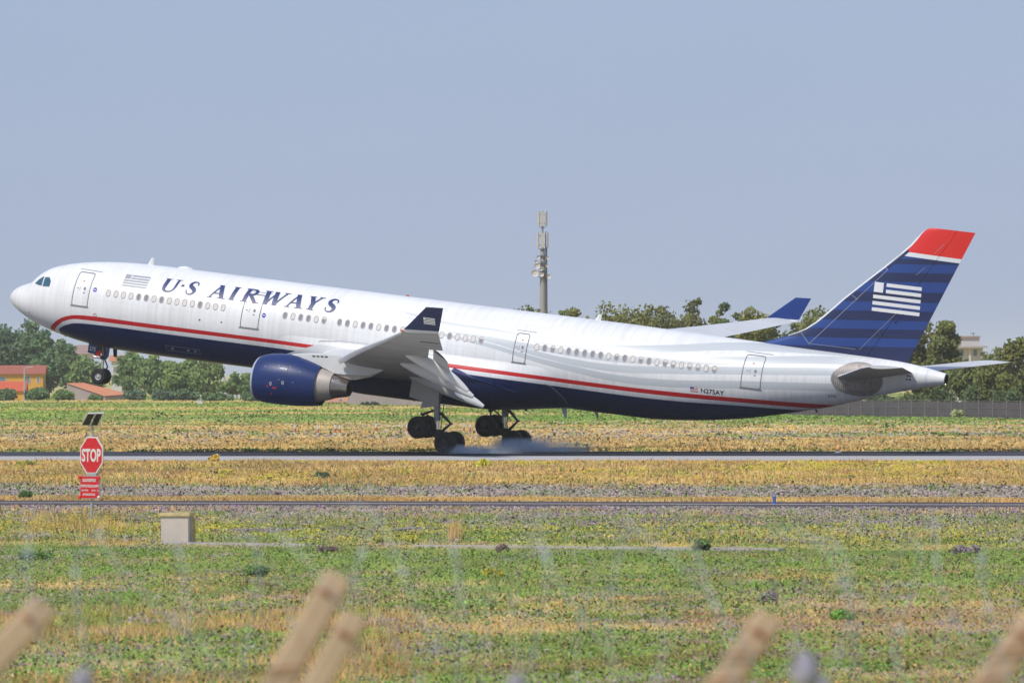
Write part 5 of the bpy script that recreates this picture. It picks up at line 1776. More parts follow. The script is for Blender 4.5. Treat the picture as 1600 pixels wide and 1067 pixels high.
def wing(side):
    m = MB()
    CUT = 0.79
    ys_in = [1.6, 2.8, 3.4] + list(np.linspace(4.2, 21.2, 14))
    ys_out = [21.24, 23, 25, 27, 28.6, 29.35]
    def ring(y, ue):
        us = [ue * (0.5 - 0.5 * math.cos(math.pi * k / 12)) for k in range(13)]
        up = [wing_pt(y, u, 1, side) for u in reversed(us)]
        lo = [wing_pt(y, u, -1, side) for u in us[1:]]
        return up + lo
    for ys, ue in ((ys_in, CUT), (ys_out, 1.0)):
        rr = [ring(y, ue) for y in ys]
        n = len(rr[0])
        vs = [p for r in rr for p in r]
        for i in range(len(rr) - 1):
            for k in range(n):
                a, b = i * n + k, i * n + (k + 1) % n
                lower = k >= 12
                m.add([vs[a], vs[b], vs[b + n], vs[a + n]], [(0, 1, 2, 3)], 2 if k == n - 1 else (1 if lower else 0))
        m.add(rr[0], [tuple(range(n))], 0)
        m.add(rr[-1], [tuple(range(n))], 2 if ue < 1 else 0)  # cut end of the inner section coloured dark as if shaded
    bmw = bmesh.new()
    w = m.build('wing', [M['wing'], M['wing_lower'], M['shade_seam']], plane, False)
    bmw.from_mesh(w.data)
    bmesh.ops.remove_doubles(bmw, verts=bmw.verts, dist=1e-4)
    bmesh.ops.recalc_face_normals(bmw, faces=bmw.faces)
    bmw.to_mesh(w.data)
    bmw.free()
    w.data.shade_smooth()
    w.data.set_sharp_from_angle(angle=math.radians(40))
    # slats: drooped front shells
    for ya, yb in ((3.7, 8.7), (10.1, 14.6), (14.7, 19.2), (19.3, 23.8), (23.9, 28.4)):
        q = MB()
        rr = []
        for y in np.linspace(ya, yb, 5):
            c = wing_te(y) - wing_le(y)
            o = wing_pt(y, 0.0, 1, side)
            a = math.radians(-f_tw(y) - 18)
            P = []
            for u, sf in ((.13, 1), (.09, 1), (.055, 1), (.03, 1), (.012, 1), (0, 1), (.010, -1), (.022, -1), (.035, -1)):
                t, cam = foil(u, 0.13)
                P.append((u * c, (cam + sf * t) * c))
            for u, sf in ((.03, 0.3), (.07, .72), (.11, .90)):
                t, cam = foil(u, 0.13)
                P.append((u * c, (cam + sf * t) * c))
            cp = min(c, 7.2)
            ring_ = [Vector((o.x - 0.030 * cp + (px * math.cos(a) - pz * math.sin(a)), side * y, o.z - 0.020 * cp + (px * math.sin(a) + pz * math.cos(a)))) for px, pz in P]
            rr.append(ring_)
        q.loft(rr, 0, True, True)
        q.build('slat', M['slat'], w, True, 35)
    # flaps, let down for landing
    for ya, yb, nm in ((3.4, 9.2, 'flap'), (9.35, 21.1, 'flap')):
        q = MB()
        rr = []
        for y in np.linspace(ya, yb, 9):
            c = wing_te(y) - wing_le(y)
            fc = min(0.265 * c, 2.05)
            o = wing_pt(y, CUT, -1, side) + Vector((0.10 + 0.04 * c, 0, 0.010 * c))
            a = math.radians(f_tw(y) + 31)
            P = []
            for u, sf in [(1, 1), (.85, 1), (.6, 1), (.35, 1), (.15, 1), (.05, 1), (0, 1), (.05, -1), (.15, -1), (.4, -1), (.7, -1), (1, -1)]:
                t, cam = foil(u, 0.13)
                P.append((u * fc, (cam + sf * max(t, 0.006)) * fc))
            rr.append([Vector((o.x + px * math.cos(a) + pz * math.sin(a), side * y, o.z - px * math.sin(a) + pz * math.cos(a))) for px, pz in P])
        q.loft(rr, 0, True, False)
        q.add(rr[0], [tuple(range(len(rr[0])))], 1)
        q.add(rr[-1], [tuple(range(len(rr[-1])))], 1)  # end caps coloured dark in place of shade at the flap ends
        q.build(nm, [M['flap'], M['shade_seam']], w, True, 35)
    # flap track fairings: pointed pods whose rear halves hang down with the flaps
    for y, xs_, L1, xe, ze, r in ((17.3, 35.0, 2.3, 39.25, -1.35, 0.36), (13.1, 32.9, 2.6, 37.85, -1.95, 0.42), (6.2, 30.6, 2.9, 35.7, -2.95, 0.40)):
        u0 = (xs_ - wing_le(y)) / (wing_te(y) - wing_le(y))
        p0 = wing_pt(y, u0, -1, side)
        zw = p0.z
        pm = Vector((xs_ + L1, side * y, zw - 0.62))
        pe = Vector((xe, side * y, ze))
        pts = [(0, Vector((xs_, side * y, zw + 0.10))), ]
        path = []
        for k in range(19):
            t = k / 18
            a_, b_ = Vector((xs_, side * y, zw + 0.05)), pe
            p = (1 - t) ** 2 * a_ + 2 * t * (1 - t) * Vector((xs_ + L1 * 0.95, side * y, zw - 0.34)) + t * t * b_
            rad = r * (math.sin(math.pi * min(1, (t * 0.93 + 0.03))) ** 0.62) * (1 - 0.25 * t) + 0.02
            path.append((p, rad))
        rr = []
        for i, (p, rad) in enumerate(path):
            tg = (path[min(i + 1, 18)][0] - path[max(i - 1, 0)][0]).normalized()
            up = Vector((0, 1, 0)).cross(tg).normalized()
            if up.z < 0: up = -up
            rr.append([p + Vector((0, 1, 0)) * (rad * 0.78 * math.cos(2 * math.pi * k / 14)) + up * (rad * 1.12 * math.sin(2 * math.pi * k / 14)) for k in range(14)])
        q = MB()
        q.loft(rr, 0, True, True)
        fr = q.build('flap_fairing', M['wing_white'], w, True, 50)
    # winglet, its inner face brighter blue than the outer
    q = MB()
    n = 7
    secs = []
    for t in np.linspace(0, 1, 5):
        xl, xt = 39.92 + (41.50 - 39.92) * t, 42.16 + (42.58 - 42.16) * t
        y, z0_ = 29.42 + 0.72 * t, 2.60 + 1.49 * t
        th = 0.075 * (1 - t) + 0.03 * t
        secs.append([Vector((xl + (xt - xl) * u, side * (y + k_ * th * math.sin(math.pi * min(1, u ** 0.6))), z0_ + 0.12 * (1 - t) * u + 0.06 * t * u)) for u, k_ in ((0, 0), (.08, 1), (.3, 1), (.65, 1), (1, 0), (.65, -1), (.3, -1), (.08, -1))])
    nn = len(secs[0])
    for i in range(len(secs) - 1):
        for k in range(nn):
            outer = k < 4
            q.add([secs[i][k], secs[i][(k + 1) % nn], secs[i + 1][(k + 1) % nn], secs[i + 1][k]], [(0, 1, 2, 3)], 0 if outer else 1)
    q.add(secs[-1], [tuple(range(nn))], 0)
    wl = q.build('winglet', [M['navy_wl'], M['blue_wl']], w, False)
    # rounded end of the wing that carries the winglet
    q = MB()
    r0 = [wing_pt(29.30, u, sf, side) for u, sf in ((0, 1), (.05, 1), (.2, 1), (.5, 1), (.8, 1), (1, 1), (.8, -1), (.5, -1), (.2, -1), (.05, -1))]
    r1 = [Vector((39.92 + 2.24 * u, side * (29.42 - sf * 0.06 * math.sin(math.pi * u ** .6)), 2.60 + 0.12 * u)) for u, sf in ((0, 1), (.05, 1), (.2, 1), (.5, 1), (.8, 1), (1, 1), (.8, -1), (.5, -1), (.2, -1), (.05, -1))]
    q.loft([r0, [a.lerp(b, 0.5) for a, b in zip(r0, r1)], r1], 0, True, True)
    q.build('wing_tip', M['slat'], w, True, 60)
    q = MB()
    q.lathe([(-0.10, 0.01), (-0.06, 0.05), (0.05, 0.05), (0.1, 0.01)], (wing_le(29.0) - 0.02, side * 29.1, f_zle(29.1) + 0.02), 8)
    q.build('navigation_light', M['red_lamp'] if side < 0 else M['glass_pane'], w)
    if side < 0:
        q = MB()
        def put(a, b, c, d):
            def P(x, z):
                t = (z - 2.60) / 1.49
                return Vector((x, -(29.42 + 0.72 * t + 0.075 * (1 - t) + 0.03 * t + 0.012), z))
            q.add([P(a, c), P(b, c), P(b, d), P(a, d)], [(0, 1, 2, 3)])
        flag_mark(put, 41.28, 42.02, 3.08, 3.46, 0.14, 0.03)
        q.build('flag_emblem', M['mark_white'], wl, False)
    # small dark strut and cable cut-outs along the outer wing's underside
    q = MB()
    pts = []
    for k, u in enumerate((0.60, 0.66, 0.70, 0.76, 0.80, 0.86, 0.90, 0.97)):
        pts.append(wing_pt(25.2 + (0.22 if k % 2 else 0) - 1.6 * (u - 0.6), u, -1, side, -0.01))
    q.tube(pts, 0.035, 5)
    q.build('aileron_hinge', M['shade_seam'], w)
    return w
for sd_ in (-1, 1): wing(sd_)

# ---- engines
def engine(side):
    y0 = side * 9.37
    zc = -2.66
    NS = 48
    prof = [(22.08, 1.37, -2.72), (22.35, 1.465, -2.70), (22.75, 1.53, -2.66), (23.3, 1.565, -2.63), (24.0, 1.57, -2.61), (24.6, 1.53, -2.62), (25.2, 1.445, -2.65), (25.75, 1.335, -2.69), (26.18, 1.235, -2.72)]
    def ring(x, r, z): return [Vector((x, y0 + r * math.cos(2 * math.pi * k / NS), z + r * math.sin(2 * math.pi * k / NS))) for k in range(NS)]
    m = MB()
    m.loft([ring(*p) for p in prof] + [ring(26.18, 1.20, -2.72), ring(25.4, 1.28, -2.70)], 0)
    cowl = m.build('fan_cowl', M['cowl'], plane, True, 50)
    m = MB()
    m.loft([ring(22.08, 1.372, -2.72), ring(21.96, 1.315, -2.725), ring(21.90, 1.25, -2.73), ring(21.94, 1.17, -2.73), ring(22.15, 1.11, -2.72)], 0)
    m.build('intake_lip', M['lip'], cowl, True, 60)
    m = MB()
    m.loft([ring(22.15, 1.11, -2.72), ring(22.9, 1.20, -2.70)], 0)
    m.build('intake_duct', M['gear_door'], cowl, True)
    m = MB()
    for k in range(22):
        a = 2 * math.pi * k / 22
        c, s_ = math.cos(a), math.sin(a)
        c2, s2 = math.cos(a + 0.22), math.sin(a + 0.22)
        m.add([(22.78, y0 + .3 * c, -2.7 + .3 * s_), (22.92, y0 + .3 * c2, -2.7 + .3 * s2), (22.98, y0 + 1.18 * c2, -2.7 + 1.18 * s2), (22.74, y0 + 1.18 * c, -2.7 + 1.18 * s_)], [(0, 1, 2, 3)])
    m.lathe([(22.35, 0.01), (22.5, 0.16), (22.8, 0.32)], (0, y0, -2.7), 20)
    m.build('fan', M['dark_steel'], cowl)
    m = MB()
    m.loft([ring(25.4, 1.20, -2.69), ring(26.1, 1.07, -2.665), ring(26.6, 0.95, -2.64), ring(27.05, 0.82, -2.62), ring(27.06, 0.74, -2.62)], 0)
    core = m.build('core_cowl', M['core'], cowl, True, 50)
    m = MB()
    m.loft([ring(26.98, 0.765, -2.63), ring(27.3, 0.70, -2.645), ring(27.7, 0.59, -2.665), ring(28.06, 0.485, -2.68), ring(28.06, 0.455, -2.68), ring(27.4, 0.5, -2.66)], 0)
    m.add(ring(27.4, 0.5, -2.66), [tuple(range(NS))], 1)
    m.build('exhaust_nozzle', [M['nozzle'], M['dark_opening']], core, True, 50)
    # joint lines, latches and marks on the outboard cowl face
    def cp(x, ang, off=0.012):
        i = max(k for k in range(len(prof) - 1) if prof[k][0] <= x)
        f = (x - prof[i][0]) / (prof[i + 1][0] - prof[i][0])
        r = prof[i][1] + (prof[i + 1][1] - prof[i][1]) * f + off
        z = prof[i][2] + (prof[i + 1][2] - prof[i][2]) * f
        return Vector((x, y0 + side * r * math.cos(ang), z + r * math.sin(ang)))
    def cq(mb, x0, x1, a0, a1, mi=0):
        mb.add([cp(x0, a0), cp(x1, a0), cp(x1, a1), cp(x0, a1)], [(0, 1, 2, 3)], mi)
    m = MB()
    for x, a in ((23.45, -0.16), (24.25, -0.08)):
        for dx0, dx1, da0, da1 in ((-.06, .06, .045, .06), (-.06, .06, -.06, -.045), (-.06, -.035, -.045, .045), (.035, .06, -.045, .045)):
            cq(m, x + dx0, x + dx1, a + da0, a + da1)
    for x, a in ((22.9, 0.52), (23.8, 0.60), (24.5, 0.62), (25.2, 0.50), (24.0, 0.02), (24.9, 0.0)):
        cq(m, x - .04, x + .04, a - .005, a + .005)
    m.build('cowl_mark', M['mark_white'], cowl, False)
    m = MB()
    cq(m, 23.42, 23.49, -0.62, -0.22); cq(m, 23.20, 23.28, -0.32, -0.24); cq(m, 23.60, 23.72, -0.36, -0.29); cq(m, 23.72, 23.90, -0.33, -0.30)
    m.build('warning_mark', M['mark_red'], cowl, False)
    m = MB()
    for a in (0.72, -0.98):
        for i in range(7):
            x0, x1 = 22.5 + 0.5 * i, 22.98 + 0.5 * i
            cq(m, x0, min(x1, 26.1), a, a + 0.008)
    for k in range(14):
        a = -1.2 + 2.2 * k / 14
        cq(m, 24.42, 24.44, a, a + 2.2 / 14 - 0.01)
    m.build('cowl_joint', M['mark_dark'], cowl, False)
    # pylon
    m = MB()
    hw = 0.30
    def slab(poly, w0, mt):
        m.prism([(x, y0 - w0, z) for x, z in poly], (0, 0, 0), (0, 2 * w0, 0), mt)
    top = [(23.6, -1.10), (24.3, -0.98), (25.1, -0.84), (26.2, -0.74), (27.2, -0.70), (28.2, -0.60), (30.2, -0.66)]
    botm = [(23.6, -1.16), (24.6, -1.22), (25.6, -1.42), (26.4, -1.62), (27.1, -1.86), (28.3, -1.80), (29.5, -1.70), (30.2, -1.30)]
    rings = []
    for x in np.linspace(23.6, 30.2, 22):
        zt = float(np.interp(x, [p[0] for p in top], [p[1] for p in top]))
        zb = float(np.interp(x, [p[0] for p in botm], [p[1] for p in botm]))
        w_ = hw * min(1, max(0.12, (x - 23.5) / 1.4)) * min(1, max(0.3, (30.6 - x) / 1.5))
        rings.append([Vector((x, y0 + a * w_, z)) for a, z in ((-1, zb), (-1, zt - 0.05), (-0.7, zt), (0.7, zt), (1, zt - 0.05), (1, zb), (0.6, zb - 0.03), (-0.6, zb - 0.03))])
    m.loft(rings, 0, True, True)
    py = m.build('pylon', M['wing_white'], plane, True, 40)
    m = MB()
    rings = []
    for x in np.linspace(26.6, 29.6, 9):
        zt = -1.84 if x < 28.3 else -1.84 + (x - 28.3) * 0.11
        zb = float(np.interp(x, [26.6, 27.2, 28.25, 29.6], [-1.80, -1.95, -2.16, -1.74]))
        rings.append([Vector((x, y0 + a * 0.24, z)) for a, z in ((-1, zt + 0.1), (1, zt + 0.1), (0.7, zb), (-0.7, zb))])
    m.loft(rings, 0, True, True)
    m.build('heat_shield', M['core'], py, True, 40)
    m = MB()
    for k in range(4):
        m.box((25.6 + 0.28 * k, y0 + side * 0.31, -0.96 + 0.02 * k), (0.18, 0.03, 0.07))
    m.build('vent_louvre', M['dark_opening'], py, False)
for sd_ in (-1, 1): engine(sd_)

# ---- fin and rudder
fle_z = [2.3, 2.72, 3.31, 3.85, 4.72, 5.93, 8.26, 9.67, 10.45, 10.68, 10.80, 10.86]
fle_x = [50.4, 51.12, 52.67, 53.76, 54.80, 55.99, 58.53, 59.98, 60.60, 60.84, 61.02, 61.25]
f_fle = pchip(fle_z, fle_x)
def f_fte(z): return 60.49 + (z - 2.3) * 0.4165
def f_hinge(z): return 57.75 + (z - 2.3) * 0.606
def fin_half(x, z):
    c = f_fte(z) - f_fle(z)
    u = min(max((x - f_fle(z)) / c, 0), 1)
    t = min(0.095, 0.52 / c)
    return max(foil(u, t)[0] * c, 0.004)
def fin():
    zs = [2.3, 2.5, 2.72, 3.0, 3.31, 3.6, 3.85, 4.3, 4.72, 5.3, 5.93, 7, 8.26, 9, 9.67, 10.1, 10.45, 10.68, 10.80, 10.86]
    def ring(z, xa, xb, nose=True):
        n = 14
        us = [xa + (xb - xa) * (0.5 - 0.5 * math.cos(math.pi * k / n) if nose else k / n) for k in range(n + 1)]
        return [Vector((x, -fin_half(x, z), z)) for x in us] + [Vector((x, fin_half(x, z), z)) for x in reversed(us)]
    m = MB()
    m.loft([ring(z, f_fle(z), f_hinge(z) if f_hinge(z) > f_fle(z) + 0.3 else f_fle(z) + 0.3) for z in zs], 0, True, True)
    fo = m.build('tail_fin', M['fin'], plane, True, 40)
    m = MB()
    m.loft([ring(z, f_hinge(z) + 0.03, f_fte(z), False) for z in zs if z > 2.4], 0, True, True)
    ru = m.build('rudder', M['fin'], fo, True, 40)
    m = MB()
    rr = []
    for z in zs[4:]:
        w = 0.17 if z < 10 else 0.17 * max(0.25, (10.86 - z) / 0.86)
        if z < 4: w *= 0.6 + 0.4 * (z - 3.31) / 0.7
        xa = f_fle(z) - 0.012
        P = [xa + w * (k / 4) ** 1.5 for k in range(5)]
        rr.append([Vector((x + 0.0, -(fin_half(x + 0.012, z) + 0.010), z)) for x in reversed(P)] + [Vector((x, fin_half(x + 0.012, z) + 0.010, z)) for x in P[1:]])
    m.loft(rr, 0, False)
    m.build('leading_edge', M['white'], fo, True, 60)
    m = MB()
    k_ = [0]
    def q(P, mi=0):
        k_[0] += 1
        o = 0.012 + 0.0004 * k_[0]
        m.add([(x, -(fin_half(x, z) + o), z) for x, z in P], [tuple(range(len(P)))], mi)
    def put(a, b, c, d):
        n = 6
        for i in range(n):
            x0, x1 = a + (b - a) * i / n, a + (b - a) * (i + 1) / n
            q([(x0, c), (x1, c), (x1, d), (x0, d)])
    flag_mark(put, 58.02, 61.05, 5.44, 7.21, 0.60, 0.19)
    m.build('flag_emblem', M['mark_white'], fo, False)
    m = MB()
    def line(a, b, w=0.03):
        n = 10
        dx, dz = b[0] - a[0], b[1] - a[1]
        l = math.hypot(dx, dz)
        nx, nz = -dz / l * w / 2, dx / l * w / 2
        for i in range(n):
            p0 = (a[0] + dx * i / n, a[1] + dz * i / n)
            p1 = (a[0] + dx * (i + 1) / n, a[1] + dz * (i + 1) / n)
            m.add([(p0[0] + nx, -(fin_half(p0[0], p0[1]) + 0.009), p0[1] + nz), (p1[0] + nx, -(fin_half(p1[0], p1[1]) + 0.009), p1[1] + nz), (p1[0] - nx, -(fin_half(p1[0], p1[1]) + 0.009), p1[1] - nz), (p0[0] - nx, -(fin_half(p0[0], p0[1]) + 0.009), p0[1] - nz)], [(0, 1, 2, 3)])
    line((58.76, 8.04), (54.19, 2.98)); line((53.55, 3.62), (54.19, 2.98)); line((56.6, 6.25), (57.05, 6.0)); line((58.45, 8.18), (58.76, 8.04), 0.03)
    line((57.45, 3.0), (60.0, 5.95), 0.02); line((60.6, 7.9), (61.15, 8.45), 0.02); line((61.6, 9.3), (62.2, 10.0), 0.02)
    line((54.2, 3.0), (57.2, 3.0), 0.02)
    m.build('panel_joint', M['thin_line'], fo, False)
    m = MB()
    for z0_, z1_ in ((3.0, 10.6),):
        pass
    m.box((0, 0, 0), (0.001, 0.001, 0.001))
    # dark notch where the rudder actuator sits and dark de-iced strip on the upper leading edge
    m = MB()
    vs = []
    for x, z in ((58.78, 8.08), (60.02, 9.28), (59.82, 9.42), (58.60, 8.20)):
        vs.append((x, -(fin_half(x, z) + 0.014), z))
    m.add(vs, [(0, 1, 2, 3)])
    for x, z in ((59.75, 5.22),):
        m.add([(x - 0.25, -(fin_half(x, z) + 0.016), z - 0.35), (x - 0.12, -(fin_half(x, z) + 0.016), z - 0.38), (x + 0.32, -(fin_half(x, z) + 0.016), z + 0.25), (x + 0.18, -(fin_half(x, z) + 0.016), z + 0.28)], [(0, 1, 2, 3)])
    m.build('dark_panel', M['navy_wl'], fo, False)
fin()

# ---- tailplanes
def tailplane(side):
    m = MB()
    rr = []
    for t in np.linspace(0, 1, 9):
        y = 0.6 + 9.1 * t
        le = Vector((56.15 + (61.48 - 56.15) * t, side * y, 1.10 + (2.58 - 1.10) * t))
        te = Vector((61.15 + (63.80 - 61.15) * t, side * y, 2.02 + (2.80 - 2.02) * t))
        if t == 1: le = le + Vector((0.25, 0, 0.02))
        c = (te - le)
        L = c.length
        e = c.normalized()
        nrm = Vector((-e.z, 0, e.x))
        P = []
        us = [0.5 - 0.5 * math.cos(math.pi * k / 10) for k in range(11)]
        for u in reversed(us): P.append(le + e * (u * L) + nrm * (foil(u, 0.10)[0] * L))
        for u in us[1:-1]: P.append(le + e * (u * L) - nrm * (foil(u, 0.10)[0] * L))
        rr.append(P)
    n = len(rr[0])
    for i in range(len(rr) - 1):
        for k in range(n):
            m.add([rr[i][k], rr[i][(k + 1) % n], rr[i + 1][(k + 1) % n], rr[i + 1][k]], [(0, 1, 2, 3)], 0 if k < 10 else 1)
    m.add(rr[-1], [tuple(range(n))], 0)
    o = m.build('tailplane', [M['wing'], M['wing_lower']], plane, False)
    b_ = bmesh.new()
    b_.from_mesh(o.data)
    bmesh.ops.remove_doubles(b_, verts=b_.verts, dist=1e-4)
    bmesh.ops.recalc_face_normals(b_, faces=b_.faces)
    b_.to_mesh(o.data)
    b_.free()
    o.data.shade_smooth()
    o.data.set_sharp_from_angle(angle=math.radians(40))
    # bare metal rub plate round the root, where the tailplane pivots
    q = MB()
    cx, cz, rx, rz = 57.95, 1.27, 1.58, 0.98
    vs, fs = [], []
    n = 36
    for j, s_ in enumerate((0.02, 0.3, 0.6, 0.86, 1.0)):
        for k in range(n):
            a = 2 * math.pi * k / n
            x = cx + rx * s_ * math.cos(a) * (1.0 if math.cos(a) < 0 else 0.95)
            z = min(max(cz + rz * s_ * math.sin(a) + 0.06 * math.cos(a) * s_, f_bot(x) + 0.03), f_top(x) - 0.03)
            vs.append(skin(x, z, 0.03, side))
    for j in range(4):
        for k in range(n):
            fs.append((j * n + k, j * n + (k + 1) % n, (j + 1) * n + (k + 1) % n, (j + 1) * n + k))
    q.add(vs, fs, 0)
    pl = q.build('rub_plate', M['seal_plate'], plane, True, 60)
    if side < 0:
        q = MB()
        P = [(cx + rx * 1.0 * math.cos(a) * (1.0 if math.cos(a) < 0 else 0.95), cz + rz * math.sin(a) + 0.06 * math.cos(a)) for a in np.linspace(0, 2 * math.pi, 60, endpoint=False)]
        P = [(x, min(max(z, f_bot(x) + 0.05), f_top(x) - 0.05)) for x, z in P]
        skin_band(q, P, 0.07, 0.045, True)
        q.build('plate_rim', M['gear'], pl, False)
        q = MB()
        # ribs that show on the plate
        for k in range(22):
            x = 56.6 + 0.12 * k
            h_ = rz * math.sqrt(max(0, 1 - ((x - cx) / rx) ** 2))
            for s0, s1 in ((0.18, 0.95), (-0.95, -0.25)):
                skin_band(q, [(x, cz + h_ * s0), (x, cz + h_ * (s0 + s1) / 2), (x, cz + h_ * s1)], 0.025, 0.036)
        q.build('plate_rib', M['gear_door'], pl, False)
for sd_ in (-1, 1): tailplane(sd_)
m = MB()
quad_patch(m, (60.85, 1.55), (60.95, 1.55), (61.00, 1.85), (60.90, 1.85), 0.012)
quad_patch(m, (61.02, 1.55), (61.16, 1.55), (61.12, 1.85), (61.05, 1.85), 0.013)
quad_patch(m, (60.60, 0.86), (60.75, 0.86), (60.75, 0.92), (60.60, 0.92), 0.013)
m.build('tail_mark', M['mark_dark'], fuselage, False)
m = MB()
skin_band(m, [(62.05, 0.05 + 1.25 + 0.14 * k) for k in range(8)], 0.015, 0.012)
m.build('cone_joint', M['mark_grey'], fuselage, False)

# ---- landing gear
def wheel_mesh(R, w, rim, hub_m, nm):
    m = MB()
    prof = [(-w * .36, rim * 0.98), (-w * .47, rim * 1.08), (-w * .5, R * .80), (-w * .44, R * .93), (-w * .28, R * .99), (-w * .1, R), (w * .1, R), (w * .28, R * .99), (w * .44, R * .93), (w * .5, R * .80), (w * .47, rim * 1.08), (w * .36, rim * 0.98)]
    m.lathe(prof, (0, 0, 0), 40, 0, 'Y')
    for s_ in (-1, 1):
        m.lathe([(s_ * w * .36, rim * 0.99), (s_ * w * .40, rim * 0.95), (s_ * w * .30, rim * .84), (s_ * w * .22, rim * .62), (s_ * w * .26, rim * .45), (s_ * w * .42, rim * .36), (s_ * w * .44, rim * .12), (s_ * w * .44, 0.002)], (0, 0, 0), 28, 1, 'Y')
        for k in range(9):
            a = 2 * math.pi * k / 9
            m.lathe([(s_ * w * .20, 0.035), (s_ * w * .255, 0.035), (s_ * w * .255, 0.002)], (rim * .66 * math.cos(a), 0, rim * .66 * math.sin(a)), 6, 2, 'Y')
    for k in (-.22, -.08, .08, .22):      # tread grooves
        m.lathe([(w * k - .012, R * 1.002), (w * k + .012, R * 1.002)], (0, 0, 0), 40, 2, 'Y')
    o = m.build(nm, [M['tyre'], hub_m, M['dark_steel']], None, True, 35)
    return o

main_wheel = wheel_mesh(0.69, 0.50, 0.33, M['hub'], 'wheel')
def main_gear(side, dz):
    y = side * 5.34
    m = MB()
    m.tube([(32.05, y - side * 0.25, -1.9), (32.24, y, -3.3), (32.38, y, -4.25)], [0.24, 0.21, 0.20], 16, 0)
    m.tube([(32.36, y, -4.15), (32.46, y, -5.0 + dz)], 0.135, 14, 1)
    m.tube([(32.44, y, -4.80 + dz), (32.48, y, -5.26 + dz)], 0.19, 12, 2)
    # bogie beam, tilted nose up
    m.tube([(31.30, y, -4.72 + dz), (32.42, y, -5.17 + dz), (33.48, y, -5.58 + dz)], [0.13, 0.19, 0.13], 10, 2)
    for x, z in ((31.45, -4.78), (33.33, -5.52)):
        m.tube([(x, y - 0.62, z + dz), (x, y + 0.62, z + dz)], 0.11, 10, 2)
        for s_ in (-1, 1):      # brake packs
            m.lathe([(-0.10, 0.05), (-0.10, 0.27), (0.10, 0.27), (0.10, 0.05)], (x, y + s_ * 0.40, z + dz), 18, 2, 'Y')
    # torque links behind the leg
    for s_ in (-1, 1):
        m.tube([(32.52, y + s_ * 0.12, -3.72), (33.28, y + s_ * 0.05, -4.33 + dz * 0.5)], [0.075, 0.05], 7, 2)
        m.tube([(33.28, y + s_ * 0.05, -4.33 + dz * 0.5), (32.62, y + s_ * 0.12, -5.02 + dz)], [0.05, 0.08], 7, 2)
    m.tube([(33.28, y - 0.15, -4.33 + dz * 0.5), (33.28, y + 0.15, -4.33 + dz * 0.5)], 0.07, 8, 2)
    # side brace, lock links and pitch trimmer ahead of the leg
    m.tube([(31.35, y, -3.95), (32.15, y, -3.60)], 0.075, 7, 2)
    m.tube([(31.35, y, -3.95), (31.45, y, -4.45 + dz)], 0.055, 7, 2)
    m.tube([(31.55, y, -3.88), (32.2, y, -4.28)], 0.05, 7, 2)
    m.tube([(31.28, y - 0.1, -3.95), (31.42, y + 0.1, -3.95)], 0.09, 8, 2)
    m.tube([(32.2, y, -3.2), (31.9, y - side * 1.6, -2.2)], [0.12, 0.10], 8, 0)
    m.tube([(32.66, y - side * 0.10, -3.2), (32.60, y - side * 0.12, -4.6), (32.7, y, -5.1 + dz)], 0.03, 5, 2)
    g_ = m.build('main_gear', [M['gear'], M['chrome'], M['dark_steel']], plane, True, 40)
    for x, z in ((31.45, -4.78), (33.33, -5.52)):
        for s_ in (-1, 1):
            wv = main_wheel.copy()
            C.objects.link(wv)
            wv.parent = g_
            wv.location = (x, y + s_ * 0.70, z + dz)
    # leg door
    m = MB()
    poly = [(30.64, -1.50), (32.42, -1.70), (32.55, -3.30), (31.34, -3.58), (31.46, -3.14), (30.54, -2.96)]
    yo = y + side * 0.42
    m.prism([(a, yo, b_) for a, b_ in poly], (0, 0, 0), (0, side * 0.06, 0))
    m.build('gear_door', M['gear_door'], g_, False)
main_gear(-1, 0.047)
main_gear(1, -0.115)

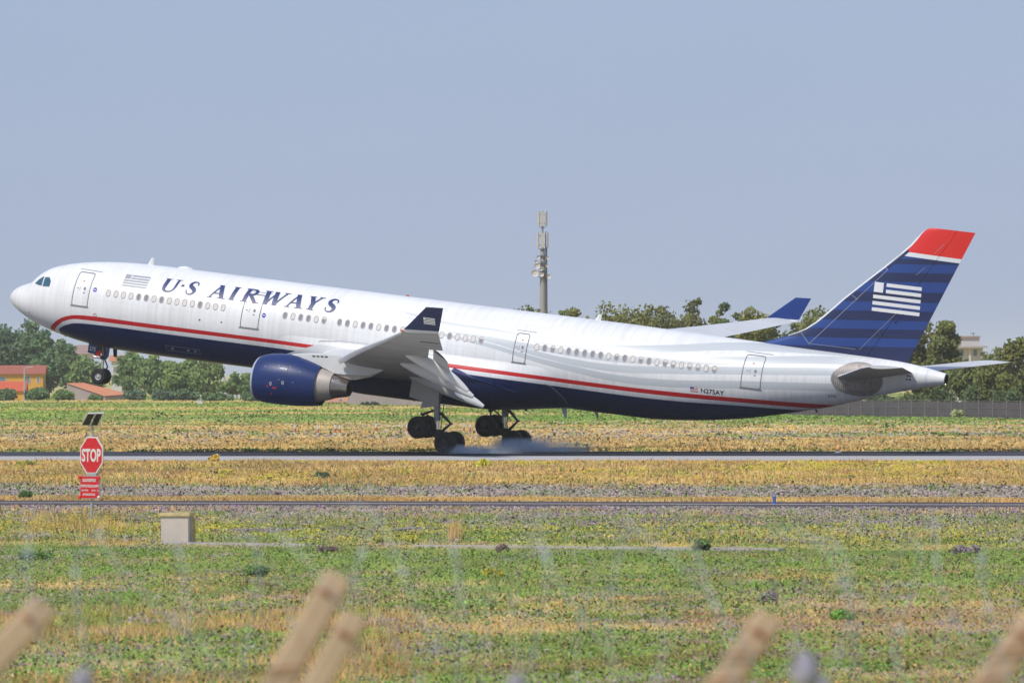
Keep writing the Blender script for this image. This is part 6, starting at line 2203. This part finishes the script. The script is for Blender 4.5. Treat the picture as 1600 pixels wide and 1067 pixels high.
nose_wheel = wheel_mesh(0.50, 0.36, 0.23, M['hub_light'], 'wheel')
def nose_gear():
    m = MB()
    m.tube([(6.86, 0, -2.3), (6.86, 0, -3.55)], [0.15, 0.13], 12, 0)
    m.tube([(6.86, 0, -3.5), (6.84, 0, -4.58)], 0.085, 12, 1)
    m.tube([(6.84, -0.36, -4.58), (6.84, 0.36, -4.58)], 0.07, 8, 2)
    m.tube([(6.95, 0, -3.45), (7.22, 0, -3.95)], 0.045, 7, 2)
    m.tube([(7.22, 0, -3.95), (6.92, 0, -4.42)], 0.045, 7, 2)
    m.tube([(6.86, 0, -3.0), (6.3, 0, -2.4)], 0.07, 7, 2)
    for dy in (-.16, .16):
        m.tube([(6.9, dy, -2.5), (7.0, dy, -3.4)], 0.05, 7, 2)
    m.box((6.88, 0, -3.38), (0.30, 0.42, 0.20), 2)
    m.box((6.50, 0, -3.46), (0.7, 0.08, 0.07), 0)
    g_ = m.build('nose_gear', [M['gear'], M['chrome'], M['dark_steel']], plane, True, 40)
    for s_ in (-1, 1):
        wv = nose_wheel.copy()
        C.objects.link(wv)
        wv.parent = g_
        wv.location = (6.84, s_ * 0.36, -4.58)
    for s_ in (-1, 1):
        m = MB()
        m.prism([(6.02, s_ * 0.52, -2.55), (6.66, s_ * 0.52, -2.62), (6.66, s_ * 0.62, -3.22), (6.05, s_ * 0.62, -3.15)], (0, 0, 0), (0, s_ * 0.05, 0))
        d = m.build('gear_door', M['navy'], g_, False)
        m = MB()
        m.prism([(7.2, s_ * 0.52, -2.68), (7.5, s_ * 0.52, -2.70), (7.5, s_ * 0.6, -3.3), (7.28, s_ * 0.6, -3.3)], (0, 0, 0), (0, s_ * 0.04, 0))
        m.build('rear_gear_door', M['navy'], g_, False)
        if s_ < 0:
            vs, fs = text_shape('275', 0.01)
            m = MB()
            m.add([(6.16 + 0.42 * a, -0.60 - 0.055 + 0.0 - 0.04 * (1 - b_), -2.98 + 0.24 * b_ - 0.04 * a) for a, b_ in vs], fs)
            m.build('fleet_number', M['mark_white'], d, False)
    m = MB()
    m.box((6.52, -0.20, -3.16), (0.34, 0.26, 0.34))
    m.build('red_cover', M['red_lamp'], g_, False)
    for dy in (-0.26, 0.26):
        m = MB()
        m.lathe([(6.30, 0.01), (6.33, 0.04), (6.40, 0.04), (6.48, 0.01)], (0, dy, -3.34), 12)
        m.build('taxi_light', M['lamp'], g_)
nose_gear()
for o in (main_wheel, nose_wheel): bpy.data.objects.remove(o)

# ------------------------------------------------------------------ tyre smoke
def smoke(name, label, loc, size, dens, trail):
    """a closed low puff that streams away behind the wheel along the runway"""
    m = bpy.data.materials.new(name)
    m.use_nodes = True
    t = m.node_tree
    t.nodes.remove(t.nodes['Principled BSDF'])
    pv = t.nodes.new('ShaderNodeVolumePrincipled')
    pv.inputs['Color'].default_value = (0.82, 0.91, 1.0, 1)
    pv.inputs['Anisotropy'].default_value = 0.1
    g = NB(t)
    tcn = t.nodes.new('ShaderNodeTexCoord')
    sx = t.nodes.new('ShaderNodeSeparateXYZ')
    t.links.new(tcn.outputs['Object'], sx.inputs[0])
    n_ = t.nodes.new('ShaderNodeTexNoise')
    n_.inputs['Scale'].default_value = 1.7
    n_.inputs['Detail'].default_value = 4
    t.links.new(tcn.outputs['Object'], n_.inputs['Vector'])
    # thin out away from the wheel, upward and towards the skin of the puff
    L = size[0]
    fx = g.math('MULTIPLY_ADD', sx.outputs[0], -1 / L, 1.0, True)
    fx = g.mul(g.math('POWER', fx, trail), g.math('MULTIPLY_ADD', sx.outputs[0], 0.8, 0.8, True))
    r = g.math('ADD', g.math('POWER', g.math('DIVIDE', sx.outputs[1], size[1]), 2.0), g.math('POWER', g.math('DIVIDE', sx.outputs[2], size[2]), 2.0))
    fr = g.math('POWER', g.math('SUBTRACT', 1.0, r, None, True), 1.4)
    fn = g.math('MULTIPLY_ADD', n_.outputs['Fac'], 3.2, -0.95, True)
    t.links.new(g.math('MULTIPLY', g.mul(g.mul(fx, fr), fn), dens), pv.inputs['Density'])
    t.links.new(pv.outputs[0], t.nodes['Material Output'].inputs['Volume'])
    mb = MB()
    rings = []
    n = 20
    for k in range(25):
        f = k / 24
        x = -1.0 + (L + 1.0) * f
        s_ = 1.0
        rings.append([Vector((x, size[1] * s_ * math.cos(a), max(0.004, size[2] * s_ * math.sin(a)))) for a in np.linspace(0, 2 * math.pi, n, endpoint=False)])
    mb.loft(rings, 0, True, True)
    o = mb.build(name, m)
    o.location = loc
    o.rotation_euler = (0, 0, -YAW)
    return tag(o, label, 'smoke', 'tyre smoke on the runway')
smoke('tyre_smoke', 'thick bluish white tyre smoke round the far rear wheels, trailing right', (-0.35, 534.6, 0.02), (7.5, 1.9, 1.00), 6.5, 2.6)
smoke('tyre_smoke', 'thin bluish tyre smoke drifting from the near rear wheels', (-3.5, 525.6, 0.02), (6.0, 1.3, 0.65), 4.5, 2.4)

# ------------------------------------------------------------------ stop sign with solar panel
M['sign_red'] = mat('sign_red', (0.58, 0.012, 0.018), 0.45, 0.04, 2)
M['sign_white'] = mat('sign_white', (0.68, 0.66, 0.65), 0.5, 0.04, 2)
M['galv'] = mat('galvanised', (0.42, 0.43, 0.44), 0.5, 0.1, 6, metal=0.3)
M['panel_dark'] = mat('solar_back', (0.02, 0.018, 0.018), 0.5, 0.2, 3)
def stop_sign():
    Z = 284.7
    s = Z / F
    root = empty('stop_sign', ground_at(143, 822))
    tag(root, 'red octagonal stop sign with solar panel above and red plate below', 'stop sign')
    hz = lambda py: at(144, py, Z).z
    ox = root.location.x
    m = MB()
    m.tube([(0, 0.05, 0), (0.045, 0.05, hz(655))], 0.042, 12)
    m.build('post', M['galv'], root)
    tilt = -0.012
    ang = math.radians(50)      # the face looks left of the camera
    right = Vector((math.cos(ang), -math.sin(ang), 0))
    nrm = Vector((-math.sin(ang), -math.cos(ang), 0))
    up = Vector((-tilt, 0, 1)).normalized()
    def face(c, a, b, d): return c + right * a + up * b + nrm * d
    def poly_plate(c, pts, d0, d1, mb, mi=0):
        n = len(pts)
        vs = [face(c, a, b, d0) for a, b in pts] + [face(c, a, b, d1) for a, b in pts]
        fs = [tuple(range(n)), tuple(range(2 * n - 1, n - 1, -1))] + [(k, k + n, (k + 1) % n + n, (k + 1) % n) for k in range(n)]
        mb.add(vs, fs, mi)
    zc = (hz(682) + hz(740)) / 2
    c = Vector((at(144, 711, Z).x - ox, -0.02, zc))
    R = (hz(682) - hz(740)) / 2 / math.cos(math.pi / 8)
    octo = lambda r: [(r * math.cos(math.pi / 8 + k * math.pi / 4), r * math.sin(math.pi / 8 + k * math.pi / 4)) for k in range(8)]
    m = MB(); poly_plate(c, octo(R), 0.0, 0.03, m); m.build('sign_rim', M['sign_white'], root, False)
    m = MB(); poly_plate(c, octo(R * 0.925), 0.03, 0.034, m); m.build('sign_face', M['sign_red'], root, False)
    vs, fs = text_shape('STOP', 0.03)
    m = MB()
    m.add([face(c, -0.52 + 1.04 * a, -0.22 + 0.44 * b, 0.038) for a, b in vs], fs)
    m.build('stop_word', M['sign_white'], root, False)
    # lower plate with lamps at its corners and four lines of small print
    z2 = (hz(743) + hz(779)) / 2
    h2 = (hz(743) - hz(779)) / 2
    c2 = Vector((at(142, 761, Z).x - ox, -0.04, z2))
    w2 = 0.53
    m = MB(); poly_plate(c2, [(-w2, -h2), (w2, -h2), (w2, h2), (-w2, h2)], 0.0, 0.05, m); m.build('plate_rim', M['galv'], root, False)
    m = MB(); poly_plate(c2, [(-w2 + .02, -h2 + .02), (w2 - .02, -h2 + .02), (w2 - .02, h2 - .02), (-w2 + .02, h2 - .02)], 0.05, 0.054, m); m.build('warning_plate', M['sign_red'], root, False)
    r_ = random.Random(5)
    m = MB()
    for zz, hh, xa, xb in ((0.235, 0.10, -0.38, 0.34), (0.045, 0.085, -0.50, 0.50), (-0.10, 0.05, -0.50, 0.50), (-0.235, 0.07, -0.36, 0.30)):
        x = xa
        while x < xb:
            w_ = r_.uniform(0.045, 0.075)
            k = r_.random()
            if k > 0.08:
                x1 = min(x + w_, xb)
                # strokes of an unreadable small character
                for a0, a1, b0, b1 in ((0, .3, -1, 1), (.66, 1, -1, 1), (.3, .66, .45 if k < .5 else -1, 1 if k < .5 else -.45)):
                    m.add([face(c2, x + (x1 - x) * p, zz + hh / 2 * q_, 0.058) for p, q_ in ((a0, b0), (a1, b0), (a1, b1), (a0, b1))], [(0, 1, 2, 3)])
            x += w_ + 0.02
    m.build('small_print', M['sign_white'], root, False)['kind'] = 'stuff'
    for sa in (-1, 1):
        for sb in (-1, 1):
            m = MB()
            p = face(c2, sa * (w2 - 0.0), sb * (h2 - 0.05), 0.06)
            q_ = face(c2, sa * (w2 - 0.0), sb * (h2 - 0.05), 0.11)
            m.tube([p, p.lerp(q_, 0.5), q_], [0.06, 0.058, 0.04], 12)
            m.build('corner_lamp', M['red_lamp'] if sa < 0 or sb > 0 else M['sign_white'], root)
    m = MB()
    p = Vector((at(145, 741, Z).x - ox, -0.02, hz(741)))
    m.box(p, (0.5, 0.12, 0.10), 0, -ang)
    m.build('bracket', M['galv'], root, False)
    # solar panel tipped up towards the sun, its dark back seen from below
    P = [at(125.5, 665, Z), at(137, 645.5, Z), at(163.5, 645, Z), at(153.5, 665.5, Z)]
    P = [p - root.location for p in P]
    P[0].y, P[3].y, P[1].y, P[2].y = 0.20, -0.22, -0.24, -0.66
    nv = (P[1] - P[0]).cross(P[3] - P[0]).normalized()
    if nv.y > 0: nv = -nv
    m = MB()
    vs = P + [p - nv * 0.05 for p in P]
    m.add(vs, [(0, 1, 2, 3), (7, 6, 5, 4), (0, 4, 5, 1), (1, 5, 6, 2), (2, 6, 7, 3), (3, 7, 4, 0)])
    sp = m.build('solar_panel', M['sign_white'], root, False)
    cc = sum(P, Vector()) / 4
    m = MB()
    m.add([cc + (p - cc) * 0.88 + nv * 0.008 for p in P], [(0, 1, 2, 3)])
    m.build('panel_back', M['panel_dark'], sp, False)
    m = MB()
    a_, b_ = P[0].lerp(P[3], 0.55), P[1].lerp(P[2], 0.55)
    m.tube([a_ + nv * 0.03, b_ + nv * 0.03], 0.03, 6)
    m.tube([Vector((0.04, 0.0, hz(664))), (a_ + b_) / 2 + nv * 0.05], 0.035, 8)
    m.build('panel_arm', M['galv'], root)
stop_sign()

def concrete_box():
    M['lichen'] = mat('lichen_concrete', (0.58, 0.46, 0.24), 0.9, 0.4, 3.2)
    M['box_wall'] = mat('box_concrete', (0.58, 0.50, 0.46), 0.9, 0.14, 1.3, detail=6)
    p = ground_at(280, 850)
    Z = p.y
    t = empty('concrete_box', (p.x, Z, 0))
    tag(t, 'weathered concrete utility box with a yellow lichened lid in the meadow', 'utility box')
    s = Z / F
    w, h = 44 * s, at(278, 806, Z).z
    ox = at(276, 830, Z).x - p.x
    rz = -0.16
    m = MB(); m.box((ox, 0.3, h / 2), (w * 0.98, 0.75, h), 0, rz); m.build('box_body', M['box_wall'], t, False)
    m = MB(); m.box((ox + 0.01, 0.3, h + 0.05), (w * 1.08, 0.86, 0.095), 0, rz); m.build('lid', M['lichen'], t, False)
    m = MB(); m.box((ox + w * 0.60, 0.25, h * 0.5), (0.09, 0.09, h * 1.0), 0, rz); m.build('corner_post', M['lichen'], t, False)
concrete_box()

def blue_marker():
    p = ground_at(1210, 787.5)
    t = empty('marker_post', p)
    tag(t, 'short blue marker post standing at the taxiway edge line', 'marker post')
    Z = p.y
    h = at(1210, 771.5, Z).z
    mb_ = mat('marker_blue', (0.05, 0.11, 0.42), 0.5, 0.08, 5)
    m = MB(); m.lathe([(0, 0.11), (0.04, 0.11), (0.05, 0.058), (h * 0.93, 0.058), (h, 0.03), (h, 0.001)], (0, 0, 0), 14, axis='Z'); m.build('post', mb_, t)
    m = MB(); m.lathe([(h * 0.80, 0.0595), (h * 0.88, 0.0595)], (0, 0, 0), 14, axis='Z'); m.build('reflective_band', M['sign_white'], t)
blue_marker()

def edge_light():
    p = ground_at(1310, 707.6)
    t = empty('runway_light', p)
    tag(t, 'small orange runway edge light on the far side of the runway', 'runway light')
    m = MB(); m.lathe([(0, 0.22), (0.06, 0.22), (0.08, 0.08), (0.22, 0.07)], (0, 0, 0), 12, axis='Z'); m.build('base', M['galv'], t)
    m = MB(); m.lathe([(0.22, 0.14), (0.36, 0.16), (0.46, 0.10), (0.48, 0.001)], (0, 0, 0), 12, axis='Z'); m.build('lens', mat('amber_lens', (0.85, 0.42, 0.14), 0.3, 0.05, 5), t)
edge_light()

# red and white striped stakes joined by a tape in the far field
stripe_r, stripe_w = mat('stake_red', (0.55, 0.13, 0.09), 0.6, 0.05, 4), M['sign_white']
STAKES = [(461, 681, 'first from the left, standing apart'), (497, 682, 'second from the left'), (524, 681.5, 'left one of a close pair'), (531, 682, 'right one of a close pair'),
          (588, 679, 'first right of the close pair'), (636, 680, 'just left of the near gear wheels'), (725, 679, 'between the two main gears'), (735, 680, 'right in the gap of the main gears')]
spos = []
for i, (px, py, w_) in enumerate(STAKES):
    p = ground_at(px, py)
    spos.append(p)
    t = empty('marker_stake', p)
    tag(t, 'red and white striped stake, ' + w_, 'stake', 'striped stakes beyond the runway')
    m = MB()
    for k in range(3):
        m.lathe([(0.30 * k, 0.002), (0.30 * k, 0.08), (0.30 * (k + 1) - 0.004, 0.08), (0.30 * (k + 1) - 0.004, 0.002)], (0, 0, 0), 10, k % 2, 'Z')
    m.build('stake_body', [stripe_w, stripe_r], t, False)
m = MB()
for a, b in zip(spos[2:-1], spos[3:]):
    m.tube([a + Vector((0, 0, .85)), (a + b) / 2 + Vector((0, 0, .72)), b + Vector((0, 0, .85))], 0.02, 4)
o = m.build('marker_tape', M['sign_white'])
tag(o, 'pale tape strung between the striped stakes in the far grass', 'tape')

# edge slab and the kerb of the service path
def kerb_run(name, A, B, wd, ht, n, label=None, cat=None):
    d = B - A
    rz = math.atan2(d.y, d.x)
    t = empty(name, A)
    L = d.length / n
    for i in range(n):
        m = MB()
        c = d * ((i + 0.5) / n)
        m.box((c.x, c.y, ht / 2), (L - 0.015, wd, ht), 0, rz)
        m.build('kerb_stone', M['kerb'], t, False)
    return tag(t, label, cat, kind='structure')
def on(px, py, z=0):
    p = ground_at(px, py)
    p.z = z
    return p
kerb_run('path', on(262, 850.8), on(486, 853.8), 0.35, 0.085, 8)
kerb_run('path', on(650, 855.4), on(1222, 861), 0.35, 0.085, 12)
slab_a, slab_b = on(580, 835), on(672, 829)
m = MB()
d_ = slab_b - slab_a
for i in range(4):
    c = slab_a + d_ * ((i + 0.5) / 4)
    m = MB()
    m.box((c.x, c.y, 0.07), (d_.length / 4 - 0.03, 0.8, 0.14), 0, math.atan2(d_.y, d_.x))
    if i == 0:
        slab_t = tag(empty('concrete_slab', slab_a), 'low grey concrete slab lying in the weeds right of the concrete box', 'concrete slab')
    o = m.build('slab_piece', mat('slab_grey', (0.26, 0.23, 0.23), 0.9, 0.15, 2) if i == 0 else bpy.data.materials['slab_grey'], None, False)
    o.data.transform(Matrix.Translation(-slab_a))
    o.parent = slab_t
for px, py, L_, nm in ((390, 832.5, 50, 'left'),):
    o_ = kerb_run('kerb_edge', on(320, 834.5), on(585, 830), 0.22, 0.16, 6)

# ------------------------------------------------------------------ foreground fence, out of focus
M['post_concrete'] = mat('fence_concrete', (0.52, 0.37, 0.245), 0.9, 0.14, 9, bump=0.3)
M['rust'] = mat('rusty_wire', (0.30, 0.12, 0.05), 0.8, 0.25, 20)
M['razor'] = mat('razor_galvanised', (0.42, 0.44, 0.46), 0.6, 0.1, 10, metal=0.1)
ZF = 27.0
POSTS = [
    (72, 945, -62, 1085, 27.0, 0.092, 'pale brown fence post arm rising from the lower left corner, blurred'),
    (530, 898, 428, 1080, 27.0, 0.092, 'tallest blurred fence post arm, left of centre, with rusty wire tie'),
    (556, 962, 488, 1080, 26.3, 0.078, 'shorter blurred fence post arm close right of the tallest one'),
    (1205, 962, 1118, 1085, 27.0, 0.088, 'blurred fence post arm at lower right, with one rusty tie'),
    (1618, 968, 1530, 1085, 27.0, 0.088, 'blurred fence post arm cut by the lower right corner'),
]
def fence_post(px, py, qx, qy, Z, w, label):
    top, low = at(px, py, Z), at(qx, qy, Z)
    d = (low - top).normalized()
    bend = top + d * max(0.6, (low - top).length + 0.1)
    g0 = Vector((bend.x - 0.02, bend.y, 2.9))
    t = empty('fence_post', g0)
    tag(t, label, 'fence post', 'angled posts of the near fence')
    o = g0
    ax = d.cross(Vector((0, 1, 0))).normalized()
    m = MB()
    rr = []
    for p, k in ((top, 0.86), (top + d * 0.012, 1.0), (top + d * 0.2, 1.0), (bend, 1.08)):
        c = p - o
        rr.append([c + ax * (sx_ * w / 2 * k) + Vector((0, sy_ * w / 2 * k, 0)) for sx_, sy_ in ((-1, -.75), (-.75, -1), (.75, -1), (1, -.75), (1, .75), (.75, 1), (-.75, 1), (-1, .75))])
    m.loft(rr, 0, True, True)
    m.build('arm', M['post_concrete'], t, False)
    m = MB()
    rr = []
    for z, k in ((0, 1.25), ((bend - o).z + 0.03, 1.1)):
        x = (bend - o).x * (z / max(0.1, (bend - o).z))
        rr.append([Vector((x + sx_ * w / 2 * k, sy_ * w / 2 * k, z)) for sx_, sy_ in ((-1, -1), (1, -1), (1, 1), (-1, 1))])
    m.loft(rr, 0, True, True)
    m.build('upright', M['post_concrete'], t, False)
    for f in (0.07,):
        m = MB()
        c = top + d * f - o
        for k in range(3):
            cc = c + d * (0.006 * k)
            ring_ = [cc + ax * (w * 0.56 * math.cos(a)) + Vector((0, w * 0.56 * math.sin(a), 0)) + d * (0.01 * math.sin(a)) for a in np.linspace(0, 2 * math.pi, 13)]
            m.tube(ring_, 0.0032, 5)
        m.build('wire_tie', M['rust'], t)
for q in POSTS: fence_post(*q)

def razor_wire():
    """two tangled coils of barbed tape strung over the post arms"""
    r_ = random.Random(9)
    for ci, (R, zc, pitch, x0, ph, tilt, lab) in enumerate(((0.46, 4.16, 0.285, -2.35, 0.0, 0.16, 'blurred grey coil of razor wire along the near fence, the wider loops'),
                                                          (0.36, 4.30, 0.41, -2.3, 1.9, -0.34, 'blurred grey coil of razor wire along the near fence, the leaning loops'))):
        m = MB()
        n_turn, seg = int(4.9 / pitch), 34
        jit = [(r_.uniform(-.07, .07), r_.uniform(-.06, .06), r_.uniform(-.22, .22)) for _ in range(n_turn + 2)]
        pts = []
        for k in range(n_turn * seg + 1):
            q, f = divmod(k / seg, 1)
            q = int(q)
            f = f * f * (3 - 2 * f)
            jx, jr, jt = (jit[q][i] * (1 - f) + jit[q + 1][i] * f for i in range(3))
            a = 2 * math.pi * k / seg + ph
            up = (R + jr) * math.sin(a)
            pts.append(Vector((x0 + pitch * k / seg + jx + (tilt + jt) * up + 0.05 * math.sin(2.3 * a), ZF + 0.1 + (R + jr) * math.cos(a) * 0.9, zc + up)))
        m.tube(pts, 0.0021, 4, 0, False)
        o = m.build('razor_wire', M['razor'], None, True)
        tag(o, lab, 'razor wire', 'razor wire coils of the near fence')
        b = MB()
        for i in range(0, len(pts) - 1, 3):
            p = pts[i]
            tg = (pts[i + 1] - p).normalized()
            s_ = tg.cross(Vector((r_.uniform(-1, 1), r_.uniform(-1, 1), r_.uniform(-1, 1)))).normalized()
            b.add([p - tg * 0.012, p + s_ * 0.013 + tg * 0.003, p + tg * 0.012, p - s_ * 0.013 - tg * 0.003], [(0, 1, 2, 3)])
        ba = b.build('barb', M['razor'], o, False)
        ba['kind'] = 'stuff'
razor_wire()

# thistle heads standing close to the camera along the bottom edge
M['thistle'] = mat('thistle_head', (0.36, 0.33, 0.40), 0.9, 0.25, 30)
M['thistle_stem'] = mat('thistle_stem', (0.22, 0.22, 0.20), 0.9, 0.2, 10)
for px, py, r, lab in ((128, 1064, 0.034, 'blurred greyish thistle head at the bottom edge, left'), (806, 1068, 0.026, 'blurred greyish thistle head at the bottom edge, centre'), (1258, 1047, 0.045, 'largest blurred greyish thistle head, bottom right')):
    Z = 25.5
    c = at(px, py, Z)
    t = empty('thistle', (c.x, c.y, 2.9))
    tag(t, lab, 'thistle')
    h = c.z - 2.9
    m = MB()
    m.tube([(0, 0, 0), (0.03, 0.02, h * 0.5), (0, 0, h - r * 0.6)], [0.012, 0.010, 0.007], 6)
    m.build('stem', M['thistle_stem'], t)
    m = MB()
    m.lathe([(-r * 1.1, 0.004), (-r * .9, r * .7), (-r * .2, r), (r * .4, r * .85), (r * .9, r * .55), (r * 1.0, 0.003)], (0, 0, h), 14, axis='Z')
    for k in range(40):
        a, e = random.uniform(0, 6.28), random.uniform(0.1, 1.4)
        d_ = Vector((math.cos(a) * math.cos(e), math.sin(a) * math.cos(e), math.sin(e)))
        q = Vector((0, 0, h)) + d_ * r * 0.8
        e1 = d_.cross(Vector((0.3, 0.5, 0.8))).normalized() * r * 0.12
        m.add([q - e1, q + e1, q + d_ * r * 0.7], [(0, 1, 2)])
    m.build('flower_head', M['thistle'], t)
    if px == 1258:
        m = MB()
        m.lathe([(-.04, 0.004), (-.03, .02), (0, .026), (.03, .018), (.035, 0.002)], (0.05, 0, h - 0.05), 12, axis='Z')
        m.build('bud', M['thistle'], t)
    for k in range(5):
        m = MB()
        a = k * 2.4
        z = h * (0.25 + 0.12 * k)
        d_ = Vector((math.cos(a), math.sin(a), 0.3))
        s_ = Vector((-math.sin(a), math.cos(a), 0)) * 0.02
        b0 = Vector((0.02, 0.015, z))
        m.add([b0, b0 + d_ * 0.08 + s_, b0 + d_ * 0.2, b0 + d_ * 0.08 - s_], [(0, 1, 2, 3)])
        m.build('leaf', M['thistle_stem'], t, False)

# rusty strands strung from post to post
for i, (pa, pb) in enumerate((((-120, 1058), (1720, 1000)), ((-120, 1094), (1720, 1044)))):
    a, b = at(*pa, ZF - 0.06), at(*pb, ZF - 0.06)
    m = MB()
    pts = [a.lerp(b, k / 30) + Vector((0, 0, -0.03 * math.sin(math.pi * ((k % 10) / 10)))) for k in range(31)]
    m.tube(pts, 0.0040, 5)
    o = m.build('fence_wire', M['rust'])
    tag(o, ('upper' if i == 0 else 'lower') + ' of two blurred rusty wires strung across the fence posts', 'wire', 'wires of the near fence')

# air: thin haze between the camera and the far trees
def haze():
    m = bpy.data.materials.new('haze')
    m.use_nodes = True
    t = m.node_tree
    t.nodes.remove(t.nodes['Principled BSDF'])
    pv = t.nodes.new('ShaderNodeVolumePrincipled')
    pv.inputs['Color'].default_value = (0.93, 0.96, 1.0, 1)
    pv.inputs['Density'].default_value = 0.000055
    t.links.new(pv.outputs[0], t.nodes['Material Output'].inputs['Volume'])
    b = MB()
    b.box((0, 5400, 19.5), (19000, 14000, 45))
    o = b.build('haze', m, None, False)
    tag(o, kind='stuff')
haze()
